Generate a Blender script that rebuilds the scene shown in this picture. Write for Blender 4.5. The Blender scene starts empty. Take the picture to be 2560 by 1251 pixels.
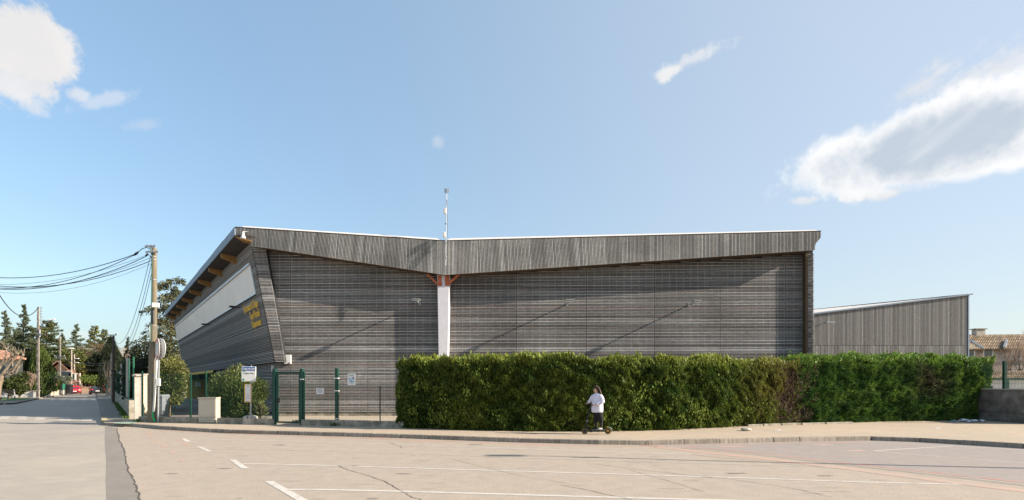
import bpy, bmesh, math, random
import numpy as np
from mathutils import Vector, Matrix
from mathutils.geometry import tessellate_polygon

random.seed(7); RNG = np.random.default_rng(7)
S = bpy.context.scene
C = S.collection
R = math.radians

# ------------------------------------------------------------------ camera
F = 1280.0; CAMH = 1.8; HZ = 960.0
cam_d = bpy.data.cameras.new('camera'); cam = bpy.data.objects.new('camera', cam_d); C.objects.link(cam)
cam_d.sensor_width = 36; cam_d.lens = 18.0; cam_d.shift_y = (HZ - 625.5) / 2560.0
cam_d.clip_end = 3000; cam_d.clip_start = 0.1
cam.location = (0, 0, CAMH); cam.rotation_euler = (R(90), 0, 0)
S.camera = cam

# ------------------------------------------------------------------ sun, sky, exposure
SUN_EL = R(25.5)
SUN_H = Vector((1.0, -0.165, 0)).normalized()           # horizontal direction towards the sun
sd = (SUN_H * math.cos(SUN_EL) + Vector((0, 0, math.sin(SUN_EL)))).normalized()
sl = bpy.data.lights.new('sun', 'SUN'); sl.energy = 5.0; sl.angle = R(0.53); sl.color = (1.0, 0.90, 0.76)
so = bpy.data.objects.new('sun', sl); C.objects.link(so); so.location = (60, -10, 40)
so.rotation_euler = sd.to_track_quat('Z', 'Y').to_euler()
S.view_settings.view_transform = 'Standard'; S.view_settings.look = 'None'
S.view_settings.exposure = 1.05; S.view_settings.gamma = 1.0; S.view_settings.use_curve_mapping = False
S.cycles.max_bounces = 6; S.cycles.transparent_max_bounces = 8

w = bpy.data.worlds.new('World'); S.world = w; w.use_nodes = True
nt = w.node_tree; N = nt.nodes; L = nt.links
for n in list(N): N.remove(n)
out = N.new('ShaderNodeOutputWorld'); bg = N.new('ShaderNodeBackground')
bg.inputs['Strength'].default_value = 0.11
sky = N.new('ShaderNodeTexSky'); sky.sky_type = 'NISHITA'; sky.sun_disc = False
sky.sun_elevation = SUN_EL; sky.sun_rotation = math.atan2(SUN_H.x, SUN_H.y)
sky.air_density = 1.3; sky.dust_density = 0.6; sky.ozone_density = 2.6; sky.altitude = 50
def _in(n, i, v):
    if isinstance(v, (int, float)): n.inputs[i].default_value = v
    elif isinstance(v, tuple): n.inputs[i].default_value = v
    else: L.new(v, n.inputs[i])
def M(op, a, b=0.0, c=0.0, clamp=False):
    n = N.new('ShaderNodeMath'); n.operation = op; n.use_clamp = clamp
    _in(n, 0, a); _in(n, 1, b)
    if op in ('MULTIPLY_ADD', 'SMOOTH_MIN', 'SMOOTH_MAX'): _in(n, 2, c)
    return n.outputs[0]
def smooth(x, lo, hi):
    n = N.new('ShaderNodeMapRange'); n.interpolation_type = 'SMOOTHSTEP'
    _in(n, 0, x); n.inputs[1].default_value = lo; n.inputs[2].default_value = hi
    n.inputs[3].default_value = 0; n.inputs[4].default_value = 1
    return n.outputs[0]
def wmix(f, a, b):
    n = N.new('ShaderNodeMix'); n.data_type = 'RGBA'
    _in(n, 0, f)
    for i, v in ((6, a), (7, b)):
        if isinstance(v, tuple): n.inputs[i].default_value = v + (1,)
        else: L.new(v, n.inputs[i])
    return n.outputs[2]
tc = N.new('ShaderNodeTexCoord'); sp = N.new('ShaderNodeSeparateXYZ'); L.new(tc.outputs['Generated'], sp.inputs[0])
dx, dy, dz = sp.outputs
az = M('ARCTAN2', dx, dy)
hyp = M('SQRT', M('ADD', M('MULTIPLY', dx, dx), M('MULTIPLY', dy, dy)))
el = M('ARCTAN2', dz, hyp)
def noise(scale, detail=6, rough=.6, vec=None, dist=0.0):
    n = N.new('ShaderNodeTexNoise'); n.inputs['Scale'].default_value = scale
    n.inputs['Detail'].default_value = detail; n.inputs['Roughness'].default_value = rough; n.inputs['Distortion'].default_value = dist
    L.new(vec if vec else tc.outputs['Generated'], n.inputs['Vector']); return n.outputs['Fac']
n1 = noise(7, 8, .62); n2 = noise(20, 7, .65); n3 = noise(9, 5, .55); n5 = noise(11, 9, .62)
comb = N.new('ShaderNodeCombineXYZ')
ca, sa = math.cos(0.5), math.sin(0.5)                   # streaks climbing to the right
L.new(M('MULTIPLY', M('ADD', M('MULTIPLY', az, ca), M('MULTIPLY', el, sa)), 6.0), comb.inputs[0])
L.new(M('MULTIPLY', M('SUBTRACT', M('MULTIPLY', el, ca), M('MULTIPLY', az, sa)), 22.0), comb.inputs[1])
n4 = noise(1.0, 7, .6, comb.outputs[0], .6)
def azel(px, py):
    a = math.atan((px - 1280) / F); return a, math.atan((HZ - py) / F * math.cos(a))
n6 = noise(48, 8, .62)
def cloud(x1, y1, x2, y2, hw, soft=.35, amp=1.0, nz=None, dens=1.0, fine=.6):
    """one cloud: an ellipse between two directions of the sky (given through their picture points), rim torn by noise"""
    a1, e1 = azel(x1, y1); a2, e2 = azel(x2, y2); a, e = (a1 + a2) / 2, (e1 + e2) / 2
    mx_, my_ = (x1 + x2) / 2, (y1 + y2) / 2; _, eu = azel(mx_, my_ - 10); _, e0 = azel(mx_, my_); ey = abs(eu - e0) / 10 * hw
    ax = math.hypot(a2 - a1, e2 - e1) / 2; rot = math.atan2(e2 - e1, a2 - a1)
    u = M('SUBTRACT', az, a); v = M('SUBTRACT', el, e); c, s = math.cos(rot), math.sin(rot)
    U = M('DIVIDE', M('ADD', M('MULTIPLY', u, c), M('MULTIPLY', v, s)), ax)
    V = M('DIVIDE', M('SUBTRACT', M('MULTIPLY', v, c), M('MULTIPLY', u, s)), ey)
    d = M('SQRT', M('ADD', M('MULTIPLY', U, U), M('MULTIPLY', V, V)))
    nn = M('ADD', M('MULTIPLY', M('SUBTRACT', nz if nz else n1, .5), 1.9 * amp), M('ADD', M('MULTIPLY', M('SUBTRACT', n2, .5), 1.3 * amp), M('MULTIPLY', M('SUBTRACT', n6, .5), fine * 2 * amp)))
    dd = M('ADD', d, nn)
    return M('MULTIPLY', M('SUBTRACT', 1.0, smooth(dd, 1 - soft, 1 + soft)), dens), dd, U, V
c1, d1, U1, V1 = cloud(-60, 110, 180, 112, 92, .25, .9)
c1b, _, _, _ = cloud(-60, 190, 125, 200, 58, .4, 1.4, None, .9)
c1c, _, _, _ = cloud(55, 262, 110, 245, 26, .6, 1.3, None, .55, 1)
cbig, dbig, Ub, Vb = cloud(1975, 455, 2950, 140, 112, .18, .50, n5, 1, .3)
cbg2, dbg2, _, _ = cloud(2020, 448, 2780, 365, 36, .35, .8, n5, 1, .3)
cb2, _, _, _ = cloud(2330, 230, 2760, 60, 50, .7, 1.8, n4, .7, .5)
cs = [cloud(1645, 195, 1705, 165, 16, .5, 1.1, None, .85, 1.1), cloud(1680, 165, 1800, 118, 14, .7, 1.5, None, .6, 1.2),
      cloud(210, 262, 315, 236, 13, .8, 1.6, None, .4, 1.2), cloud(172, 236, 222, 238, 14, .6, 1.1, None, .6, 1), cloud(2085, 490, 2245, 482, 14, .5, 1.2, None, .8, 1.1),
      cloud(1978, 503, 2040, 502, 10, .6, 1.0, None, .65, 1), cloud(325, 316, 385, 308, 9, .9, 1.6, None, .25, 1.2), cloud(1083, 362, 1108, 350, 11, .8, 1.3, None, .28, 1.2),
      cloud(170, 840, 245, 838, 9, .7, 1.2, None, .4, 1)]
white = M('MAXIMUM', M('MAXIMUM', c1, c1b), M('MAXIMUM', c1c, cb2))
for c_ in cs: white = M('MAXIMUM', white, c_[0])
CW = (3.15, 3.1, 3.15)                                  # before the background strength
veil0 = M('MULTIPLY_ADD', smooth(az, -.8, .9), .30, .46)
lowf = M('MULTIPLY', M('SUBTRACT', 1.0, smooth(el, .0, .38)), .72)
veil0 = M('MAXIMUM', veil0, lowf)
veilc = wmix(smooth(az, -.7, .75), wmix(lowf, (1.60, 2.50, 3.45), (1.75, 2.40, 2.85)), wmix(lowf, (2.75, 3.15, 3.65), (2.75, 3.1, 3.3)))
skyv = wmix(veil0, sky.outputs[0], veilc)
col = wmix(white, skyv, wmix(smooth(n3, .35, .65), (3.7, 3.65, 3.65), (4.1, 4.05, 4.0)))
shade = M('MULTIPLY', M('SUBTRACT', 1.0, smooth(M('ADD', dbig, M('MULTIPLY', M('ABSOLUTE', Vb), .25)), .42, .92)), smooth(Ub, 1.1, .1))
shade = M('SUBTRACT', 1.0, smooth(M('ADD', dbig, M('ADD', M('MULTIPLY', Vb, .10), M('MULTIPLY', M('SUBTRACT', n3, .5), 1.2))), .30, 1.05))
shade = M('MULTIPLY', shade, M('MULTIPLY_ADD', n4, 1.1, .42), clamp=True)
bigcol = wmix(shade, (4.5, 4.5, 4.5), (2.5, 2.85, 3.3))
cbig = M('MAXIMUM', cbig, M('MULTIPLY', cbg2, .95))
col = wmix(cbig, col, bigcol)
# thin high veil, denser towards the sun side, as in the photograph
L.new(col, bg.inputs[0]); L.new(bg.outputs[0], out.inputs[0])

# ------------------------------------------------------------------ helpers
def PX(px, py, Y): return Vector(((px - 1280) / F * Y, Y, CAMH + (HZ - py) / F * Y))
def G(px, py, z=0.0):
    Y = (CAMH - z) * F / (py - HZ); return Vector(((px - 1280) / F * Y, Y, z))

def setp(o, label=None, cat=None, group=None, kind=None):
    if label: o['label'] = label
    if cat: o['category'] = cat
    if group: o['group'] = group
    if kind: o['kind'] = kind
    return o
def thing(name, label, cat, loc=(0, 0, 0), rz=0.0, group=None, kind=None):
    o = bpy.data.objects.new(name, None); C.objects.link(o); o.location = loc; o.rotation_euler = (0, 0, rz)
    o.empty_display_size = .2
    return setp(o, label, cat, group, kind)
def root_loc(o):
    v = Vector((0, 0, 0))
    while o: v += o.location; o = o.parent
    return v
def link(me, name, m, parent=None, local=False, kind=None, smooth_=False):
    if m is not None:
        for mm in (m if isinstance(m, (list, tuple)) else [m]): me.materials.append(mm)
    if parent is not None and not local:
        me.transform(Matrix.Translation(-root_loc(parent)))
    if smooth_:
        me.polygons.foreach_set('use_smooth', [True] * len(me.polygons))
    me.update()
    o = bpy.data.objects.new(name, me); C.objects.link(o)
    if parent is not None: o.parent = parent
    if kind: o['kind'] = kind
    return o
class MB:
    def __init__(s): s.v = []; s.f = []; s.m = []
    def face(s, pts, mi=0):
        n = len(s.v); s.v += [tuple(p) for p in pts]; s.f.append(tuple(range(n, n + len(pts)))); s.m.append(mi); return s
    def hexa(s, p, mi=0):
        """8 corners: bottom 4 ccw, top 4 ccw"""
        n = len(s.v); s.v += [tuple(q) for q in p]
        for f in ((3, 2, 1, 0), (4, 5, 6, 7), (0, 1, 5, 4), (1, 2, 6, 5), (2, 3, 7, 6), (3, 0, 4, 7)):
            s.f.append(tuple(n + i for i in f)); s.m.append(mi)
        return s
    def box(s, c, d, rz=0.0, mi=0):
        cx, cy, cz = c; x, y, z = d[0] / 2, d[1] / 2, d[2] / 2; co, si = math.cos(rz), math.sin(rz)
        P = []
        for zz in (-z, z):
            for a, b in ((-x, -y), (x, -y), (x, y), (-x, y)):
                P.append((cx + a * co - b * si, cy + a * si + b * co, cz + zz))
        return s.hexa(P, mi)
    def beam(s, a, b, w, h=None, up=(0, 0, 1), mi=0):
        a = Vector(a); b = Vector(b); h = h or w; d = (b - a).normalized(); u = Vector(up)
        if abs(d.dot(u)) > .98: u = Vector((0, 1, 0))
        r = d.cross(u).normalized(); u = r.cross(d).normalized()
        r *= w / 2; u *= h / 2
        return s.hexa([a - r - u, a + r - u, b + r - u, b - r - u, a - r + u, a + r + u, b + r + u, b - r + u], mi)
    def tube(s, pts, rad, n=8, cap=True, mi=0):
        pts = [Vector(p) for p in pts]; k = len(pts)
        rad = [rad] * k if isinstance(rad, (int, float)) else rad
        b0 = len(s.v); ref = None
        for i, p in enumerate(pts):
            d = (pts[min(i + 1, k - 1)] - pts[max(i - 1, 0)]).normalized()
            if ref is None: ref = Vector((1, 0, 0)) if abs(d.x) < .9 else Vector((0, 1, 0))
            r = (ref - d * ref.dot(d)).normalized(); ref = r; q = d.cross(r)
            for j in range(n):
                a = 2 * math.pi * j / n
                s.v.append(tuple(p + (r * math.cos(a) + q * math.sin(a)) * rad[i]))
        for i in range(k - 1):
            for j in range(n):
                a = b0 + i * n + j; b = b0 + i * n + (j + 1) % n
                s.f.append((a, b, b + n, a + n)); s.m.append(mi)
        if cap:
            s.f.append(tuple(b0 + j for j in range(n - 1, -1, -1))); s.f.append(tuple(b0 + (k - 1) * n + j for j in range(n))); s.m += [mi, mi]
        return s
    def lathe(s, c, prof, n=20, mi=0, axis='z'):
        b0 = len(s.v); c = Vector(c)
        for r, z in prof:
            for j in range(n):
                a = 2 * math.pi * j / n
                p = (r * math.cos(a), r * math.sin(a), z)
                if axis == 'y': p = (p[0], z, p[1])
                if axis == 'x': p = (z, p[0], p[1])
                s.v.append(tuple(c + Vector(p)))
        for i in range(len(prof) - 1):
            for j in range(n):
                a = b0 + i * n + j; b = b0 + i * n + (j + 1) % n
                s.f.append((a, b, b + n, a + n)); s.m.append(mi)
        s.f.append(tuple(b0 + j for j in range(n - 1, -1, -1))); s.f.append(tuple(b0 + (len(prof) - 1) * n + j for j in range(n))); s.m += [mi, mi]
        return s
    def ell(s, c, r, nu=12, nv=8, mi=0):
        prof = [(max(1e-4, math.sin(math.pi * i / nv)), -math.cos(math.pi * i / nv)) for i in range(nv + 1)]
        b = len(s.v); s.lathe((0, 0, 0), prof, nu, mi)
        for i in range(b, len(s.v)):
            x, y, z = s.v[i]; s.v[i] = (c[0] + x * r[0], c[1] + y * r[1], c[2] + z * r[2])
        return s
    def prism(s, poly, ext, mi=0):
        """poly: 3D points (planar), ext: vector"""
        ext = Vector(ext); poly = [Vector(p) for p in poly]; n = len(poly)
        s.face(poly[::-1], mi); s.face([p + ext for p in poly], mi)
        for i in range(n):
            a, b = poly[i], poly[(i + 1) % n]; s.face([a, b, b + ext, a + ext], mi)
        return s
    def mesh(s, name):
        me = bpy.data.meshes.new(name); me.from_pydata(s.v, [], s.f)
        if any(s.m): me.polygons.foreach_set('material_index', s.m)
        return me
    def build(s, name, m, parent=None, local=False, kind=None, smooth=False, weld=False):
        me = s.mesh(name)
        bm = bmesh.new(); bm.from_mesh(me)
        if weld: bmesh.ops.remove_doubles(bm, verts=bm.verts, dist=1e-4)
        bmesh.ops.recalc_face_normals(bm, faces=bm.faces); bm.to_mesh(me); bm.free()
        return link(me, name, m, parent, local, kind, smooth)
def sheet(poly, z, name, m, kind='structure', parent=None):
    pts = [Vector((p[0], p[1], z if not callable(z) else z(p[0], p[1]))) for p in poly]
    tris = tessellate_polygon([pts]); me = bpy.data.meshes.new(name)
    fs = []
    for t in tris:
        a, b, c = [pts[i] for i in t]
        fs.append(t if (b - a).cross(c - a).z > 0 else (t[0], t[2], t[1]))
    me.from_pydata([tuple(p) for p in pts], [], fs)
    return link(me, name, m, parent, kind=kind)
def bevel(o, w=.01, seg=2):
    b = o.modifiers.new('bevel', 'BEVEL'); b.width = w; b.segments = seg; b.limit_method = 'ANGLE'; return o

# ------------------------------------------------------------------ materials
def mat(name, base, rough=.8, var=.15, scale=6.0, metal=0.0, rand=None, randamt=.25, bump=0.0, bscale=40, alt=None, altscale=1.5, stretch=None, spec=.35, lo=.45, hi=.6):
    m = bpy.data.materials.new(name); m.use_nodes = True; t = m.node_tree; n_ = t.nodes; l_ = t.links
    b = n_['Principled BSDF']; b.inputs['Roughness'].default_value = rough; b.inputs['Metallic'].default_value = metal
    b.inputs['Specular IOR Level'].default_value = spec
    co = n_.new('ShaderNodeTexCoord'); vec = co.outputs['Object']
    if stretch:
        mp = n_.new('ShaderNodeMapping'); mp.inputs['Scale'].default_value = stretch; l_.new(vec, mp.inputs[0]); vec = mp.outputs[0]
    def nz(sc, det=5):
        q = n_.new('ShaderNodeTexNoise'); q.inputs['Scale'].default_value = sc; q.inputs['Detail'].default_value = det; l_.new(vec, q.inputs['Vector']); return q.outputs['Fac']
    def mx(f, a, c, mode='MIX'):
        q = n_.new('ShaderNodeMix'); q.data_type = 'RGBA'; q.blend_type = mode
        for i, v in ((0, f), (6, a), (7, c)):
            if isinstance(v, (int, float)): q.inputs[i].default_value = v
            elif isinstance(v, tuple): q.inputs[i].default_value = v[:3] + (1,)
            else: l_.new(v, q.inputs[i])
        return q.outputs[2]
    def ramp(f, lo_, hi_, a=0.0, c=1.0):
        q = n_.new('ShaderNodeMapRange'); q.inputs[1].default_value = lo_; q.inputs[2].default_value = hi_; q.inputs[3].default_value = a; q.inputs[4].default_value = c
        l_.new(f, q.inputs[0]); return q.outputs[0]
    colr = base + (1,) if len(base) == 3 else base
    cur = tuple(base)
    if rand:
        if rand == 'island':
            g = n_.new('ShaderNodeNewGeometry'); rf = g.outputs['Random Per Island']
        else:
            g = n_.new('ShaderNodeObjectInfo'); rf = g.outputs['Random']
        if alt:
            wn = n_.new('ShaderNodeTexWhiteNoise'); wn.noise_dimensions = '1D'; l_.new(rf, wn.inputs['W'])
            cur = mx(wn.outputs['Value'], cur, alt)
        k = ramp(rf, 0, 1, 1 - randamt, 1 + randamt)
        cc = n_.new('ShaderNodeCombineColor'); [l_.new(k, cc.inputs[i]) for i in range(3)]
        cur = mx(1.0, cur, cc.outputs[0], 'MULTIPLY')
    elif alt:
        cur = mx(ramp(nz(altscale, 6), lo, hi), cur, alt)
    if var:
        k = ramp(nz(scale), .3, .7, 1 - var, 1 + var)
        cc = n_.new('ShaderNodeCombineColor'); [l_.new(k, cc.inputs[i]) for i in range(3)]
        cur = mx(1.0, cur, cc.outputs[0], 'MULTIPLY')
    if isinstance(cur, tuple): b.inputs['Base Color'].default_value = cur[:3] + (1,)
    else: l_.new(cur, b.inputs['Base Color'])
    if bump:
        bp = n_.new('ShaderNodeBump'); bp.inputs['Strength'].default_value = bump; bp.inputs['Distance'].default_value = .02
        l_.new(nz(bscale, 4), bp.inputs['Height']); l_.new(bp.outputs[0], b.inputs['Normal'])
    return m
def leafmat(name, trans=.35, rough=.6):
    m = bpy.data.materials.new(name); m.use_nodes = True; t = m.node_tree; n_ = t.nodes; l_ = t.links
    b = n_['Principled BSDF']; b.inputs['Roughness'].default_value = rough; b.inputs['Specular IOR Level'].default_value = .3
    a = n_.new('ShaderNodeAttribute'); a.attribute_name = 'Col'; l_.new(a.outputs['Color'], b.inputs['Base Color'])
    tr = n_.new('ShaderNodeBsdfTranslucent'); l_.new(a.outputs['Color'], tr.inputs[0])
    mx = n_.new('ShaderNodeMixShader'); mx.inputs[0].default_value = trans
    l_.new(b.outputs[0], mx.inputs[1]); l_.new(tr.outputs[0], mx.inputs[2]); l_.new(mx.outputs[0], n_['Material Output'].inputs[0])
    return m

def asphalt(name, base, tint, speck=.42, worn=None):
    m = mat(name, base, .92, .06, 3.0, bump=.25, bscale=90, alt=tint, altscale=.35, lo=.35, hi=.65, spec=.2)
    t = m.node_tree; n_ = t.nodes; l_ = t.links; b = n_['Principled BSDF']
    src = b.inputs['Base Color'].links[0].from_socket
    co = n_.new('ShaderNodeTexCoord')
    q = n_.new('ShaderNodeTexNoise'); q.inputs['Scale'].default_value = 30; q.inputs['Detail'].default_value = 5; q.inputs['Roughness'].default_value = .95; l_.new(co.outputs['Object'], q.inputs['Vector'])
    r1 = n_.new('ShaderNodeMapRange'); r1.inputs[1].default_value = .3; r1.inputs[2].default_value = .7; r1.inputs[3].default_value = 1 - speck; r1.inputs[4].default_value = 1 + speck; l_.new(q.outputs[0], r1.inputs[0])
    # faint streaks and stains stretched along X
    mp = n_.new('ShaderNodeMapping'); mp.inputs['Scale'].default_value = (.55, 2.6, 1); l_.new(co.outputs['Object'], mp.inputs[0])
    q2 = n_.new('ShaderNodeTexNoise'); q2.inputs['Scale'].default_value = 2.2; q2.inputs['Detail'].default_value = 6; q2.inputs['Roughness'].default_value = .7; l_.new(mp.outputs[0], q2.inputs['Vector'])
    r2 = n_.new('ShaderNodeMapRange'); r2.inputs[1].default_value = .62; r2.inputs[2].default_value = .78; r2.inputs[3].default_value = 1.0; r2.inputs[4].default_value = .8; l_.new(q2.outputs[0], r2.inputs[0])
    mm = n_.new('ShaderNodeMath'); mm.operation = 'MULTIPLY'; l_.new(r1.outputs[0], mm.inputs[0]); l_.new(r2.outputs[0], mm.inputs[1])
    vm = n_.new('ShaderNodeVectorMath'); vm.operation = 'SCALE'; l_.new(src, vm.inputs[0]); l_.new(mm.outputs[0], vm.inputs['Scale'])
    l_.new(vm.outputs[0], b.inputs['Base Color'])
    return m
MT = {}
MT['asphalt'] = asphalt('sun_bleached_asphalt', (.385, .315, .25), (.375, .31, .25))
MT['road'] = asphalt('street_asphalt', (.39, .335, .275), (.33, .29, .25), .18)
MT['patch'] = asphalt('patched_asphalt', (.23, .20, .175), (.265, .23, .195), .22)
MT['grey_lot'] = asphalt('grey_pink_asphalt', (.30, .26, .235), (.32, .265, .235), .22)
MT['walk'] = asphalt('sandy_pavement', (.45, .355, .26), (.41, .33, .25), .18)
MT['walkgrey'] = asphalt('grey_pavement', (.22, .20, .17), (.26, .23, .19), .2)
MT['yard'] = asphalt('pale_gravel_yard', (.46, .38, .29), (.40, .34, .27), .2)
MT['terrain'] = mat('dry_soil', (.22, .19, .12), .95, .3, 2, alt=(.10, .13, .05), altscale=.15)
MT['grass'] = mat('short_grass', (.07, .12, .03), .9, .4, 8)
MT['kerb'] = mat('stained_kerb_concrete', (.26, .22, .175), .9, .35, 5, rand='object', randamt=.16, bump=.4, bscale=60, stretch=(3, 3, .35))
MT['conc'] = mat('weathered_concrete', (.34, .30, .24), .9, .3, 4, bump=.3, alt=(.20, .18, .13), altscale=2.5)
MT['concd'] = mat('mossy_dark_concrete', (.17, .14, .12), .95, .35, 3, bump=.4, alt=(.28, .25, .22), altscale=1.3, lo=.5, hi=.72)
MT['conclt'] = mat('pale_concrete', (.40, .365, .32), .85, .12, 5)
MT['white'] = mat('white_road_paint', (.56, .51, .455), .8, .12, 30, alt=(.43, .37, .31), altscale=6, lo=.52, hi=.68)
MT['faded'] = mat('faded_white_paint', (.47, .42, .36), .85, .12, 20)
MT['worn'] = mat('worn_crossing_paint', (.47, .42, .37), .85, .12, 20, alt=(.37, .32, .265), altscale=4, lo=.45, hi=.6)
MT['redp'] = mat('worn_red_paint', (.56, .21, .14), .85, .1, 20, alt=(.44, .28, .21), altscale=5, lo=.4, hi=.6)
MT['pinkp'] = mat('worn_pink_paint', (.48, .30, .23), .85, .1, 20, alt=(.40, .30, .235), altscale=3, lo=.4, hi=.6)
MT['crack'] = mat('crack_tar', (.10, .085, .07), .95, .2, 10)
MT['greenp'] = mat('worn_green_paint', (.20, .42, .30), .85, .2, 8, alt=(.40, .34, .26), altscale=4)
WB = dict(rough=.85, var=.3, scale=9, bump=.0)
MT['slat'] = mat('weathered_wood_slats', (.355, .345, .335), rand='island', randamt=.38, alt=(.235, .20, .18), stretch=(.5, .5, 6), spec=.3, **WB)
MT['slatv'] = mat('weathered_vertical_slats', (.58, .56, .53), rand='island', randamt=.25, alt=(.42, .39, .355), stretch=(6, 6, .5), spec=.3, **WB)
def panel_tone(m, k=.16, sc=.35):
    # every bay weathered a little differently, with broad patches of darker and paler tone
    t = m.node_tree; n_ = t.nodes; l_ = t.links; b = n_['Principled BSDF']; src = b.inputs['Base Color'].links[0].from_socket
    oi = n_.new('ShaderNodeObjectInfo'); r1 = n_.new('ShaderNodeMapRange'); r1.inputs[3].default_value = 1 - k; r1.inputs[4].default_value = 1 + k; l_.new(oi.outputs['Random'], r1.inputs[0])
    co = n_.new('ShaderNodeTexCoord'); q = n_.new('ShaderNodeTexNoise'); q.inputs['Scale'].default_value = sc; q.inputs['Detail'].default_value = 5; l_.new(co.outputs['Object'], q.inputs['Vector'])
    r2 = n_.new('ShaderNodeMapRange'); r2.inputs[1].default_value = .35; r2.inputs[2].default_value = .65; r2.inputs[3].default_value = .74; r2.inputs[4].default_value = 1.12; l_.new(q.outputs[0], r2.inputs[0])
    mm = n_.new('ShaderNodeMath'); mm.operation = 'MULTIPLY'; l_.new(r1.outputs[0], mm.inputs[0]); l_.new(r2.outputs[0], mm.inputs[1])
    vm = n_.new('ShaderNodeVectorMath'); vm.operation = 'SCALE'; l_.new(src, vm.inputs[0]); l_.new(mm.outputs[0], vm.inputs['Scale']); l_.new(vm.outputs[0], b.inputs['Base Color'])
panel_tone(MT['slat']); panel_tone(MT['slatv'], .04, .5)
MT['slath'] = mat('hall_boards', (.27, .26, .245), rand='island', randamt=.22, alt=(.20, .18, .165), stretch=(6, 6, .5), spec=.3, **WB)
MT['slats'] = mat('grey_wood_slats', (.34, .33, .32), rand='island', randamt=.3, alt=(.25, .225, .20), stretch=(.6, .6, 8), spec=.3, **WB)
MT['batten'] = mat('wood_battens', (.155, .14, .12), rand='island', randamt=.2, stretch=(5, 5, .4), **WB)
MT['back'] = mat('black_wall_membrane', (.02, .022, .026), .85, .2, 3)
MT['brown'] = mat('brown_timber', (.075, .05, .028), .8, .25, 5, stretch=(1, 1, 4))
MT['rafter'] = mat('honey_laminated_timber', (.30, .165, .055), .7, .2, 6, stretch=(1, 6, 6))
MT['zinc'] = mat('zinc_roof_trim', (.20, .25, .31), .6, .1, 3, metal=.1)
MT['cream'] = mat('cream_roof_flashing', (.62, .57, .52), .6, .05, 3)
MT['plaster'] = mat('pale_lilac_plaster', (.60, .575, .60), .85, .06, 3)
MT['terra'] = mat('red_oxide_paint', (.42, .115, .05), .75, .2, 6)
MT['poly'] = mat('ribbed_polycarbonate', (.80, .69, .62), .40, .06, .5, spec=.35)
MT['alu'] = mat('aluminium', (.55, .56, .57), .4, .05, 3, metal=.6)
MT['galv'] = mat('galvanised_steel', (.30, .31, .32), .5, .12, 12, metal=.3)
MT['yel'] = mat('yellow_letters', (.80, .50, .06), .6, .05, 3)
MT['ochre'] = mat('ochre_wall_paint', (.62, .42, .09), .8, .08, 2)
MT['ochreb'] = mat('ochre_brown_door', (.42, .29, .10), .8, .08, 2)
MT['green'] = mat('dark_green_powder_coat', (.007, .052, .034), .45, .1, 3)
MT['green2'] = mat('bright_green_screen', (.03, .17, .09), .7, .2, 2)
MT['wire'] = mat('dark_cable', (.02, .022, .025), .6, 0)
MT['gwire'] = mat('green_cable', (.02, .12, .07), .6, 0)
MT['pole'] = mat('weathered_pole_wood', (.205, .165, .115), .9, .3, 4, stretch=(8, 8, .6), bump=.4, bscale=20, alt=(.15, .13, .09), altscale=1)
MT['poleconc'] = mat('concrete_pole', (.36, .30, .25), .9, .2, 3)
MT['poledark'] = mat('dark_tarred_pole', (.075, .055, .045), .9, .2, 3)
MT['wht'] = mat('white_plastic', (.70, .68, .64), .5, .05, 4)
MT['whtwall'] = mat('whitewashed_wall', (.62, .60, .56), .85, .12, 1.5)
MT['beige'] = mat('beige_render', (.50, .43, .34), .85, .12, 1.2)
MT['cab'] = mat('beige_cabinet_plastic', (.50, .45, .36), .55, .05, 2)
MT['bingrey'] = mat('grey_bin_plastic', (.20, .22, .24), .5, .08, 3)
MT['pipeg'] = mat('green_pipe', (.02, .35, .11), .45, .05, 3)
MT['orange'] = mat('orange_plastic', (.6, .17, .03), .5, 0)
MT['blue'] = mat('sign_blue', (.012, .09, .32), .45, 0)
MT['gsign'] = mat('sign_green', (.03, .28, .12), .45, 0)
MT['signw'] = mat('sign_white', (.64, .63, .60), .45, .04, 3)
MT['sred'] = mat('sign_red', (.5, .02, .02), .45, 0)
MT['fyel'] = mat('timetable_yellow_frame', (.75, .40, .04), .45, 0)
MT['ink'] = mat('print_ink', (.06, .06, .08), .7, 0)
MT['inkblue'] = mat('poster_blue_ink', (.12, .33, .50), .7, 0)
MT['paper'] = mat('paper', (.66, .66, .66), .7, .04, 6)
MT['brick'] = mat('terracotta_wall', (.50, .26, .16), .85, .12, 1.2)
MT['tile'] = mat('terracotta_roof_tiles', (.40, .18, .10), .85, .25, 3, rand='object', randamt=.3, alt=(.50, .29, .19))
MT['tilei'] = mat('terracotta_roof_tile_rows', (.40, .18, .10), .85, .25, 3, rand='island', randamt=.35, alt=(.50, .29, .19))
MT['tilebr'] = mat('brown_mossy_roof_tiles', (.17, .115, .07), .9, .3, 2, rand='island', randamt=.35, alt=(.24, .17, .105))
MT['glass'] = mat('dark_window_glass', (.03, .035, .04), .1, 0, spec=.8)
MT['bark'] = mat('bark', (.15, .11, .08), .95, .3, 4)
MT['barkd'] = mat('dark_bark', (.06, .045, .035), .95, .3, 4)
MT['barkp'] = mat('pale_plane_bark', (.25, .19, .135), .9, .3, 6)
MT['twig'] = mat('pale_twigs', (.30, .21, .15), .9, .25, 4)
MT['deadtwig'] = mat('dead_brown_twigs', (.15, .09, .065), .95, .3, 6)
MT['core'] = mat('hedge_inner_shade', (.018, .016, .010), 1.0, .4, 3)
MT['leaf'] = leafmat('leaves', .3); MT['leafgloss'] = leafmat('glossy_leaves', .25, .35)
MT['skin'] = mat('skin', (.55, .33, .23), .55, .05, 6)
MT['hair'] = mat('dark_brown_hair', (.035, .018, .012), .45, .4, 10, alt=(.17, .085, .045), altscale=4, stretch=(6, 6, 1), lo=.5, hi=.7)
MT['sweat'] = mat('pale_lavender_sweatshirt', (.66, .63, .72), .9, .06, 6)
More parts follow.
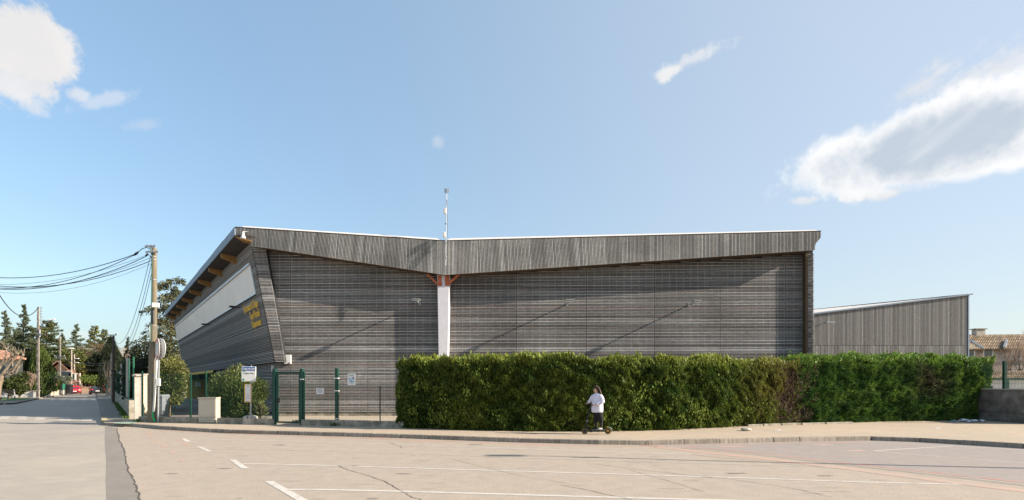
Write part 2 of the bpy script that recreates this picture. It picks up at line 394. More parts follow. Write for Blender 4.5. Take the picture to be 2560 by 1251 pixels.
MT['blackc'] = mat('black_cloth', (.012, .012, .014), .9, .1, 5)
MT['legging'] = mat('dark_brown_leggings', (.028, .02, .016), .7, .3, 12)
MT['shoe'] = mat('pale_shoe', (.55, .50, .46), .6, .1, 6)
MT['blackm'] = mat('black_metal', (.015, .015, .017), .4, .05, 5)
MT['rubber'] = mat('rubber', (.02, .02, .02), .8, .1, 5)
MT['gold'] = mat('gold_rim', (.45, .26, .05), .45, .05, 4, metal=.3)
MT['stone'] = mat('pale_stone', (.42, .38, .32), .9, .2, 9, bump=.4)
MT['carred'] = mat('red_car_paint', (.55, .015, .03), .25, 0, spec=.6)
MT['carblk'] = mat('black_car_paint', (.02, .022, .028), .2, 0, spec=.6)
MT['carblu'] = mat('blue_grey_car_paint', (.12, .17, .24), .25, 0, spec=.6)
MT['lamp'] = mat('lamp_glass', (.7, .7, .66), .15, 0, spec=.7)
MT['tail'] = mat('red_lamp_glass', (.4, .02, .02), .2, 0, spec=.7)
MT['bench'] = mat('dark_bench_wood', (.055, .04, .03), .7, .2, 5)
MT['litter'] = mat('litter_film', (.55, .58, .62), .4, .2, 8)

def leaves(name, c, d, ln, wd, col, m, parent, kind=None):
    """c centres (N,3), d axis (N,3), ln/wd (N,), col (N,3): one leaf-sized diamond each, slightly folded"""
    n = len(c); d = d / (np.linalg.norm(d, axis=1, keepdims=True) + 1e-9)
    r = RNG.normal(size=(n, 3)); s = np.cross(d, r); s /= (np.linalg.norm(s, axis=1, keepdims=True) + 1e-9)
    ln = np.broadcast_to(ln, n)[:, None]; wd = np.broadcast_to(wd, n)[:, None]
    v = np.empty((n, 4, 3)); v[:, 0] = c - d * ln * .5; v[:, 1] = c + s * wd * .5 - d * ln * .05; v[:, 2] = c + d * ln * .5; v[:, 3] = c - s * wd * .5 - d * ln * .05
    if parent is not None: v -= np.array(root_loc(parent))
    me = bpy.data.meshes.new(name); me.vertices.add(4 * n); me.vertices.foreach_set('co', v.ravel())
    me.loops.add(4 * n); me.loops.foreach_set('vertex_index', np.arange(4 * n, dtype=np.int32))
    me.polygons.add(n); me.polygons.foreach_set('loop_start', np.arange(0, 4 * n, 4, dtype=np.int32))
    me.update(calc_edges=True); me.validate()
    at = me.attributes.new('Col', 'FLOAT_COLOR', 'POINT')
    cc = np.ones((n, 4, 4)); cc[:, :, :3] = np.clip(col, 0, 1)[:, None, :]
    at.data.foreach_set('color', cc.ravel())
    me.materials.append(m); o = bpy.data.objects.new(name, me); C.objects.link(o)
    if parent is not None: o.parent = parent
    if kind: o['kind'] = kind
    return o
def vnoise(p, f, seed=0):
    """cheap smooth 3D noise in -1..1 (sum of rotated sines)"""
    r = np.random.default_rng(seed); o = np.zeros(len(p))
    for i in range(14):
        k = r.normal(size=3); k /= np.linalg.norm(k); o += np.sin(p @ k * f * r.uniform(.5, 1.9) + r.uniform(0, 6.3))
    return o / 4.2

# ------------------------------------------------------------------ GROUND
def gz(x, y): return 0.0
sheet([(-600, -60), (600, -60), (600, 1200), (-600, 1200)], -.02, 'ground', MT['terrain'])
lot = sheet([(-75, -25), (60, -25), (60, 24), (-12, 40), (-75, 62)], 0.0, 'parking_lot', MT['asphalt'])
# street surface, lighter, left of the patched strip
KR = lambda Y: -18.4 - .815 * (Y - 23)                    # right kerb of the side street
KL = lambda Y: -79 - .73 * (Y - 92)
sl_px = [(262, 1066), (262, 1110), (266, 1160), (264, 1200), (268, 1300), (270, 1420)]
road_poly = [tuple(G(x, y)[:2]) for x, y in sl_px]
road_poly = [(KR(110), 110), (KR(23) + .3, 23)] + road_poly + [(-5, -25), (-75, -25), (-75, 44), (-44, 44.5), (-56, 60.6), (KL(70), 70), (KL(92), 92), (KL(110), 110)]
sheet(road_poly, .002, 'road', MT['road'])
strip_r = [(292, 1070), (296, 1090), (310, 1130), (315, 1155), (322, 1180), (332, 1200), (340, 1215), (345, 1232), (352, 1260), (372, 1330), (400, 1420)]
sheet([tuple(G(x, y)[:2]) for x, y in sl_px] + [tuple(G(x, y)[:2]) for x, y in strip_r[::-1]], .0035, 'repair_strip', MT['patch'])
# kerb foot line (left to right)
kerb_px = [(330, 1067.5), (362, 1070), (400, 1074), (575, 1084), (1000, 1096), (1300, 1107), (1500, 1112), (1620, 1113.5), (1800, 1109), (2000, 1104.5), (2180, 1102), (2300, 1106), (2400, 1112), (2560, 1122), (2760, 1134), (3200, 1152)]
kerb_w = [G(x, y) for x, y in kerb_px]
KH = .13
# right bay, greyer asphalt right of the red line
redl = [(1618, 1114), (1760, 1122), (1900, 1135), (2030, 1152), (2146, 1165), (2350, 1187), (2560, 1211), (2800, 1238), (3300, 1290)]
rb = [tuple(G(x, y)[:2]) for x, y in redl]
sheet(rb + [(60, 8), (60, 16)] + [tuple(p[:2]) for p in kerb_w[::-1][:9]], .0018, 'grey_bay', MT['grey_lot'])
# pavement
WALL_L = lambda Y: -17.6 - .80 * (Y - 23.6)
hedge_px = [(985, 1068), (1010, 1071), (1150, 1076), (1300, 1078), (1490, 1080), (1700, 1075), (1850, 1067), (1960, 1061), (2200, 1055), (2480, 1050)]
hedge_w = [G(x, y, KH) for x, y in hedge_px]
fence_a = G(345, 1055, KH); fence_b = G(1005, 1069.5, KH)
def FL(s): return fence_a.lerp(fence_b, s)
def fence_at(px):
    a = (px - 1280) / F; d = fence_b - fence_a
    # X = aY
    s = (a * fence_a.y - fence_a.x) / (d.x - a * d.y); return fence_a + d * s
walk_poly = [(KR(110), 110), (KR(24.5), 24.5), tuple((G(257, 1064.2) + Vector((0, .06, 0)))[:2]), tuple((G(293, 1066.2) + Vector((0, .06, 0)))[:2])]
walk_poly += [tuple((p + Vector((0, .05, 0)))[:2]) for p in kerb_w] + [(60, 26), (22, 25), (-3, 22.5), (-16.5, 24.6)] + [(WALL_L(25) + .5, 25), (WALL_L(108) + .5, 108)]
wp = sheet(walk_poly, KH, 'pavement', MT['walk'])
sheet([(KR(109), 109), (KR(26), 26), (KR(24) + .4, 24), (WALL_L(23.9), 23.9), (WALL_L(108), 108)], KH + .004, 'side_street_pavement', MT['walkgrey'])
# yard behind the fence
sheet([(-17.2, 23.4), (-3.5, 20.4), (23, 24.5), (60, 26), (60, 120), (-96, 120)], KH + .008, 'yard', MT['yard'])
sheet([(-17.1, 23.45), (-10.2, 21.85), (-12.05, 26.3), (-44, 66.5), (-52, 66.5)], KH + .012, 'forecourt', MT['patch'])
# left verge
sheet([(-44.6, 43.6), (-43.4, 44.6), (-56, 60.8), (KL(70), 70), (KL(112), 112), (-150, 112), (-150, 43)], .12, 'left_pavement', MT['walkgrey'])
sheet([G(x, y, .124)[:2] for x, y in ((0, 1003), (60, 1001), (82, 998), (70, 995.5), (0, 995))], .126, 'grass', MT['grass'], 'stuff')

# kerbs: one stone per object
def kerb_run(pts, root, wd=.16, ln=1.0, top=KH + .006, mesh_h=None, m=None, inner=-1):
    acc = []
    for i in range(len(pts) - 1):
        a, b = Vector(pts[i][:2]), Vector(pts[i + 1][:2]); n = max(1, round((b - a).length / ln))
        for k in range(n):
            acc.append((a.lerp(b, k / n), a.lerp(b, (k + 1) / n)))
    for p, q in acc:
        d = (q - p).normalized(); nrm = Vector((-d.y, d.x)) * wd; p2 = p + d * .003; q2 = q - d * .003
        mb = MB(); t = top + random.uniform(-.006, .004); j = random.uniform(-.006, .006)
        o_ = Vector((-d.y, d.x)) * j
        p2 = p2 + o_; q2 = q2 + o_
        mb.hexa([(*p2, -.05), (*q2, -.05), (*(q2 + nrm), -.05), (*(p2 + nrm), -.05), (*(p2 + nrm * .1), t), (*(q2 + nrm * .1), t), (*(q2 + nrm), t), (*(p2 + nrm), t)])
        bevel(mb.build('kerb_stone', m or MT['kerb'], root), .015, 1)
kr = thing('kerb', None, None, (0, 0, 0), kind='structure')
kerb_run(kerb_w, kr)
kerb_run([G(257, 1064.2), G(293, 1066.2), G(330, 1067.5)], kr, ln=.8, top=KH - .004)
kr2 = thing('kerb', None, None, (0, 0, 0), kind='structure')
kerb_run([(KR(24.5), 24.5), (KR(40), 40), (KR(60), 60)][::-1], kr2, ln=1.6)
kr3 = thing('kerb', None, None, (0, 0, 0), kind='structure')
kerb_run([(KL(95), 95), (KL(70), 70), (-56, 60.7), (-43.6, 44.1)][::-1], kr3, ln=1.6)
# yellow painted kerb head at the corner
mb = MB(); mb.box((KR(24.2) + .02, 24.3, .07), (.2, 1.5, .15), .68)
mb.build('painted_kerb_end', mat('pale_yellow_paint', (.55, .47, .25), .8, .15, 6), kr2)

# painted markings
def ribbon(px, w, name, m, z=.0042, parent=lot, wob=.0, side=0):
    P = [G(x, y) for x, y in px]; pts = []
    for i in range(len(P) - 1):
        n = max(1, int((P[i + 1] - P[i]).length / .5))
        for k in range(n): pts.append(P[i].lerp(P[i + 1], k / n))
    pts.append(P[-1]); mb = MB(); Lf = []; Rt = []
    for i, p in enumerate(pts):
        d = (pts[min(i + 1, len(pts) - 1)] - pts[max(i - 1, 0)]).normalized(); nn = Vector((-d.y, d.x, 0))
        ww = w * random.uniform(1 - wob, 1 + wob) / 2; jj = nn * random.uniform(-wob, wob) * w * .8
        Lf.append(p + nn * (ww + side) + jj); Rt.append(p - nn * (ww - side) + jj)
    for i in range(len(pts) - 1):
        mb.face([(*q[:2], z) for q in (Lf[i], Rt[i], Rt[i + 1], Lf[i + 1])])
    return mb.build(name, m, parent)
ribbon([(475, 1097.8), (700, 1103), (1000, 1112), (1300, 1122.5), (1560, 1132), (1730, 1137)], .075, 'bay_line', MT['white'])
ribbon([(1730, 1137), (1814, 1146), (1900, 1152)], .06, 'bay_line', MT['pinkp'])
ribbon([(516, 1122.5), (760, 1127), (1000, 1134), (1300, 1144.5), (1560, 1154), (1800, 1160.5), (2009, 1167)], .055, 'bay_line', MT['faded'])
ribbon([(607, 1159.7), (800, 1164), (1000, 1170), (1300, 1179), (1560, 1186.5), (1900, 1197), (2150, 1206), (2400, 1212)], .085, 'bay_line', MT['white'])
ribbon([(715, 1224.5), (800, 1224.5), (1000, 1229), (1300, 1237.5), (1560, 1245), (1800, 1251), (2200, 1263)], .10, 'bay_line', MT['white'])
for q in (((453.7, 1097), (464, 1096.6), (478, 1105.2), (464, 1105.2)), ((491, 1117.3), (504, 1117.3), (531, 1129.5), (518, 1129.5)), ((573, 1150), (589, 1150), (624, 1172.5), (603, 1171.5)),
          ((661, 1204), (684, 1204), (788, 1261), (758, 1261))):
    sheet([G(x, y)[:2] for x, y in q], .0048, 'bay_end_mark', MT['white'], None, lot)
ribbon([(1640, 1114.5), (1760, 1123), (1900, 1136), (2030, 1152), (2146, 1165.5), (2350, 1188), (2560, 1212), (2800, 1240)], .055, 'white_kerb_line', MT['white'], .0056)
ribbon([(1600, 1113.8), (1760, 1121), (1900, 1133.5), (2030, 1149.5), (2146, 1162.5), (2350, 1184.5), (2560, 1207), (2800, 1234)], .09, 'red_line', MT['redp'], .0050)
ribbon([(1700, 1121), (1900, 1139.5), (2146, 1168), (2350, 1191), (2560, 1216), (2800, 1245)], .02, 'line_joint', MT['crack'], .0062)
ribbon([(1640, 1118), (1900, 1146), (2146, 1176), (2350, 1203), (2560, 1228), (2800, 1260)], .32, 'worn_red_band', MT['pinkp'], .0034, wob=.05)
ribbon([(1930, 1158), (2100, 1172), (2300, 1196), (2440, 1214), (2560, 1228)], .04, 'bay_line', MT['faded'], .0045)
for a, b in (((2182, 1128), (2385, 1115.5)), ((2385, 1115.5), (2700, 1134)), ((2182, 1128), (2420, 1148)), ((2420, 1148), (2700, 1168))):
    ribbon([a, b], .07, 'bay_line', MT['faded'] if a[1] > 1127 and b[1] > 1140 else MT['white'], .0042)
ribbon([(400, 1077.5), (700, 1090), (1000, 1099.5), (1300, 1110), (1500, 1115.5), (1610, 1117)], .06, 'kerb_paint', MT['redp'], .0030, wob=.4)
ribbon([(1620, 1118), (1800, 1113), (2000, 1108.5), (2170, 1106)], .06, 'kerb_paint', MT['redp'], .0030, wob=.4)
def blotch(px, py, rx, ry, m=MT['pinkp'], z=.0024, name='paint_trace'):
    c = G(px, py); pts = []
    for k in range(14):
        a = 2 * math.pi * k / 14; r = random.uniform(.6, 1.15); p = G(px + rx * r * math.cos(a), py + ry * r * math.sin(a)); pts.append(tuple(p[:2]))
    sheet(pts, z + random.uniform(0, .0004), name, m, None, lot)
for q in ((372, 1083, 8, 3), (378, 1090, 6, 3), (392, 1102, 7, 3), (410, 1115, 9, 3.5), (432, 1132, 7, 4), (455, 1152, 9, 3), (448, 1100, 8, 2), (462, 1110, 8, 3), (470, 1116, 7, 2), (1060, 1103, 70, 1.6), (950, 1096, 40, 1.4),
          (1350, 1113, 60, 1.5), (1830, 1117, 50, 1.5), (2140, 1127, 30, 1.5), (2060, 1112, 26, 1.5), (1480, 1128, 40, 1.5)):
    blotch(*q)
dark_spot = mat('dark_stain_shadow', (.20, .17, .145), .9, .2, 12)  # for stains, and one patch that paints the lamp head's shadow
for q in ((1840, 1184, 28, 1.6), (700, 1113, 18, 1.0), (560, 1172, 20, 1.2), (1010, 1185, 22, 1.5), (1470, 1144, 40, 1.6), (1600, 1155, 30, 1.3), (930, 1247, 16, 1.4), (430, 1185, 16, 1), (2060, 1190, 22, 1.2), (600, 1246, 10, 1), (1190, 1112, 24, 1), (870, 1165, 30, 1.2)):
    blotch(*q, m=dark_spot, z=.0029, name='stain_shadow_patch')
random.seed(21)
wear = mat('tyre_worn_asphalt', (.345, .28, .225), .9, .15, 14)
for k in range(46):
    y_ = random.uniform(1120, 1248); x_ = random.uniform(380, 2500); blotch(x_, y_, random.uniform(8, 30) * (y_ - 960) / 200, random.uniform(.6, 1.6), m=wear, z=.0020 + k * .000008, name='tyre_mark')
def crack(px, wd=.018):
    q = []
    for i in range(len(px) - 1):
        for k in range(6):
            s = k / 6; q.append((px[i][0] + (px[i + 1][0] - px[i][0]) * s + random.uniform(-3, 3), px[i][1] + (px[i + 1][1] - px[i][1]) * s + random.uniform(-.7, .7)))
    q.append(px[-1]); ribbon(q, wd, 'asphalt_crack', MT['crack'], .0066, wob=.45)
crack(strip_r[:9], .026)
crack([(845, 1165), (870, 1175), (920, 1190), (960, 1203), (1000, 1225), (1030, 1243), (1055, 1251)], .013)
crack([(1400, 1213), (1450, 1222), (1520, 1238), (1580, 1250)], .012)
crack([(1120, 1147), (1300, 1190), (1450, 1215)], .008)
crack([(1480, 1160), (1620, 1178), (1830, 1200), (1990, 1223), (2080, 1244)], .012)
crack([(1560, 1172), (1640, 1195), (1760, 1230)], .01)
crack([(975, 1108), (1010, 1120), (1060, 1112)], .01)
sheet([G(x, y)[:2] for x, y in ((283, 1067), (320, 1062.5), (345, 1063.5), (322, 1068.5))], KH + .010, 'green_paint_mark', MT['greenp'], None, wp)
mb = MB(); p = G(268, 1062.5); mb.lathe((p.x, p.y + .35, KH + .004), [(.27, 0), (.27, .010), (.24, .013)], 18); mb.build('drain_cover', MT['blackm'], wp)
# zebra crossings on the street
zeb = bpy.data.objects['road']
for x0, x1 in ((0, 22), (42, 66), (88, 112), (148, 176), (204, 232)):
    sheet([G(x, y)[:2] for x, y in ((x0 + 4, 1041 + x0 * .02), (x1 + 3, 1041 + x1 * .02), (x1, 1049 + x1 * .025), (x0 - 3, 1049 + x0 * .025))], .0050, 'crossing_stripe', MT['worn'], None, zeb)
for x0, x1 in ((125, 136), (150, 163), (176, 189), (203, 216), (228, 240)):
    sheet([G(x, y)[:2] for x, y in ((x0 + 1, 998.6), (x1 + 1, 998.6), (x1, 1001.4), (x0, 1001.4))], .0050, 'crossing_stripe', MT['white'], None, zeb)

# ------------------------------------------------------------------ GYMNASIUM
WYk = .039; WY0 = 26.88
def wy(X, off=0.0): return WY0 + WYk * X - off
def fr(px, py, off=0.0):
    a = (px - 1280) / F; Y = (WY0 - off) / (1 - WYk * a); return Vector((a * Y, Y, CAMH + (HZ - py) / F * Y))
D = Vector((-.621, .784, 0)); NO = Vector((-.784, -.621, 0))
SLEN = 39.0; Z0 = 2.92; Z1 = 9.05
def X0(z): return -12.05 - 1.21 * (z - Z0) / (Z1 - Z0)
def side(t, z, out=0.0): return Vector((X0(z), 26.06, z)) + D * t + NO * out
def side_from_px(px, py):
    a = (px - 1280) / F; b = (HZ - py) / F; k = 1.21 / (Z1 - Z0)
    # X0(z)-.621t = a(26.06+.784t); z=1.8+b(26.06+.784t)
    # -12.05 -k(1.8+b(26.06+.784t)-Z0) -.621t = a*26.06 + a*.784 t
    t = (-12.05 - k * (1.8 + b * 26.06 - Z0) - a * 26.06) / (.621 + a * .784 + k * b * .784)
    return t, 1.8 + b * (26.06 + .784 * t)
gym = thing('gymnasium', 'large gymnasium clad in weathered timber slats under a shallow butterfly roof', 'building', (0, 26.9, 0))
def ztop(X):
    """soffit height along the front wall"""
    A = fr(660, 620, .8); B = fr(1112, 688, .8); E = fr(2035, 629, .8)
    if X < B.x: return A.z + (B.z - A.z) * (X - A.x) / (B.x - A.x)
    return B.z + (E.z - B.z) * (X - B.x) / (E.x - B.x)
XC = fr(1112, 688, .8).x; XR = fr(2005, 700, 0).x; XRE = fr(2028, 700, .3).x
ZB = .36; PIT = .0795
# backing wall + plinth
mb = MB()
for a, b in ((-12.06, XC), (XC, XR + .6)):
    mb.hexa([(a, wy(a), .1), (b, wy(b), .1), (b, wy(b) + .3, .1), (a, wy(a) + .3, .1), (a, wy(a), ztop(a) + .25), (b, wy(b), ztop(b) + .25), (b, wy(b) + .3, ztop(b) + .25), (a, wy(a) + .3, ztop(a) + .25)])
mb.face([(-12.06, wy(-12.06, -.01), Z0), (-12.06, wy(-12.06, -.01), 8.9), (X0(8.9) + .1, wy(-13, -.01), 8.9)])
wallo = mb.build('wall', MT['back'], gym)
mb = MB(); a, b = -12.0, XR + .5
mb.hexa([(a, wy(a, .03), .1), (b, wy(b, .03), .1), (b, wy(b, -.1), .1), (a, wy(a, -.1), .1), (a, wy(a, .03), ZB - .03), (b, wy(b, .03), ZB - .03), (b, wy(b, -.1), ZB - .03), (a, wy(a, -.1), ZB - .03)])
mb.build('concrete_plinth', MT['conc'], gym)
# slatted panels: one part per bay; slats 4 px apart in the photograph, joined per bay
seams = [fr(x, 800, .05).x for x in (727, 920)] + [XC] + [fr(x, 800, .05).x for x in (1291, 1466, 1636, 1800, 1963)] + [XR]
seams = [-99] + seams
for i in range(len(seams) - 1):
    sa_, sb_ = seams[i] + .012, seams[i + 1] - .012
    mb = MB(); k = 0
    while True:
        z = ZB + k * PIT; k += 1
        lo_x = max(sa_, -12.06 if z < Z0 else X0(z) + .25); hi_x = sb_
        # clip by the sloping soffit
        if z > ztop(lo_x) + .02 and z > ztop(hi_x) + .02: break
        if z > ztop(hi_x) + .02: hi_x = lo_x + (hi_x - lo_x) * (ztop(lo_x) - z + .02) / (ztop(lo_x) - ztop(hi_x))
        if z > ztop(lo_x) + .02: lo_x = hi_x - (hi_x - lo_x) * (ztop(hi_x) - z + .02) / (ztop(hi_x) - ztop(lo_x))
        if hi_x - lo_x < .05: continue
        oj = random.uniform(0, .004); zz = z + random.uniform(-.003, .003); hh = .039
        x0_, x1_ = lo_x, hi_x
        mb.hexa([(x0_, wy(x0_, .075 + oj), zz), (x1_, wy(x1_, .075 + oj), zz), (x1_, wy(x1_, .052), zz + .004), (x0_, wy(x0_, .052), zz + .004),
                 (x0_, wy(x0_, .075 + oj), zz + hh), (x1_, wy(x1_, .075 + oj), zz + hh), (x1_, wy(x1_, .052), zz + hh + .006), (x0_, wy(x0_, .052), zz + hh + .006)])
    if not mb.f: continue
    pn = mb.build('slat_panel', MT['slat'], gym, kind='stuff')
    mb = MB(); a = max(sa_, -12.0); n = max(1, round((sb_ - a) / .41))
    for j in range(n + 1):
        x = a + .03 + (sb_ - a - .06) * j / n
        zt = ztop(x) - .03
        mb.box((x, wy(x, .028), (ZB + zt) / 2), (.04, .04, zt - ZB))
    mb.build('batten', MT['batten'], pn, kind='stuff')
# left fin (leaning), slatted front, and its return face
def fin_pt(z, w_, off): x = X0(z) + w_; return Vector((x, wy(x, off), z))
def finw(z): return .50 + .17 * (z - Z0) / (Z1 - Z0)
mb = MB(); z = Z0
while z < 8.86:
    w_ = finw(z); mb.hexa([fin_pt(z, .0, .36), fin_pt(z, w_, .36), fin_pt(z, w_, .33), fin_pt(z, 0, .33), fin_pt(z + .043, 0, .36), fin_pt(z + .043, w_, .36), fin_pt(z + .043, w_, .33), fin_pt(z + .043, 0, .33)]); z += PIT
fin = mb.build('corner_fin', MT['slat'], gym, kind='stuff')
mb = MB(); za, zb = Z0, 8.95
mb.hexa([fin_pt(za, .01, .32), fin_pt(za, finw(za) - .01, .32), fin_pt(za, finw(za) - .01, .0), fin_pt(za, .01, -.2), fin_pt(zb, .01, .32), fin_pt(zb, finw(zb) - .01, .32), fin_pt(zb, finw(zb) - .01, 0), fin_pt(zb, .01, -.2)])
mb.build('fin_core', MT['back'], fin)
mb = MB(); mb.beam(fin_pt(za, finw(za) - .02, .345), fin_pt(zb, finw(zb) - .02, .345), .03, .03); mb.beam(fin_pt(za, .1, .326), fin_pt(zb, .14, .326), .03, .02); mb.beam(fin_pt(za, .35, .326), fin_pt(zb, .42, .326), .03, .02)
mb.build('batten', MT['batten'], fin)
# right pier
mb = MB(); z = ZB
while z < ztop(XR) - .05:
    for (xa, xb) in ((XR + .14, XRE),):
        mb.hexa([(xa, wy(xa, .33), z), (xb, wy(xb, .33), z), (xb, wy(xb, .30), z), (xa, wy(xa, .30), z), (xa, wy(xa, .33), z + .043), (xb, wy(xb, .33), z + .043), (xb, wy(xb, .30), z + .043), (xa, wy(xa, .30), z + .043)])
    mb.box((XRE + .03, wy(XRE, -1.0), z + .02), (.05, 2.9, .043)); z += PIT
pier = mb.build('end_pier', MT['slat'], gym, kind='stuff')
mb = MB(); zt = ztop(XR)
mb.hexa([(XR, wy(XR, .34), .1), (XR + .13, wy(XR, .34), .1), (XR + .13, wy(XR, 0), .1), (XR, wy(XR, 0), .1), (XR, wy(XR, .34), zt), (XR + .13, wy(XR, .34), zt), (XR + .13, wy(XR, 0), zt), (XR, wy(XR, 0), zt)])
mb.build('pier_board', MT['brown'], pier)
mb = MB(); mb.hexa([(XR + .14, wy(XR, .29), .1), (XRE - .0, wy(XR, .29), .1), (XRE, wy(XR, -2.5), .1), (XR + .14, wy(XR, -2.5), .1), (XR + .14, wy(XR, .29), zt), (XRE, wy(XR, .29), zt), (XRE, wy(XR, -2.5), zt), (XR + .14, wy(XR, -2.5), zt)])
mb.build('pier_core', MT['back'], pier)
# side wall core
mb = MB()
mb.hexa([side(.0, Z0, -.06), side(SLEN, Z0, -.06), side(SLEN, Z0, -1.2), side(.6, Z0, -1.0), side(.0, Z1 + .2, -.06), side(SLEN, Z1 + .2, -.06), side(SLEN, Z1 + .2, -1.2), side(.6, Z1 + .2, -1.2)])
swall = mb.build('side_wall', MT['back'], gym)
# window band limits from the photograph
wt0, wzt = side_from_px(629, 667); wtb, wzb = side_from_px(645, 737); wt1, wz1 = side_from_px(441, 812); _, wz2 = side_from_px(446, 847)
WZT = (wzt + wz1) / 2; WZB = (wzb + wz2) / 2
print('window band', wt0, wtb, wt1, wzt, wz1, wzb, wz2)
nP = 9
for i in range(nP):
    ta, tb = SLEN * i / nP + .01, SLEN * (i + 1) / nP - .01
    mb = MB(); z = Z0
    while z < Z1 - .02:
        zz = z + random.uniform(-.003, .003)
        seg = [(ta, tb)]
        if WZB - .1 < z < WZT + .02:
            seg = [(ta, min(tb, 1.05 + (WZT - z) * .1))] if i == 0 else ([(max(ta, SLEN - .35), tb)] if i == nP - 1 else [])
        for (p, q) in seg:
            if q - p > .05:
                mb.hexa([side(p, zz, .0), side(q, zz, .0), side(q, zz, -.03), side(p, zz, -.03), side(p, zz + .043, 0), side(q, zz + .043, 0), side(q, zz + .043, -.03), side(p, zz + .043, -.03)])
        z += PIT
    mb.build('side_slat_panel', MT['slats'], gym, kind='stuff')
# corner trim along the leaning front edge of the side wall
mb = MB(); mb.beam(side(0, Z0, .02), side(0, Z1, .02), .05, .04); mb.build('corner_trim', MT['back'], gym)
# polycarbonate band, ribbed
TW0 = 1.15; TW1 = SLEN - .45
mb = MB(); n = int((TW1 - TW0) / .25)
for i in range(n):
    a_ = TW0 + (TW1 - TW0) * i / n; b_ = TW0 + (TW1 - TW0) * (i + 1) / n; g_ = .03
    mb.face([side(a_ + g_, WZB, .012), side(b_ - g_, WZB, .012), side(b_ - g_, WZT, .012), side(a_ + g_, WZT, .012)])
    mb.face([side(b_ - g_, WZB, .012), side(b_, WZB, -.006), side(b_, WZT, -.006), side(b_ - g_, WZT, .012)])
    mb.face([side(a_, WZB, -.006), side(a_ + g_, WZB, .012), side(a_ + g_, WZT, .012), side(a_, WZT, -.006)])
band = mb.build('translucent_window_band', MT['poly'], gym)
mb = MB()
mb.beam(side(TW0 - .1, WZT + .04, .05), side(TW1 + .1, WZT + .04, .05), .08, .10); mb.beam(side(TW0 - .1, WZB - .04, .03), side(TW1 + .1, WZB - .04, .03), .05, .07)
mb.beam(side(TW0 - .04, WZB, .02), side(TW0 - .04, WZT, .02), .05, .05); mb.beam(side(TW1 + .04, WZB, .02), side(TW1 + .04, WZT, .02), .05, .05)
mb.build('window_frame', MT['alu'], band)
# lower side wall (under the overhang) and the open porch
P0 = Vector((-12.06, 26.42, 0)); LO = 20.5
mb = MB(); z = .3
while z < Z0 - .04:
    a_ = P0 + D * .02; b_ = P0 + D * LO; o_ = NO * .02
    mb.hexa([a_ + o_ + Vector((0, 0, z)), b_ + o_ + Vector((0, 0, z)), b_ + Vector((0, 0, z)), a_ + Vector((0, 0, z)), a_ + o_ + Vector((0, 0, z + .043)), b_ + o_ + Vector((0, 0, z + .043)), b_ + Vector((0, 0, z + .043)), a_ + Vector((0, 0, z + .043))]); z += PIT
lw = mb.build('lower_side_slats', MT['slats'], gym, kind='stuff')
def quadwall(a_, b_, z0_, z1_, th=.2): # wall between two plan points
    a_ = Vector(a_); b_ = Vector(b_); d_ = (b_ - a_).normalized(); n_ = Vector((d_.y, -d_.x, 0)) * th
    q = lambda p, z_: Vector((p.x, p.y, z_))
    return [q(a_, z0_), q(b_, z0_), q(b_ + n_, z0_), q(a_ + n_, z0_), q(a_, z1_), q(b_, z1_), q(b_ + n_, z1_), q(a_ + n_, z1_)]
mb = MB(); mb.hexa(quadwall(P0 - NO * .01, P0 + D * LO - NO * .01, .1, Z0, .25)); mb.build('lower_side_wall', MT['back'], gym)
Q0 = P0 + D * LO; Q1 = P0 + D * SLEN; IN = -NO * 4.0
mb = MB(); mb.hexa(quadwall(Q0 + IN, Q1 + IN, .12, Z0, .2)); porch = mb.build('porch_wall', MT['ochre'], gym)
mb = MB(); mb.hexa(quadwall(Q0, Q0 + IN, .12, Z0, .2)); mb.build('porch_end_wall', MT['brick'], gym)
mb = MB(); mb.hexa(quadwall(Q1 - D * .3 + IN, Q1 - D * .3, .12, Z0, .2)); mb.build('porch_end_wall', MT['ochre'], gym)
mb = MB(); mb.hexa(quadwall(Q1 - D * .42 + IN * .62, Q1 - D * .42 + IN * .10, .14, 2.5, .06)); mb.build('porch_door', MT['ochreb'], gym)
mb = MB(); mb.hexa(quadwall(Q1 - D * .5 + IN * .34, Q1 - D * .5 + IN * .2, 1.5, 2.0, .02)); mb.build('notice', MT['paper'], porch)
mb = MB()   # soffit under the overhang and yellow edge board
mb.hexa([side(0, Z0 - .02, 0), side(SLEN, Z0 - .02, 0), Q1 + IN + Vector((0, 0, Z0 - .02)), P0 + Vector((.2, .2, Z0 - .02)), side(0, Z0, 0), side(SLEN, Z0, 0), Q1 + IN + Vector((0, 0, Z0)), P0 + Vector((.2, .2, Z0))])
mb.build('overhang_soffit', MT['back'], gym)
mb = MB(); mb.beam(side(LO - 1, Z0 - .12, .0), side(SLEN, Z0 - .12, 0), .06, .2); mb.build('edge_board', MT['ochre'], gym)
mb = MB()
for j in range(18):
    p = side(LO + j * 1.0, Z0 - .2, -.1); mb.beam(p, p - Vector((0, 0, .55)), .05, .3)
mb.build('porch_louvre', MT['back'], gym, kind='stuff')
# roof: butterfly, outline extruded along D
FT = 1.05
RT = [fr(589, 568, FT), fr(1112, 602, FT), fr(2052, 578, FT)]
def roofpt(i, t, dz=0, inset=0): p = RT[i] + D * t; return Vector((p.x, p.y, p.z + dz))
mb = MB()
for (i, j) in ((0, 1), (1, 2)):
    mb.hexa([roofpt(i, .1, -.32), roofpt(j, .1, -.32), roofpt(j, SLEN, -.32), roofpt(i, SLEN, -.32), roofpt(i, .1, -.0), roofpt(j, .1, -.0), roofpt(j, SLEN, -.0), roofpt(i, SLEN, -.0)])
roof = mb.build('roof', MT['back'], gym)
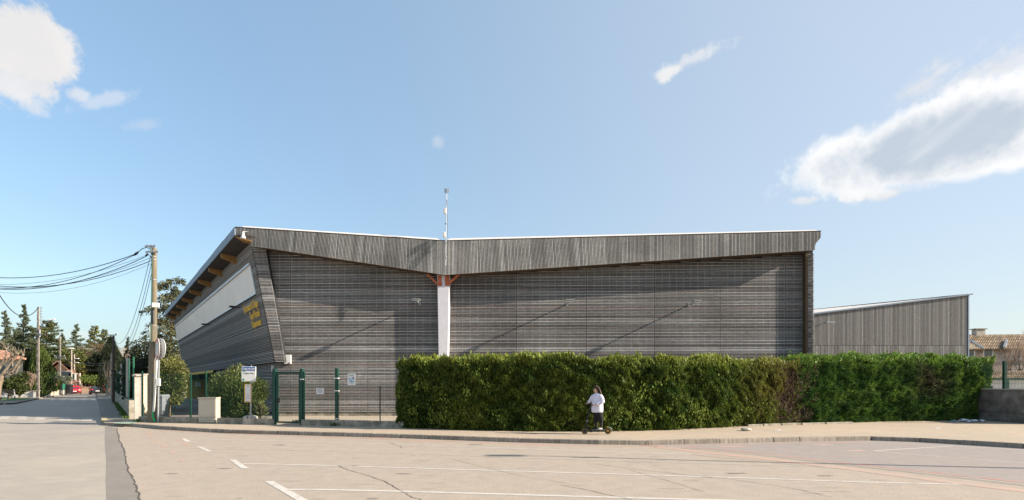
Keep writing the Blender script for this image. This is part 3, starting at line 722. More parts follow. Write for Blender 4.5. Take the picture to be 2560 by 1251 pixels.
# main volume (solid core under the roof)
mb = MB()
cz = .5
vol = [Vector((-7.9, wy(-7.9) + .35, 0)), Vector((XR, wy(XR) + .35, 0))]
pl = [vol[0], Vector((XC, wy(XC) + .35, 0)), vol[1]]
for i in range(2):
    a_, b_ = pl[i], pl[i + 1]; za_, zb_ = ztop(a_.x) + .2, ztop(b_.x) + .2
    mb.hexa([(*a_[:2], .1), (*b_[:2], .1), (*(b_ + D * (SLEN - 1))[:2], .1), (*(a_ + D * (SLEN - 1))[:2], .1), (*a_[:2], za_), (*b_[:2], zb_), (*(b_ + D * (SLEN - 1))[:2], zb_), (*(a_ + D * (SLEN - 1))[:2], za_)])
# keep the porch open: core starts inboard
core = mb.build('rear_walls', MT['back'], gym)
for v in core.data.vertices: pass
# zinc edge on the left eave, scalloped slightly like folded sheets
mb = MB(); n = 12
for i in range(n):
    t0, t1 = SLEN * i / n, SLEN * (i + 1) / n - .03
    a_ = RT[0] + NO * .0 + D * t0; b_ = RT[0] + D * t1; o_ = NO * .04
    dz0 = Vector((0, 0, -.40)); dz1 = Vector((0, 0, .02 + .02 * (i % 2)))
    mb.hexa([a_ + dz0, b_ + dz0, b_ + o_ + dz0, a_ + o_ + dz0, a_ + dz1, b_ + dz1, b_ + o_ + dz1, a_ + o_ + dz1])
mb.build('zinc_eave', MT['zinc'], gym)
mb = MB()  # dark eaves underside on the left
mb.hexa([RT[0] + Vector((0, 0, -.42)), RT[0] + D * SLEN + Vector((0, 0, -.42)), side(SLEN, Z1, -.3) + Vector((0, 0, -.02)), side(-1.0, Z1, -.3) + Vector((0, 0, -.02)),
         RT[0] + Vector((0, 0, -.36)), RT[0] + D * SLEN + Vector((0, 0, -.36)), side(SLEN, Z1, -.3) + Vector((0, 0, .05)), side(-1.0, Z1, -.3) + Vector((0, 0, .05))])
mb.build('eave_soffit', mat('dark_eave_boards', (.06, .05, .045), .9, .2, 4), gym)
# rafters
for px, py in ((580, 631), (546, 669), (518, 700), (494, 727), (474, 749), (457, 765), (443, 778), (431, 789)):
    t, z = side_from_px(px + 6, py)
    c_ = side(t, Z1 - .12, 0)
    mb = MB(); w_ = D * .11; a_ = c_ - NO * .1; b_ = c_ + NO * .74
    zz = lambda p, v: Vector((p.x, p.y, Z1 + v))
    mb.hexa([zz(a_ - w_, -.42), zz(b_ - w_, -.14), zz(b_ + w_, -.14), zz(a_ + w_, -.42), zz(a_ - w_, .02), zz(b_ - w_, .10), zz(b_ + w_, .10), zz(a_ + w_, .02)])
    mb.build('rafter', MT['rafter'], gym)
# fascia
def ytop(px): return 568 + (px - 589) * 34 / 523 if px < 1112 else 602 - (px - 1112) * 24 / 940
def yfull(px): return 620 + (px - 660) * 68 / 452 if px < 1112 else 688 - (px - 1112) * 62 / 926
def ybot(px):
    if px < 627: return 592 + (px - 589) * 10 / 38
    if px < 660: return 617 + (px - 627) * 3 / 33
    if px > 2038: return 611 - (px - 2038) * 16 / 14
    return yfull(px)
def fpt(px, py, d=0.0):
    f_ = (py - ytop(px)) / (yfull(px) - ytop(px)); return fr(px, py, FT - (FT - .8) * f_ + d)
def fascia(pa, pb, n, leanf, m):
    mb = MB(); bk = MB()
    for i in range(n):
        s0, s1 = (i + .22) / n, (i + .76) / n; x0_, x1_ = pa + (pb - pa) * s0, pa + (pb - pa) * s1; l_ = leanf((s0 + s1) / 2)
        b0, b1 = x0_ + l_, x1_ + l_; y0_, y1_ = ytop(x0_) + 1.5, ytop(x1_) + 1.5; j = random.uniform(0, .006)
        q0, q1 = ybot(b0), ybot(b1)
        mb.hexa([fpt(b0, q0, .03 + j), fpt(b1, q1, .03 + j), fpt(b1, q1, 0), fpt(b0, q0, 0), fpt(x0_, y0_, .03 + j), fpt(x1_, y1_, .03 + j), fpt(x1_, y1_, 0), fpt(x0_, y0_, 0)])
    xs = np.linspace(pa, pb, 60)
    for i in range(59):
        a_, b_ = xs[i], xs[i + 1]
        bk.hexa([fpt(a_, ybot(a_) - .6, -.005), fpt(b_, ybot(b_) - .6, -.005), fpt(b_, ybot(b_) - .6, -.08), fpt(a_, ybot(a_) - .6, -.08), fpt(a_, ytop(a_), -.005), fpt(b_, ytop(b_), -.005), fpt(b_, ytop(b_), -.08), fpt(a_, ytop(a_), -.08)])
    f_ = mb.build('fascia', m, gym, kind='stuff'); bk.build('fascia_board', MT['back'], f_)
    return f_
NL = 154
segs = [(589, 589 + 523 / 3), (589 + 523 / 3, 589 + 2 * 523 / 3), (589 + 2 * 523 / 3, 1112)]
for a_, b_ in segs: fascia(a_, b_, 51, lambda s, a_=a_, b_=b_: -6.0 * math.sin(math.pi * min(1, ((a_ + (b_ - a_) * s) - 589) / 523)) if a_ > 640 or s > .3 else 0, MT['slatv'])
for k in range(5):
    a_, b_ = 1112 + 188 * k, 1112 + 188 * (k + 1)
    fascia(a_, b_, 55, (lambda s, a_=a_, b_=b_: 5.0 * math.sin(math.pi * min(1, ((a_ + (b_ - a_) * s) - 1112) / 500)) if (a_ + (b_ - a_) * s) < 1612 else 0), MT['slatv'])
mb = MB()   # dark top cap along the fascia
for a_, b_ in ((589, 1112), (1112, 2052)):
    mb.beam(fr(a_, ytop(a_) + .2, FT), fr(b_, 602.2 if b_ < 1200 else ytop(b_) + .2, FT), .07, .03)
mb.build('fascia_cap', MT['poledark'], gym)
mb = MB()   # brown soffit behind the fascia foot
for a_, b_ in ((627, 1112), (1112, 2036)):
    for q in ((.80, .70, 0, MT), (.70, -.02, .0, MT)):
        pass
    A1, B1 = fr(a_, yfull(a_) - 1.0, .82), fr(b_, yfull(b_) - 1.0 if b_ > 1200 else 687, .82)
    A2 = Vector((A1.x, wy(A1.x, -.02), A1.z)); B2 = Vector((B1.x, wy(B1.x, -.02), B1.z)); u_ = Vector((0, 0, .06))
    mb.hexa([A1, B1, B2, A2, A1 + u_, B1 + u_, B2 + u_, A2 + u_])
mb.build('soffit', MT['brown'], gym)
mb = MB(); A1 = fr(589, 594, 1.0); B1 = fr(627, 604, .95)
mb.hexa([A1, B1, B1 + Vector((0, .9, 0)), A1 + Vector((-.1, .9, 0)), A1 + Vector((0, 0, .05)), B1 + Vector((0, 0, .05)), B1 + Vector((0, .9, .05)), A1 + Vector((-.1, .9, .05))])
mb.build('corner_soffit', MT['rafter'], gym)
# cream flashing strips behind the fascia top
for a_, b_, ya, yb, za, zb_ in ((608, 1092, 565.5, 596.0, 572, 602), (1125, 2040, 596.3, 575.0, 603, 580)):
    e0 = 14 if a_ < 1000 else 0; e1 = 0
    A = fr(a_, ya, .5); B = fr(b_, yb, .5); A0 = fr(a_ - (6 if a_ < 1000 else 12), za, .95); B0 = fr(b_ + (6 if a_ > 1000 else 12), zb_, .95)
    mb = MB(); e = D * 36
    mb.hexa([A0, B0, B0 + e, A0 + e, A, B, B + e, A + e]); mb.build('roof_covering', MT['cream'], gym)
# central column with red-oxide corbels and struts
mb = MB()
for (p0, p1, ph0, ph1) in ((1093.5, 1123, 686, 780), (1095, 1121.5, 780, 890), (1097, 1119, 890, 1041)):
    pass
t0_, t1_ = fr(1093, 684, .55), fr(1124, 684, .55); b0_, b1_ = fr(1098.5, 1041, .55), fr(1117, 1041, .55); k_ = Vector((0, .5, 0))
b0_.z = b1_.z = .1
mb.hexa([b0_, b1_, b1_ + k_, b0_ + k_, t0_, t1_, t1_ + k_, t0_ + k_])
colm = bevel(mb.build('column', MT['plaster'], gym), .02, 1)
random.seed(3)
for (xa, xb, s_) in ((1094.5, 1104.5, 1), (1112.5, 1123.0, -1)):
    y_ = 689; mb = MB()
    while y_ < 714:
        e_ = random.uniform(-1.2, 1.2); xi = (xb + e_) if s_ == 1 else (xa - e_)
        A_, B_ = (xa, xi) if s_ == 1 else (xi, xb)
        a_, b_ = fr(A_, y_, .575), fr(B_, y_, .575); c_, d_ = fr(A_, y_ + 2.05, .575), fr(B_, y_ + 2.05, .575); k_ = Vector((0, .03, 0))
        mb.hexa([c_, d_, d_ + k_, c_ + k_, a_, b_, b_ + k_, a_ + k_]); y_ += 2.0
    mb.build('oxide_patch', MT['terra'], colm)
for a_, b_ in (((1068, 686), (1095, 712)), ((1147, 687), (1122, 710))):
    mb = MB(); mb.beam(fr(*a_, .5), fr(*b_, .5), .14, .10); mb.build('strut', MT['terra'], gym)
# lettering on the side wall
def to_mesh(o):
    dg = bpy.context.evaluated_depsgraph_get(); me = bpy.data.meshes.new_from_object(o.evaluated_get(dg)); n = bpy.data.objects.new(o.name, me)
    C.objects.link(n); n.parent = o.parent; n.matrix_local = o.matrix_local.copy(); bpy.data.objects.remove(o); n.name = 'lettering'; return n
def sign_text(txt, px, py, h, m, parent, sx=.72):
    t, z = side_from_px(px, py)
    cu = bpy.data.curves.new('lettering', 'FONT'); cu.body = txt; cu.size = h; cu.extrude = .012; cu.align_x = 'RIGHT'; cu.space_character = 1.0; cu.offset = .0
    o = bpy.data.objects.new('lettering', cu); C.objects.link(o); cu.materials.append(m)
    xax = -D; up = (side(0, Z1) - side(0, Z0)).normalized(); nrm = xax.cross(up).normalized(); up = nrm.cross(xax)
    mt = Matrix((xax, up, nrm)).transposed().to_4x4(); mt.translation = side(t, z, .05) - root_loc(parent)
    o.parent = parent; o.matrix_local = mt @ Matrix.Diagonal((sx, 1, 1, 1)); return to_mesh(o)
sign_text('Gymnase & Dojo', 648, 766, .62, MT['yel'], gym, .80)
sign_text('Guy P\u00e9coul', 652.5, 790, .60, MT['yel'], gym, .80)
sign_text('Roquemaure', 656.5, 812, .56, MT['yel'], gym, .72)
# wall lamps of the front: thing per lamp
def wall_lamp(px, py, label, off=0.07, arm=1.02):
    p = fr(px, py, off); t = thing('wall_floodlight', label, 'floodlight', p, 0, 'floodlights on the timber walls')
    mb = MB(); mb.beam((0, 0, 0), (0, -arm, .02), .05, .05); mb.box((0, .0, 0), (.12, .05, .16)); mb.build('bracket_arm', MT['galv'], t, True)
    mb = MB(); mb.hexa([(-.20, -arm - .26, -.0), (.24, -arm - .26, -.0), (.24, -arm + .05, -.03), (-.20, -arm + .05, -.03), (-.18, -arm - .25, .04), (.22, -arm - .25, .04), (.22, -arm + .05, .05), (-.18, -arm + .05, .05)])
    bevel(mb.build('lamp_head', MT['galv'], t, True), .015, 1)
    mb = MB(); mb.box((.02, -arm - .10, -.024), (.36, .22, .012)); mb.build('lamp_glass', MT['lamp'], t, True)
    return t
wall_lamp(1049, 759, 'floodlight on the timber wall just left of the white column')
wall_lamp(1417, 761, 'middle floodlight on the right timber wall, above the hedge')
wall_lamp(1722, 763, 'floodlight with a long slanting shadow on the right timber wall')
for px, py, lb in ((601, 769, 'small dark lamp below the window band nearest the yellow lettering'), (526, 812, 'small dark lamp below the window band further along the leaning side wall')):
    t_, z_ = side_from_px(px, py); p = side(t_, z_, .02); o = thing('side_wall_lamp', lb, 'lamp', p, 0, 'lamps on the leaning side wall')
    mb = MB(); mb.beam(p, p + NO * .4, .05, .05); mb.build('bracket_arm', MT['blackm'], o); mb = MB(); mb.box(p + NO * .4, (.34, .26, .09), .67); mb.build('lamp_head', MT['blackm'], o)
# antenna mast
p = fr(1113.5, 664, 1.1); am = thing('antenna_mast', 'slim white antenna mast rising from the fold of the roof edge', 'antenna', p)
mb = MB(); top = fr(1116.5, 478, 1.20); bt = fr(1114, 664, 1.20); mb.tube([bt, top], .028, 8); mb.build('pole', MT['alu'], am)
for px, py, w_, h_ in ((1112.6, 528, .13, .28), (1110.5, 587, .12, .27)):
    mb = MB(); q = fr(px, py, 1.28); mb.box(q, (w_, .1, h_)); bevel(mb.build('antenna_box', MT['cream'], am), .02, 1)
mb = MB()
for dx_ in (-.07, .0, .08):
    q = fr(1116.3, 477, 1.24); mb.box(q + Vector((dx_, -.03 * (dx_ == 0), 0)), (.05, .05, .2))
q = fr(1114, 475, 1.24); mb.tube([q, q + Vector((0, 0, .16))], .008, 5); mb.build('antenna_head', MT['galv'], am)
mb = MB(); mb.tube([fr(1117, 500, 1.25), fr(1118.5, 545, 1.27), fr(1119, 580, 1.27), fr(1116.8, 600, 1.25), fr(1116.5, 640, 1.25)], .009, 5); mb.build('cable', MT['wire'], am)
for y_ in (560, 608, 645): mb = MB(); q = fr(1115, y_, 1.20); mb.lathe(q, [(.06, -.02), (.06, .02)], 8); mb.build('clamp', MT['galv'], am)
# small lamp under the corner of the roof
q = fr(608, 590, 1.25); lp = thing('corner_lamp', 'white conical lamp fixed at the left end of the roof edge', 'lamp', q)
mb = MB(); mb.lathe(q, [(.025, .22), (.05, .13), (.075, .0), (.12, -.10), (.11, -.13), (.02, -.14)], 14); mb.build('lamp_shade', MT['wht'], lp, smooth=True)
mb = MB(); mb.beam(q + Vector((0, .0, .2)), q + Vector((.1, .3, .3)), .03, .03); mb.build('bracket', MT['galv'], lp)
# white box and alarm box on the wall
q = fr(719.5, 899, .12); o = thing('wall_box', 'white flat junction box on the timber wall above the gate', 'junction box', q)
mb = MB(); mb.box(q, (.33, .10, .46), .04); bevel(mb.build('cover', MT['wht'], o), .012, 2)
mb = MB(); mb.box(q + Vector((.1, -.055, -.18)), (.1, .006, .04), .04); mb.build('label_plate', MT['ink'], o)
t_ = P0 + D * .7; q = Vector((t_.x, t_.y, 2.62)) + NO * .1; o = thing('corner_sensor', 'small pale alarm box under the leaning corner', 'alarm', q)
mb = MB(); mb.box(q, (.12, .1, .32), .67); mb.build('cover', MT['wht'], o); mb = MB(); mb.box(q + Vector((0, 0, -.18)), (.1, .08, .05), .67); mb.build('lens', MT['sred'], o)

# ------------------------------------------------------------------ second timber hall (right)
hall = thing('timber_hall', 'lower hall with vertical timber boards and a single-pitch roof, behind the right hedge', 'building', PX(2200, 1002, 42).xy.to_3d())
BY = 42.0
def bp(px, py, d=0): return PX(px, py, BY - d)
def htop(px): return 786 - (px - 2026) * 49 / 392
mb = MB(); A = bp(2000, htop(2000)); B = bp(2418, htop(2418)); mb.hexa([(A.x, BY, .1), (B.x, BY, .1), (B.x, BY + 22, .1), (A.x, BY + 22, .1), (A.x, BY, A.z - .05), (B.x, BY, B.z - .05), (B.x, BY + 22, B.z - .05), (A.x, BY + 22, A.z - .05)])
mb.build('wall', MT['back'], hall)
zs = CAMH + (HZ - 864) / F * BY
x = A.x + .02; seg_i = 0
while x < B.x - .05:
    mb = MB(); xe = min(x + 2.35, B.x - .02)
    while x < xe - .03:
        w_ = .075; zt = A.z + (B.z - A.z) * (x - A.x) / (B.x - A.x) - .06; j = random.uniform(0, .006)
        mb.box((x + w_ / 2, BY - .02 - j, (zs + .01 + zt) / 2), (w_, .04, zt - zs - .02)); mb.box((x + w_ / 2 + random.uniform(-.01, .01), BY - .02 - j, (zs + .1) / 2 - .01), (w_, .04, zs - .11)); x += .112
    mb.build('board_panel', MT['slath'], hall, kind='stuff'); x = max(x, xe)
mb = MB(); mb.beam(A + Vector((0, -.08, 0)), B + Vector((.35, -.08, .03)), .16, .10); mb.beam((B.x + .06, BY - .02, .1), (B.x + .06, BY - .02, B.z), .1, .1); mb.build('metal_edge', MT['zinc'], hall)
mb = MB(); A2 = PX(2010, 777, 50); B2 = PX(2420, 736.5, 44); mb.hexa([A + Vector((0, .1, .02)), B + Vector((0, .1, .02)), B2 + Vector((0, .3, -.06)), A2 + Vector((0, 0, -.05)), A + Vector((0, .1, .10)), B + Vector((0, .1, .06)), B2 + Vector((0, .3, -.02)), A2 + Vector((0, 0, .02))])
mb.build('roof', MT['cream'], hall)
mb = MB(); mb.beam(A2, B2 + Vector((0, 0, .0)), .1, .10); mb.build('rear_roof_edge', MT['poledark'], hall)
q = bp(2051, 811, .05); o = thing('wall_floodlight', 'floodlight at the left end of the vertical-board hall', 'floodlight', q, 0, 'floodlights on the timber walls')
mb = MB(); mb.beam((0, 0, 0), (.25, -.9, .04), .06, .06); mb.build('bracket_arm', MT['galv'], o, True); mb = MB(); mb.box((.15, -1.0, .03), (.7, .35, .09)); mb.build('lamp_head', MT['galv'], o, True)
q = bp(2106, 886, .05); o = thing('wall_spotlight', 'black box lamp on the board wall just above the green hedge', 'lamp', q)
mb = MB(); mb.box((0, -.12, 0), (.45, .2, .14)); mb.build('lamp_head', MT['blackm'], o, True); mb = MB(); mb.beam((0, 0, .02), (0, -.1, .02), .08); mb.build('bracket', MT['blackm'], o, True)
# ------------------------------------------------------------------ FENCE, GATE, LOW WALL along the pavement
def wall_seg(pxa, pxb, zt, m, name, label, cat, th=.2, grp=None):
    a_, b_ = fence_at(pxa), fence_at(pxb); o = thing(name, label, cat, a_, 0, grp); L_ = (b_ - a_).length; n = max(1, round(L_ / 1.3)); d_ = (b_ - a_).normalized(); nn = Vector((-d_.y, d_.x, 0)) * th
    for i in range(n):
        p, q = a_ + d_ * (L_ * i / n + .006), a_ + d_ * (L_ * (i + 1) / n - .006); t_ = zt + random.uniform(-.01, .01)
        mb = MB(); mb.hexa([(*p[:2], .08), (*q[:2], .08), (*(q + nn)[:2], .08), (*(p + nn)[:2], .08), (*p[:2], t_), (*q[:2], t_), (*(q + nn)[:2], t_), (*(p + nn)[:2], t_)])
        bevel(mb.build('block', m, o), .02, 1)
    return o
wall_seg(345, 493, .36, MT['conc'], 'low_wall', 'low mossy concrete wall between the white pillar and the beige cabinet', 'wall', grp='low walls under the wire fence')
wall_seg(541, 684, .36, MT['conc'], 'low_wall', 'low concrete wall running behind the bus stop up to the gate', 'wall', grp='low walls under the wire fence')
wall_seg(752, 1012, .36, MT['conc'], 'low_wall', 'low cracked concrete wall between the gate and the hedge', 'wall', grp='low walls under the wire fence')
def mesh_panel(mb, a_, b_, z0, z1, vs=.05, hs=.2, r=.0028):
    d_ = (b_ - a_); L_ = d_.length; d_ = d_.normalized(); n = int(L_ / vs)
    for i in range(n + 1):
        p = a_ + d_ * L_ * i / n; mb.beam((p.x, p.y, z0), (p.x, p.y, z1), r * 2, r * 2)
    z = z0
    while z <= z1 + .001:
        mb.beam((a_.x, a_.y, z), (b_.x, b_.y, z), r * 2.4, r * 2.4); z += hs
off = Vector((.02, .11, 0))
def post(mb, px, z0, z1, w_=.06, d_=.06, o_=off):
    p = fence_at(px) + o_; mb.box((p.x, p.y, (z0 + z1) / 2), (w_, d_, z1 - z0), -.2)
fn = thing('wire_fence', 'green welded wire fence standing on the low wall left of the gate', 'fence', fence_at(345), 0, 'wire fences')
for pxp in (350, 372, 510):
    mb = MB(); post(mb, pxp, .3, 2.36, .05, .05); mb.build('post', MT['green'], fn)
mb = MB(); post(mb, 455, .3, 2.2, .05, .05, Vector((0, .6, 0))); mb.build('post', MT['green'], fn)
for a_, b_ in ((346, 371), (374, 509), (511, 679)):
    mb = MB(); mesh_panel(mb, fence_at(a_) + off, fence_at(b_) + off, .38, 2.25, .06, .2, .0019); mb.build('mesh_panel', MT['green'], fn, kind='stuff')
fn2 = thing('wire_fence', 'green welded wire fence with two paper notices, right of the gate', 'fence', fence_at(757), 0, 'wire fences')
mb = MB(); post(mb, 838.5, .3, 2.42, .11, .11); mb.build('post', MT['green'], fn2)
mb = MB(); post(mb, 756, .3, 2.3, .06, .06); mb.build('post', MT['green'], fn2)
mb = MB(); post(mb, 1005, .3, 2.35, .05, .05); mb.build('post', MT['green'], fn2)
mb = MB(); post(mb, 942, .3, 1.7, .035, .035, Vector((0, .5, 0))); mb.build('thin_post', MT['blackm'], fn2)
for a_, b_ in ((758, 835), (842, 1003)):
    mb = MB(); mesh_panel(mb, fence_at(a_) + off, fence_at(b_) + off, .38, 2.25, .06, .2, .0019); mb.build('mesh_panel', MT['green'], fn2, kind='stuff')
for pxp, zz in ((752.5, 1.98), (838.5, 2.02), (838.5, 1.52), (838.5, .42)):
    mb = MB(); p = fence_at(pxp) + off; mb.box((p.x, p.y, zz), (.15, .14, .035), -.2); mb.build('cable_tie', MT['wht'], fn2)
# gate
gt = thing('wire_gate', 'dark green single-leaf wire gate in the fence beside the timber wall', 'gate', fence_at(685))
for pxp, zt in ((682.5, 2.42), (750.5, 2.42)):
    mb = MB(); post(mb, pxp, .13, zt, .12, .12); mb.build('gate_post', MT['green'], gt)
mb = MB(); post(mb, 678.5, .3, 2.25, .05, .05); post(mb, 687.5, .25, 2.3, .05, .05); mb.build('hinge_post', MT['green'], gt)
a_, b_ = fence_at(690) + off, fence_at(745) + off
mb = MB(); up = Vector((0, 0, 1))
for p in (a_, b_): mb.beam((p.x, p.y, .22), (p.x, p.y, 2.28), .055, .05)
for z in (.24, 2.26): mb.beam((a_.x, a_.y, z), (b_.x, b_.y, z), .05, .06)
fr_ = mb.build('gate_frame', MT['green'], gt)
mb = MB(); mesh_panel(mb, a_, b_, .26, 2.24, .05, .2, .0021); mb.build('mesh_panel', MT['green'], gt, kind='stuff')
p = fence_at(693) + off; mb = MB(); mb.box((p.x, p.y - .05, 1.12), (.07, .07, .2), -.2); mb.beam((p.x, p.y - .1, 1.15), (p.x + .12, p.y - .12, 1.15), .025); mb.build('lock', MT['blackm'], gt)
# notices (flat print on the fence)
def notice(pxc, pyc, w_, h_, label, m, lines):
    p = fence_at(pxc); p = Vector((p.x, p.y - .0, CAMH + (HZ - pyc) / F * p.y)) + Vector((.02, .06, 0)); o = thing('notice', label, 'notice', p, -.2, 'notices tied to the fence')
    mb = MB(); mb.box((0, 0, 0), (w_, .006, h_)); mb.build('sheet_of_paper', m, o, True)
    for nm, mm, rects in lines:
        for (x, z, ww, hh) in rects: mb = MB(); mb.box((x, -.0045, z), (ww, .002, hh)); mb.build(nm, mm, o, True)
rl = [(random.uniform(-.01, .01), .10 - .03 * i, random.uniform(.2, .27), .008) for i in range(7)]
notice(797.5, 978, .33, .25, 'small white landscape notice with black print on the fence', MT['paper'], [('print', MT['ink'], rl)])
notice(876.5, 949, .33, .46, 'tall poster with blue drawing and a red dot on the fence', MT['paper'], [('print', MT['inkblue'], [(random.uniform(-.11, .10), random.uniform(-.12, .07), random.uniform(.02, .06), random.uniform(.015, .05)) for _ in range(22)]), ('headline', mat('olive_ink', (.3, .34, .2), .7, 0), [(-.02, .17, .22, .02), (.0, .14, .14, .012), (0, -.17, .2, .014)]), ('red_mark', MT['sred'], [(.09, .07, .05, .05)])])

# ------------------------------------------------------------------ HEDGES
def hedge(name, label, px0, px1, H, depth, nleaf, colfn, dirfn, ln, wd, seed, endl=True, endr=True, dead=None):
    pts = [p for p in hedge_w]; xs = np.array([p.x for p in pts]); ys = np.array([p.y for p in pts])
    def foot(px):
        a = (px - 1280) / F
        for i in range(len(pts) - 1):
            p, q = pts[i], pts[i + 1]; den = (q.x - p.x) - a * (q.y - p.y); s = (a * p.y - p.x) / den
            if -1e-6 <= s <= 1 + 1e-6 or i == len(pts) - 2: return p.x + s * (q.x - p.x)
    xa, xb = foot(px0), foot(px1); root = thing(name, label, 'hedge', (xa, float(np.interp(xa, xs, ys)), KH)); rng = np.random.default_rng(seed)
    fy = lambda x: np.interp(x, xs, ys)
    Lx = xb - xa; af = Lx * H; at = Lx * depth; ae = depth * H
    w_ = np.array([af, at * 1.3, ae if endl else 0, ae if endr else 0]); cnt = (nleaf * w_ / w_.sum()).astype(int)
    C_, Nn = [], []
    # front
    n = cnt[0]; x = rng.uniform(xa, xb, n); z = rng.uniform(0.02, H, n); C_.append(np.c_[x, fy(x), z]); Nn.append(np.tile([0, -1.0, 0], (n, 1)))
    n = cnt[1]; x = rng.uniform(xa, xb, n); u = rng.uniform(0, depth, n); C_.append(np.c_[x, fy(x) + u, np.full(n, H)]); Nn.append(np.tile([0, 0, 1.0], (n, 1)))
    n = cnt[2]; z = rng.uniform(0, H, n); u = rng.uniform(0, depth, n); C_.append(np.c_[np.full(n, xa), fy(xa) + u, z]); Nn.append(np.tile([-1.0, 0, 0], (n, 1)))
    n = cnt[3]; z = rng.uniform(0, H, n); u = rng.uniform(0, depth, n); C_.append(np.c_[np.full(n, xb), fy(xb) + u, z]); Nn.append(np.tile([1.0, 0, 0], (n, 1)))
    P = np.vstack(C_); NN = np.vstack(Nn)
    # round the edges
    ed = np.clip((P[:, 2] - (H - .35)) / .35, 0, 1); P[:, 1] += np.where(NN[:, 1] < 0, ed ** 2 * .22, 0)
    el_ = np.clip((xa + .5 - P[:, 0]) / .5, 0, 1) if endl else 0
    er_ = np.clip((P[:, 0] - xb + .5) / .5, 0, 1) if endr else 0
    P[:, 1] += np.where(NN[:, 1] < 0, (el_ ** 2 + er_ ** 2) * .35, 0)
    if endr: P[:, 0] += np.where(NN[:, 0] > 0, vnoise(P, 2.0, 5) * .15 + .15 * np.sin(P[:, 2] * 2.2), 0)
    bump = vnoise(P, 4.5, seed) * .10 + vnoise(P, 11, seed + 1) * .08 + vnoise(P, 1.4, seed + 2) * .06
    deep = rng.exponential(.075, len(P)); P = P + NN * (bump - deep)[:, None]
    P[:, 2] += np.where(NN[:, 2] > 0, vnoise(P, 3.5, seed + 7) * .05 + rng.exponential(.035, len(P)), 0)
    P[:, 2] = np.clip(P[:, 2], .03, None) + KH
    if dead is not None:
        keep = ~dead(P, rng); P, NN = P[keep], NN[keep]
    dr = dirfn(P, NN, rng); l_ = ln * rng.uniform(.6, 1.5, len(P)); c = colfn(P, NN, rng, bump if dead is None else bump[keep])
    leaves('foliage', P, dr, l_, l_ * wd, c, MT['leaf'], root, 'stuff')
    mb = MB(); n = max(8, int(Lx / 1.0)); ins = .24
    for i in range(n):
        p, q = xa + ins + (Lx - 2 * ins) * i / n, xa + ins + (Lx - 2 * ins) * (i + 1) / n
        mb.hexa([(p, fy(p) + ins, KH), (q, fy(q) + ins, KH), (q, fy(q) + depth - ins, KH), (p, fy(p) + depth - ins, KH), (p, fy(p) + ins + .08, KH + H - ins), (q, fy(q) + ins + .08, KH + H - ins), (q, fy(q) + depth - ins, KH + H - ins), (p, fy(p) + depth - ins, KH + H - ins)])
    mb.build('shade_core', MT['core'], root)  # dark solid filler, the hedge's inner shade put into its colour
    # stray long shoots
    n = int(Lx * 9); x = rng.uniform(xa, xb, n); base = np.c_[x, fy(x) + rng.uniform(0, depth * .7, n), np.full(n, H + KH - .02)]
    PP, DD = [], []
    for k in range(5): PP.append(base + np.c_[rng.normal(0, .02, n), rng.normal(0, .02, n), .035 * k * rng.uniform(.2, 1.3, n)]); DD.append(np.c_[rng.normal(0, .35, n), rng.normal(0, .35, n), np.ones(n)])
    PP = np.vstack(PP); DD = np.vstack(DD); leaves('top_shoots', PP, DD, .08, .03, colfn(PP, np.tile([0, 0, 1.0], (len(PP), 1)), rng, np.zeros(len(PP)) + .1), MT['leaf'], root, 'stuff')
    return root, foot, fy
def px_of(P): return 1280 + F * P[:, 0] / P[:, 1]
def col1(P, NN, rng, b):
    n = len(P); base = np.array([.036, .070, .010]); yel = np.array([.25, .28, .04]); brn = np.array([.16, .115, .035])
    k = np.clip(rng.exponential(.13, n) + vnoise(P, 1.8, 3) * .10 + vnoise(P, 6, 4) * .10, 0, 1); zt = np.clip((P[:, 2] - 2.38) / .35, 0, 1); k = np.clip(k * 1.15 + zt * .6, 0, 1.15)  # sunlit top and rare highlights put into the leaf colour
    c = base + (yel - base) * k[:, None]
    px = px_of(P); q = np.clip((px - 1820) / 200, 0, 1) * np.clip(.55 + vnoise(P, 1.3, 9) * .5, 0, 1); q = np.clip(q, 0, .85)
    c = c * (1 - q[:, None]) + brn * q[:, None]
    return c * rng.uniform(.7, 1.3, (n, 1))
def dir1(P, NN, rng): return NN * .55 + np.array([0, -.1, .9]) + rng.normal(0, .42, P.shape)
def dead1(P, rng):
    px = px_of(P); zz = P[:, 2]
    v = (px > 1958 + 10 * np.sin(zz * 4)) & (zz < 2.45) & (rng.random(len(P)) < .9)
    return v
h1, foot1, fy = hedge('hedge', 'long clipped yellow-green hedge behind the scooter rider, left of the dead brown gap', 978, 2000, 2.50, 1.3, 150000, col1, dir1, .125, .40, 11, True, False, dead1)
rg = np.random.default_rng(77); PP, DD, CC = [], [], []
for k in range(120):
    x = rg.uniform(foot1(1000), foot1(1930)); z = rg.uniform(.25, 2.45) if k % 3 else rg.uniform(.2, .7); c = np.array([x, float(fy(x)) - .02, z + KH]); m = int(rg.integers(14, 40)); r_ = rg.uniform(.05, .15)
    q = c + rg.normal(0, 1, (m, 3)) * np.array([r_, .03, r_ * 1.2]); PP.append(q); DD.append(np.c_[rg.normal(0, .5, m), -.6 + rg.normal(0, .3, m), np.abs(rg.normal(.8, .4, m))]); CC.append(np.array([.19, .24, .045]) * rg.uniform(.55, 1.35) * rg.uniform(.75, 1.25, (m, 1)))
leaves('bright_tufts', np.vstack(PP), np.vstack(DD), .12, .045, np.vstack(CC), MT['leaf'], h1, 'stuff')  # yellow-green leaf clusters scattered over the front face
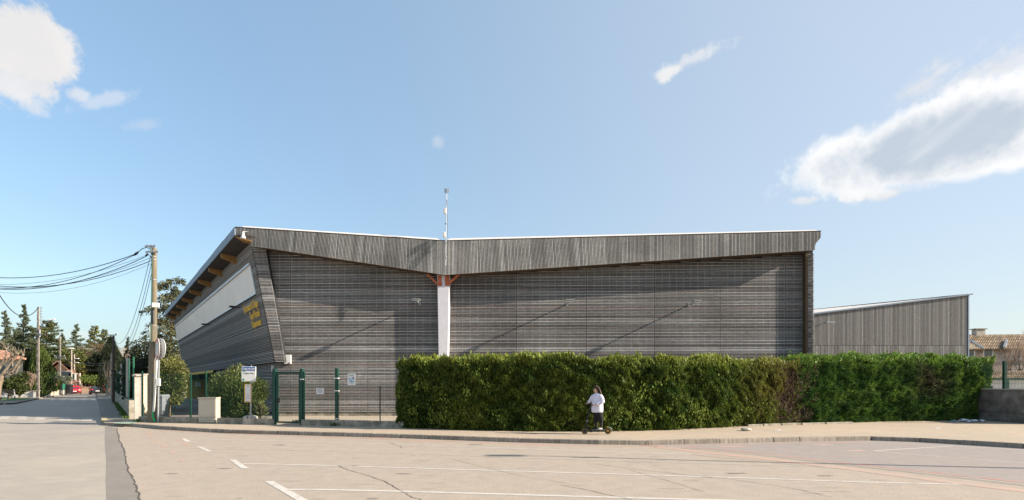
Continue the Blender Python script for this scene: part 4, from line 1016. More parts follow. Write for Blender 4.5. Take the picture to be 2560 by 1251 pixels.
def col2(P, NN, rng, b):
    n = len(P); base = np.array([.034, .080, .013]); yel = np.array([.22, .34, .045]); brn = np.array([.065, .042, .03])
    k = np.clip(rng.exponential(.13, n) + vnoise(P, 1.6, 13) * .10 + vnoise(P, 5, 14) * .2, 0, 1); zt = np.clip((P[:, 2] - 2.6) / .35, 0, 1); k = np.clip(k + zt * .45, 0, 1)  # brighter crown leaves, top light painted into the tint
    c = base + (yel - base) * k[:, None]; px = px_of(P)
    q = np.clip(1.2 - np.hypot((px - 2330) / 60, (P[:, 2] - 2.0) / .95) + vnoise(P, 3, 31) * .35, 0, 1) * (NN[:, 1] < 0) * .8
    c = c * (1 - q[:, None]) + brn * q[:, None]
    return c * rng.uniform(.7, 1.3, (n, 1))
def dir2(P, NN, rng): return NN * .5 + np.array([.75, -.1, .55]) + rng.normal(0, .4, P.shape)
def dead2(P, rng):
    px = px_of(P); return (px < 2014 + 12 * np.sin(P[:, 2] * 5)) & (P[:, 2] < 2.6) & (rng.random(len(P)) < .85)
h2, foot2, _ = hedge('hedge', 'bright green cypress hedge at the right with a brown dead patch near its end', 1990, 2488, 2.80, 1.5, 105000, col2, dir2, .14, .34, 23, False, True, dead2)
# dead twigs in the gap between the hedges
rng = np.random.default_rng(5); n = 2600; xx = rng.uniform(foot1(1935), foot1(2045), n); zz = rng.uniform(.1, 2.6, n)
P = np.c_[xx, fy(xx) + rng.uniform(-.02, .3, n), zz + KH]; dd = rng.normal(0, .6, (n, 3)) + np.array([.2, -.3, .7])
c = np.array([.17, .105, .08]) * rng.uniform(.4, 1.5, (n, 1))
dt = thing('dead_shrub', 'dead brown leafless shrub filling the gap between the two hedges', 'shrub', (foot1(1990), float(fy(foot1(1990))), KH))
leaves('twigs', P, dd, rng.uniform(.15, .42, n), .014, c, MT['leaf'], dt, 'stuff')
mb = MB()
for k in range(7):
    x = foot1(1945 + k * 15); y = float(fy(x)) + .3; mb.tube([(x, y, KH), (x + random.uniform(-.1, .1), y - .05, 1.2), (x + random.uniform(-.3, .3), y - .1, 2.3)], [.04, .03, .012], 6)
mb.build('stem', MT['bark'], dt)
# old kerb edge at the hedge foot
ke = thing('edging_strip', 'low crumbling concrete edging at the foot of the dead hedge gap', 'edging', G(1960, 1063, KH))
for a_, b_ in ((1868, 1905), (1908, 1950), (1953, 2000), (2003, 2060), (2064, 2130)):
    p, q = G(a_, 1066.5 - (a_ - 1860) * .028, KH), G(b_, 1066.5 - (b_ - 1860) * .028, KH); mb = MB(); mb.beam(p + Vector((0, 0, .03)), q + Vector((0, 0, .03)), .12, .09 + random.uniform(-.02, .02)); bevel(mb.build('block', MT['conc'], ke), .012, 1)
# scattered dry leaves and scraps at the hedge foot
n = 700; s_ = rng.uniform(1015, 2450, n); xs_ = np.array([foot1(v) for v in s_]); P = np.c_[xs_, fy(xs_) - np.abs(rng.normal(0, .16, n)), np.full(n, KH + .012)]
lv = leaves('fallen_leaves', P, np.c_[rng.normal(size=(n, 2)), rng.normal(0, .12, n)], .05, .025, np.array([.20, .16, .08]) * rng.uniform(.4, 1.6, (n, 1)), MT['leaf'], None, 'stuff')

# ------------------------------------------------------------------ SHRUBS AND TREES
def clump_pts(c, r, n, rng, shell=.45, f=1.6, seed=0, bot=None):
    c = np.array(c); r = np.array(r); d = rng.normal(size=(n, 3)); d /= np.linalg.norm(d, axis=1, keepdims=True)
    rad = 1 - rng.random(n) ** 1.6 * shell; rad *= 1 + vnoise(d * 3 + seed, f, seed) * .16
    P = c + d * r * rad[:, None]
    if bot is not None: k = P[:, 2] > bot; P, d = P[k], d[k]
    return P, d
def shrub(name, label, c, r, n, base, tip, ln, wd, seed, mat_='leafgloss', cat='shrub', stems=5, bot=None, grp=None, up=.4, core=.66):
    rng = np.random.default_rng(seed); P, d = clump_pts(c, r, n, rng, .55, 2.2, seed, bot)
    root = thing(name, label, cat, (c[0], c[1], KH), 0, grp); m = len(P)
    k = np.clip(rng.normal(.35, .25, m) + vnoise(P, 3.2, seed) * .2 + (P[:, 2] - c[2]) / r[2] * .15, 0, 1)[:, None]
    col = np.array(base) * (1 - k) + np.array(tip) * k; col = col * rng.uniform(.7, 1.3, (m, 1))
    leaves('foliage', P, d + np.array([0, 0, up]) + rng.normal(0, .55, (m, 3)), ln * rng.uniform(.6, 1.35, m), ln * wd * rng.uniform(.8, 1.2, m), col, MT[mat_], root, 'stuff')
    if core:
        mb = MB(); mb.ell(c, (r[0] * core, r[1] * core, r[2] * core), 14, 9); mb.build('shade_core', MT['core'], root)  # near-black ellipsoid, colour stands in for shade inside the bush
    mb = MB()
    for i in range(stems):
        a_ = random.uniform(0, 6.28); q = Vector((c[0] + math.cos(a_) * r[0] * .6, c[1] + math.sin(a_) * r[1] * .6, c[2] + r[2] * random.uniform(-.1, .5)))
        mb.tube([(c[0] + math.cos(a_) * .12, c[1] + math.sin(a_) * .12, KH - .05), Vector((c[0], c[1], c[2] - r[2] * .4)).lerp(q, .4), q], [r[0] * .03 + .01, r[0] * .02 + .008, .006], 5)
    mb.build('stem', MT['bark'], root)
    return root
def at(px, py, Y): return tuple(PX(px, py, Y))
# oleander behind the bus stop
q = PX(590, 990, 23.3); shrub('oleander_bush', 'large rounded oleander bush behind the bus stop sign', (q.x + .05, q.y, 1.28), (1.30, .85, 1.22), 15000, (.03, .05, .012), (.23, .26, .075), .16, .23, 31, up=.9, bot=.2)
q = PX(645, 1020, 22.9); shrub('small_bush', 'small leafy offshoot right of the oleander bush, next to the gate', (q.x, q.y, .62), (.45, .3, .48), 500, (.05, .08, .02), (.22, .24, .08), .15, .2, 33, up=.9, bot=.15)
q = PX(418, 968, 26.0); shrub('spindle_bush', 'variegated glossy shrub right of the round traffic sign', (q.x, q.y, 1.95), (.95, .8, 1.3), 9000, (.045, .07, .018), (.32, .31, .10), .13, .4, 35, up=.3, bot=.5)
q = PX(362, 955, 30); shrub('laurel_bush', 'dark evergreen mass behind the white gate pillar', (q.x, q.y, 2.0), (1.5, 1.2, 2.0), 4200, (.015, .03, .012), (.035, .06, .02), .16, .45, 37, up=.2, bot=.2)
q = PX(400, 925, 33); shrub('laurel_bush', 'dark evergreen shrub below the weeping cedar', (q.x, q.y, 2.0), (1.6, 1.2, 1.7), 3000, (.015, .032, .012), (.04, .07, .02), .18, .45, 38, up=.2, bot=.2)
# weed at the cabinet
q = G(533, 1057, KH); rg = np.random.default_rng(4); n = 130; aa = rg.uniform(0, 6.28, n); rr = rg.uniform(.03, .26, n)
wd_ = thing('weed', 'tuft of green weeds at the foot of the beige cabinet', 'weed', q)
leaves('leaf_rosette', np.c_[q.x + np.cos(aa) * rr, q.y - .05 + np.sin(aa) * rr * .6, KH + .04 + rg.uniform(0, .2, n) * (1 - rr * 2)], np.c_[np.cos(aa), np.sin(aa), rg.uniform(.2, 1.2, n)], .17, .055, np.array([.09, .17, .03]) * rg.uniform(.6, 1.5, (n, 1)), MT['leaf'], wd_)
for px, py, rx in ((838, 1066, .3), (490 / 6 + 660, 1059, .2), (418, 1040, .35), (344, 1056, .2)):
    q = G(px, py, KH); n = 110; aa = rg.uniform(0, 6.28, n); rr = rg.random(n) * rx
    leaves('weeds', np.c_[q.x + np.cos(aa) * rr, q.y + np.sin(aa) * rr * .5, KH + .03 + rg.uniform(0, .10, n)], np.c_[np.cos(aa) * .4, np.sin(aa) * .4, np.ones(n)], .11, .02, np.array([.06, .11, .025]) * rg.uniform(.5, 1.4, (n, 1)), MT['leaf'], None, 'stuff')
# grass strip along the side-street wall
n = 1500; yy = rg.uniform(24.2, 44, n); xx = WALL_L(yy) - np.abs(rg.normal(.1, .12, n))
leaves('grass', np.c_[xx, yy, KH + .05 + rg.random(n) * .06], np.c_[rg.normal(0, .3, (n, 2)), np.ones(n)], .16, .025, np.array([.07, .12, .025]) * rg.uniform(.5, 1.5, (n, 1)), MT['leaf'], None, 'stuff')

def conifer(label, px, ytop, Y, Rm, seed, name='cedar', base=(.035, .055, .025), tip=(.11, .13, .05), nb=90, per=110, zstart=.12, droop=-.1, shape=.8, lln=.5, lwd=.28, flat=.25, grp='conifers beyond the rooftops', lean=0.0, trunk='barkd', tr=None, hang=0.0):
    rng = np.random.default_rng(seed); top = PX(px, ytop, Y); H = top.z; b = Vector((top.x - lean, Y, 0)); root = thing(name, label, 'tree', b, 0, grp)
    tb = MB(); tr = tr or H * .018; ax = lambda s: Vector((b.x + lean * s + .15 * math.sin(s * 5 + seed), b.y, H * s))
    tb.tube([ax(s) for s in np.linspace(0, .98, 9)], [tr * (1 - .88 * s) for s in np.linspace(0, 1, 9)], 7)
    P, Dd = [], []
    for i in range(nb):
        s = zstart + (1 - zstart) * (i + rng.uniform(0, .9)) / nb; L_ = Rm * max(.06, (1 - s)) ** shape * rng.uniform(.55, 1.2)
        if s < zstart + .12: L_ *= .75
        a_ = rng.uniform(0, 6.28); o = ax(s); dr = Vector((math.cos(a_), math.sin(a_), droop + .35 * s + rng.uniform(-.1, .12)))
        pts = [o + dr * (L_ * u) + Vector((0, 0, -hang * L_ * u * u)) for u in (0, .35, .7, 1)]
        tb.tube(pts, [tr * .22 * (1 - s * .6), tr * .16 * (1 - s * .6), .02, .01], 4, False)
        m = int(per * 1.5 * (L_ / Rm + .25)); u = rng.uniform(.18, 1.05, m) ** .85
        pp = np.array([list(o)]) + np.outer(u * L_, np.array(dr)); pp[:, 2] -= hang * L_ * u * u
        side_ = np.array([-math.sin(a_), math.cos(a_), 0]); w_ = L_ * .32 * np.sin(np.clip(u, 0, 1) * 2.6)
        pp += np.outer(rng.uniform(-1, 1, m) * w_, side_); pp[:, 2] += rng.normal(0, flat * .5, m) - hang * rng.exponential(.5, m) * .6
        P.append(pp); Dd.append(np.array(dr) * .6 + np.outer(rng.normal(0, .7, m), side_) + rng.normal(0, .25, (m, 3)) + np.array([0, 0, .15 - hang * 1.3]))
    P = np.vstack(P); Dd = np.vstack(Dd); n = len(P)
    k = np.clip(rng.normal(.35, .25, n) + vnoise(P, .9, seed) * .2, 0, 1)[:, None]
    col = (np.array(base) * (1 - k) + np.array(tip) * k) * rng.uniform(.7, 1.3, (n, 1))
    tb.build('trunk', MT[trunk], root); leaves('crown', P, Dd, lln * rng.uniform(.6, 1.4, n), lln * lwd, col, MT['leaf'], root)
    return root
def broad(label, px, ytop, ybot, Y, rx, seed, name='tree', base=(.04, .06, .02), tip=(.13, .15, .04), n=5000, lln=.4, blobs=9, grp='trees along the side street', trunk='bark', zb=0.0, ry=None, lwd=.6, cat='tree'):
    rng = np.random.default_rng(seed); zt = CAMH + (HZ - ytop) / F * Y; z0 = max(.3, CAMH + (HZ - ybot) / F * Y); cx = (px - 1280) / F * Y; root = thing(name, label, cat, (cx, Y, 0), 0, grp)
    ry = ry or rx; P, Dd = [], []
    hc = (zt + z0) / 2; hr = (zt - z0) / 2
    tb = MB(); tb.tube([(cx, Y, -.1), (cx + .1, Y, z0 + hr * .3), (cx, Y, z0 + hr * 1.2)], [rx * .06 + .05, rx * .045 + .03, .03], 7)
    for i in range(blobs):
        a_ = rng.uniform(0, 6.28); q = rng.uniform(.25, .62); v = rng.uniform(-.6, .72)
        c = (cx + math.cos(a_) * rx * q, Y + math.sin(a_) * ry * q, hc + hr * v); rr = rng.uniform(.35, .55)
        p_, d_ = clump_pts(c, (rx * rr, ry * rr, hr * rr * .9), n // blobs, rng, .6, 2.5, seed + i); P.append(p_); Dd.append(d_)
        tb.tube([(cx, Y, z0 + hr * .3), Vector((cx, Y, hc)).lerp(Vector(c), .6), c], [rx * .03 + .02, rx * .02 + .01, .02], 5)
    P = np.vstack(P); Dd = np.vstack(Dd); k_ = P[:, 2] > .15; P, Dd = P[k_], Dd[k_]; m = len(P)
    k = np.clip(rng.normal(.35, .25, m) + vnoise(P, 1.2, seed) * .2, 0, 1)[:, None]
    col = (np.array(base) * (1 - k) + np.array(tip) * k) * rng.uniform(.7, 1.3, (m, 1))
    tb.build('trunk', MT[trunk], root); leaves('crown', P, Dd + rng.normal(0, .6, (m, 3)), lln * rng.uniform(.6, 1.4, m), lln * lwd, col, MT['leaf'], root)
    return root
def bare(label, px, ytop, Y, spread, seed, name='bare_tree', m='twig', r0=.16, depth=5, grp='bare trees', zb=0.0, first=.28, cat='tree', mult=None, kids=(2, 3, 3)):
    rnd = random.Random(seed); H = CAMH + (HZ - ytop) / F * Y; cx = (px - 1280) / F * Y; root = thing(name, label, cat, (cx, Y, zb), 0, grp); tk = MB(); tw = MB()
    def grow(p, d, L_, r, k):
        e = p + d * L_; mid = p + d * L_ * .5 + Vector((rnd.uniform(-1, 1), rnd.uniform(-1, 1), 0)) * L_ * .06
        (tk if k >= depth - 1 else tw).tube([p, mid, e], [r, r * .8, r * .62], 5 if k > 2 else 3, k >= depth - 1)
        if k == 0: return
        for i in range(rnd.choice(kids)):
            a_ = Vector((rnd.gauss(0, 1), rnd.gauss(0, 1), rnd.gauss(0, .5))); dd = (d * 1.3 + a_.normalized() * spread + Vector((0, 0, .25))).normalized()
            grow(e if i else mid.lerp(e, .7), dd, L_ * rnd.uniform(.62, .86), r * .58, k - 1)
    grow(Vector((cx, Y, zb)), Vector((rnd.uniform(-.1, .1), 0, 1)).normalized(), (H - zb) * first, r0, depth)
    tk.build('trunk', MT['bark'], root)
    if tw.f: tw.build('branches', MT[m], root)
    return root
G1 = 'conifers beyond the rooftops'
DK = dict(base=(.055, .075, .045), tip=(.19, .20, .10))  # far conifer greens, lightened to put distance haze into the leaf colour
conifer('tall ragged cedar at the left edge behind the tiled roof', 14, 780, 108, 4.2, 101, nb=95, per=60, hang=.05, shape=.8, **DK)
conifer('slender tall cedar with bare lower trunk, second from the left edge', 60, 763, 112, 4.6, 102, nb=95, per=60, zstart=.3, shape=.95, **DK)
conifer('low broad cedar filling the gap below the slender one', 36, 832, 104, 6.4, 103, nb=80, per=95, shape=.6, flat=.4, **DK)
conifer('broad dense cedar directly behind the lamp pole', 116, 806, 104, 6.6, 104, nb=110, per=110, shape=.55, zstart=.2, base=(.04, .06, .025), tip=(.21, .215, .08))
conifer('cedar between the broad cedar and the slender one', 84, 822, 112, 4.6, 105, nb=80, per=80, shape=.6, **DK)
conifer('dark narrow conifer left of the concrete pole top', 157, 836, 112, 3.2, 106, nb=80, per=60, shape=.8, **DK)
conifer('pale airy conifer above the pine in the middle of the street view', 192, 812, 118, 4.4, 107, nb=100, per=45, base=(.07, .095, .055), tip=(.20, .22, .12), shape=.8)
conifer('yellowish fir beyond the end of the street', 238, 818, 124, 4.6, 108, nb=95, per=75, base=(.08, .10, .03), tip=(.30, .28, .08), shape=.6)
conifer('second yellowish fir just right of the first', 262, 826, 126, 4.6, 109, nb=90, per=75, base=(.06, .08, .035), tip=(.22, .22, .08), shape=.7)
conifer('small pointed conifer between the wooden pole and the large one', 318, 844, 118, 2.4, 110, nb=70, per=50, base=(.035, .05, .03), tip=(.09, .11, .06), shape=.9)
conifer('large weeping cedar with drooping branches beside the leaning wall', 426, 700, 66, 4.6, 111, name='weeping_cedar', nb=84, per=95, zstart=.2, shape=.36, lln=.46, lwd=.26, hang=.55, droop=.15, base=(.055, .065, .028), tip=(.21, .19, .08), grp=None, tr=.3)
conifer('low spreading cedar limb left of the large wooden pole', 352, 855, 62, 3.6, 112, name='weeping_cedar', nb=44, per=80, zstart=.35, shape=.4, lln=.36, hang=.5, droop=.1, base=(.035, .045, .025), tip=(.11, .11, .06), grp=None)
conifer('second stem of the weeping cedar, leaning left', 400, 790, 64, 3.4, 113, name='weeping_cedar', nb=34, per=60, zstart=.25, shape=.5, lln=.38, lwd=.24, hang=.5, droop=.15, base=(.04, .05, .025), tip=(.13, .13, .06), grp=None)
def cypress(label, px, ytop, ybot, Y, rx, seed, base, tip, name='cypress', grp=None, n=5000, lln=.35, top=.55):
    rng = np.random.default_rng(seed); zt = CAMH + (HZ - ytop) / F * Y; cx = (px - 1280) / F * Y; root = thing(name, label, 'tree', (cx, Y, 0), 0, grp)
    s = rng.random(n) ** .9; a_ = rng.uniform(0, 6.28, n); prof = np.sin(np.clip(s * 1.02, 0, 1) ** top * math.pi) ** .6; r = rx * prof * (1 - rng.random(n) ** 2 * .45) * (1 + vnoise(np.c_[a_, s * 6, s * 0], 2.5, seed) * .25)
    P = np.c_[cx + np.cos(a_) * r, Y + np.sin(a_) * r, .3 + s * (zt - .3)]; k = np.clip(rng.normal(.3, .25, n) + vnoise(P, 2, seed) * .25, 0, 1)[:, None]
    leaves('crown', P, np.c_[np.cos(a_) * .35, np.sin(a_) * .35, np.ones(n)] + rng.normal(0, .2, (n, 3)), lln * rng.uniform(.6, 1.4, n), lln * .3, (np.array(base) * (1 - k) + np.array(tip) * k) * rng.uniform(.7, 1.3, (n, 1)), MT['leaf'], root)
    mb = MB(); mb.tube([(cx, Y, -.1), (cx, Y, zt * .8)], [rx * .09 + .05, .03], 7); mb.build('trunk', MT['bark'], root); return root
cypress('dark pointed cypress beside the tarred wooden pole', 277, 840, 1000, 78, 1.5, 120, (.015, .025, .012), (.04, .055, .02))
cypress('olive-brown cypress right of the dark pointed one', 292, 868, 1000, 82, 1.3, 121, (.05, .055, .02), (.12, .11, .04))
cypress('thick green upright cypress right of the lamp pole', 104, 868, 985, 66, 1.35, 122, (.03, .055, .015), (.13, .17, .04), n=6000)
cypress('dark green upright cypress left of the lamp pole', 84, 872, 985, 67, 1.1, 123, (.015, .03, .01), (.06, .085, .02), n=4000)
broad('rounded yellow-green pine over the terracotta house', 180, 872, 928, 101, 3.9, 130, 'pine_tree', (.05, .065, .02), (.19, .19, .05), 5200, .38)
broad('second yellow-green pine leaning over the street lamps', 203, 880, 942, 99, 2.4, 131, 'pine_tree', (.05, .065, .02), (.18, .18, .05), 3800, .36)
broad('very dark evergreen tree closing the end of the street', 238, 890, 975, 104, 4.2, 132, 'evergreen_tree', (.008, .013, .008), (.022, .034, .014), 8000, .5)
broad('dark evergreen tree behind the round light bush', 222, 905, 975, 107, 3.6, 133, 'evergreen_tree', (.01, .018, .01), (.03, .045, .018), 6000, .5)
broad('dark evergreen tree left of the pointed cypress', 262, 880, 975, 100, 3.0, 134, 'evergreen_tree', (.012, .02, .01), (.035, .045, .018), 5000, .5)
broad('round light-green bush at the end of the street', 224, 938, 972, 93, 1.75, 135, 'round_bush', (.06, .09, .02), (.22, .26, .05), 3000, .25, 7, cat='bush')
broad('brownish leafless-looking tree below the yellowish firs', 258, 858, 905, 112, 3.6, 136, 'oak_tree', (.11, .08, .045), (.24, .18, .10), 4500, .32, lwd=.3)
broad('brown tree patch above the second pine', 212, 862, 905, 118, 2.8, 137, 'oak_tree', (.10, .085, .04), (.20, .17, .08), 2600, .32, lwd=.3)
broad('grey-green olive tree by the concrete pole', 137, 927, 962, 82, 1.5, 138, 'olive_tree', (.09, .11, .08), (.20, .22, .16), 2600, .2, 7)
broad('smaller grey-green olive tree right of the concrete pole', 163, 937, 965, 86, 1.25, 139, 'olive_tree', (.09, .11, .07), (.19, .20, .13), 1800, .2, 6)
broad('dark shrub behind the bench', 22, 930, 990, 60, 1.9, 140, 'laurel_bush', (.018, .032, .01), (.11, .13, .03), 5000, .22, 8, cat='bush')
broad('dark shrub between the bench and the brown bare bush', 48, 932, 988, 61, 1.2, 141, 'laurel_bush', (.02, .035, .01), (.12, .13, .03), 3000, .22, 6, cat='bush')
broad('brown ivy on the wall left of the green creeper', 118, 942, 980, 72, .75, 142, 'ivy_bush', (.12, .085, .05), (.22, .16, .09), 1600, .18, 5, cat='bush')
broad('bright green creeper on the low wall', 133, 947, 982, 74, .6, 143, 'ivy_bush', (.05, .10, .02), (.12, .20, .04), 1400, .18, 5, cat='bush')
broad('yellow-green creeper at the foot of the concrete pole', 149, 950, 982, 78, .42, 144, 'ivy_bush', (.08, .10, .03), (.17, .18, .05), 900, .18, 5, cat='bush')
broad('green tree mass between the cypress and the first pine', 140, 878, 930, 100, 3.0, 145, 'evergreen_tree', (.02, .035, .015), (.08, .10, .03), 4000, .4)
bare('bare brown bush left of the lamp pole', 76, 898, 64, .55, 150, 'bare_bush', 'twig', .07, 5, zb=.1, first=.2, grp='bare shrubs', cat='bush', kids=(3, 4, 3))
bare('second stem of the brown bare bush behind the low white wall', 64, 915, 63, .6, 151, 'bare_bush', 'twig', .06, 5, zb=.1, first=.2, grp='bare shrubs', cat='bush', kids=(3, 4, 3))
bare('bare grey tree right of the small pointed conifer', 338, 858, 105, .6, 152, r0=.2, depth=6)
bare('bare grey tree between the cypress and the small conifer', 304, 868, 100, .6, 153, r0=.2, depth=6)
bare('bare tree in front of the brown roof at the far right', 2530, 828, 50, .75, 154, r0=.16, depth=6)
bare('bare tree half behind the hedge end and the brown house', 2462, 868, 52, .7, 155, r0=.12, depth=5)
bare('bare tree at the very right edge before the brown house', 2556, 832, 47, .8, 156, r0=.14, depth=6)
# pollarded plane at left edge: thick knuckled limbs
def pollard(label, path_list, name='pollarded_plane', loc=(0, 0, 0), m='barkp'):
    root = thing(name, label, 'tree', loc); mb = MB()
    path_list = [(p, [v * .62 for v in r]) for p, r in path_list]
    mb.tube(path_list[0][0], path_list[0][1], 8); mb.build('trunk', MT[m], root)
    for p, r in path_list[1:]:
        b = MB(); b.tube(p, r, 7); e = Vector(p[-1]); b.ell(e, (r[-1] * 1.3, r[-1] * 1.1, r[-1] * 1.5), 7, 5); b.build('limb', MT[m], root)
        tw = MB()
        for _ in range(6):
            d_ = Vector((random.gauss(0, .5), random.gauss(0, .5), random.uniform(.5, 1.2))).normalized(); tw.tube([e, e + d_ * .25, e + d_ * random.uniform(.4, .8) + Vector((0, 0, .08))], [.03, .02, .008], 4)
        tw.build('twigs', MT['barkp'], root, kind='stuff')
    return root
Yp = 48; A_ = lambda x, y, d=0: PX(x, y, Yp + d)
pollard('pollarded plane tree with pale knuckled limbs at the left edge', [
    ([A_(-8, 1003), A_(-4, 965), A_(6, 938)], [.42, .38, .32]),
    ([A_(2, 945), A_(15, 925), A_(30, 905), A_(44, 885)], [.30, .20, .14, .15]),
    ([A_(10, 936), A_(32, 930), A_(42, 912), A_(58, 888)], [.24, .18, .12, .14]),
    ([A_(-2, 915), A_(10, 910), A_(25, 900), A_(28, 885)], [.18, .14, .11, .12]),
    ([A_(-4, 925), A_(8, 905), A_(15, 888), A_(16, 872)], [.2, .14, .09, .08]),
    ([A_(-10, 910), A_(4, 912), A_(20, 898), A_(36, 890)], [.2, .16, .12, .13]),
    ([A_(24, 926), A_(34, 921), A_(30, 905), A_(36, 893)], [.15, .11, .08, .09]),
    ([A_(18, 933), A_(28, 938), A_(40, 932), A_(46, 920)], [.18, .13, .1, .1])], loc=tuple(A_(-8, 1003)))
Yp = 70
pollard('pale pollarded trunks leaning beside the cypress at the street end', [
    ([A_(272, 985), A_(272, 960), A_(270, 950)], [.3, .26, .22]),
    ([A_(270, 955), A_(263, 935), A_(260, 922), A_(262, 911)], [.2, .17, .14, .13]),
    ([A_(271, 955), A_(268, 935), A_(270, 915)], [.18, .14, .12]),
    ([A_(272, 955), A_(275, 930), A_(276, 911)], [.17, .13, .10])], loc=tuple(A_(272, 990)))
# far wood behind everything at the left
rg = np.random.default_rng(9); n = 16000; pxr = rg.uniform(-150, 520, n); Yr = rg.uniform(128, 150, n); top_ = 905 + vnoise(np.c_[pxr / 14, pxr * 0, pxr * 0], 1.3, 4) * 14
yr = top_ + rg.random(n) ** .8 * (975 - top_); P = np.c_[(pxr - 1280) / F * Yr, Yr, CAMH + (HZ - yr) / F * Yr]; P = P[P[:, 2] > .1]; n = len(P)
leaves('distant_woods', P, rg.normal(size=(n, 3)), 1.2, .8, (np.array([.03, .042, .018]) * (1 - np.clip(.5 + vnoise(P, .25, 8) * .5, 0, 1)[:, None]) + np.array([.11, .10, .045]) * np.clip(.5 + vnoise(P, .25, 8) * .5, 0, 1)[:, None]) * rg.uniform(.6, 1.4, (n, 1)), MT['leaf'], None, 'stuff')
# ------------------------------------------------------------------ HOUSES
def tiles(mb, A, B, Cc, Dd, n, rad):
    """rows of half-round tiles running from eave A-B up to ridge D-C"""
    A, B, Cc, Dd = map(Vector, (A, B, Cc, Dd)); nrm = (B - A).cross(Dd - A).normalized()
    if nrm.z < 0: nrm = -nrm
    for i in range(n):
        a_ = A.lerp(B, (i + .5) / n); d_ = Dd.lerp(Cc, (i + .5) / n); k = 5
        for j in range(k):
            p, q = a_.lerp(d_, j / k), a_.lerp(d_, (j + 1.04) / k); mb.tube([p + nrm * .035, q + nrm * .01], [rad, rad * .85], 6)
h = thing('tiled_house', 'pale house with orange barrel-tile roof at the left edge', 'house', PX(0, 985, 66).xy.to_3d())
Y = 66; W0, W1 = PX(-170, 898, Y), PX(57, 899, Y)
bx_ = -10.5
mb = MB(); mb.hexa([(W0.x, Y, 0), (W1.x, Y, 0), (W1.x + bx_, Y + 9, 0), (W0.x + bx_, Y + 9, 0), (W0.x, Y, W0.z), (W1.x, Y, W1.z), (W1.x + bx_, Y + 9, W1.z), (W0.x + bx_, Y + 9, W0.z)]); mb.build('wall', MT['beige'], h)
E0, E1 = PX(-175, 899, Y - .7), PX(66, 898.5, Y - .7); T1 = PX(8, 877, Y + 4.5); T0 = PX(-230, 877, Y + 4.5)
mb = MB(); mb.face([E0, E1, T1, T0]); Bk = PX(66, 898.5, Y + 9.5); mb.face([E1, Bk, T1]); mb.build('roof', MT['tilei'], h)
mb = MB(); tiles(mb, E0, E1, T1, T0, 62, .11); mb.build('roof_tiles', MT['tilei'], h, kind='stuff')
for pxw in (6, 30): 
    mb = MB(); c = PX(pxw, 925, Y - .03); mb.box(c, (1.1, .06, 1.3)); f_ = mb.build('window', MT['wht'], h); mb = MB(); mb.box(c + Vector((0, -.04, 0)), (.9, .03, 1.1)); mb.build('pane', MT['glass'], f_)
mb = MB(); c = PX(20, 872, Y + 4); mb.beam((c.x, c.y, c.z - .5), (c.x, c.y, c.z + .6), .04); mb.beam((c.x - .1, c.y, c.z + .45), (c.x + .6, c.y, c.z + .42), .03); mb.build('antenna', MT['galv'], h)
# terracotta house
h = thing('terracotta_house', 'terracotta house with arched corner loggia behind the concrete poles', 'house', PX(160, 985, 94).xy.to_3d())
Y = 94; a_, b_ = PX(128, 925, Y), PX(190, 925, Y)
mb = MB(); mb.hexa([(a_.x, Y, 0), (b_.x, Y, 0), (b_.x - 9, Y + 9, 0), (a_.x - 9, Y + 9, 0), (a_.x, Y, a_.z), (b_.x, Y, b_.z), (b_.x - 9, Y + 9, b_.z), (a_.x - 9, Y + 9, a_.z)])
c = PX(150, 906, Y); mb.prism([(a_.x, Y, a_.z), (PX(172, 925, Y).x, Y, a_.z), (c.x, Y, c.z)], (-9, 9, 0)); mb.build('wall', MT['brick'], h)
mb = MB(); c2 = c + Vector((0, -.5, .12)); p = Vector((PX(172, 925, Y).x + .3, Y - .5, a_.z - .05)); q = Vector((a_.x - .4, Y - .5, a_.z - .1))
for u, v in ((q, c2), (c2, p)): mb.prism([u, v, v + Vector((0, 0, .18)), u + Vector((0, 0, .18))], (-10, 10, 0))
mb.build('roof', MT['tilei'], h)
for pxw, pyw, ww, hh in ((162, 935, 2.4, 1.0), (177, 940, .8, 1.1), (184, 942, .6, 1.2)):
    mb = MB(); c = PX(pxw, pyw, Y - .05); mb.box(c, (ww, .1, hh)); f_ = mb.build('window', MT['wht'], h); mb = MB(); mb.box(c + Vector((0, -.06, 0)), (ww - .18, .03, hh - .18)); mb.build('pane', MT['glass'], f_)
mb = MB()
for pxw in (191, 199): c = PX(pxw, 940, Y + 1); mb.box((c.x, c.y, 1.9), (.22, .22, 3.8))
c = PX(195, 954, Y + 1); mb.box(c, (1.0, .5, .18)); mb.build('porch_column', MT['conclt'], h)
# roof right of the cedar
h = thing('low_tiled_house', 'low house with a pale orange tiled roof seen between the shrub and the leaning wall', 'house', PX(450, 960, 64).xy.to_3d())
Y = 62; A, B = PX(432, 940, Y), PX(459, 944, Y); T0, T1 = PX(424, 893, Y + 6), PX(447, 893, Y + 6)
mb = MB(); mb.hexa([(A.x, Y + .6, 0), (B.x, Y + .6, 0), (B.x - 6, Y + 9, 0), (A.x - 6, Y + 9, 0), (A.x, Y + .6, A.z), (B.x, Y + .6, A.z), (B.x - 6, Y + 9, A.z), (A.x - 6, Y + 9, A.z)]); mb.build('wall', MT['beige'], h)
mb = MB(); mb.face([A, B, T1, T0]); mb.build('roof', MT['tilei'], h); mb = MB(); tiles(mb, A, B, T1, T0, 14, .1); mb.build('roof_tiles', MT['tilei'], h, kind='stuff')
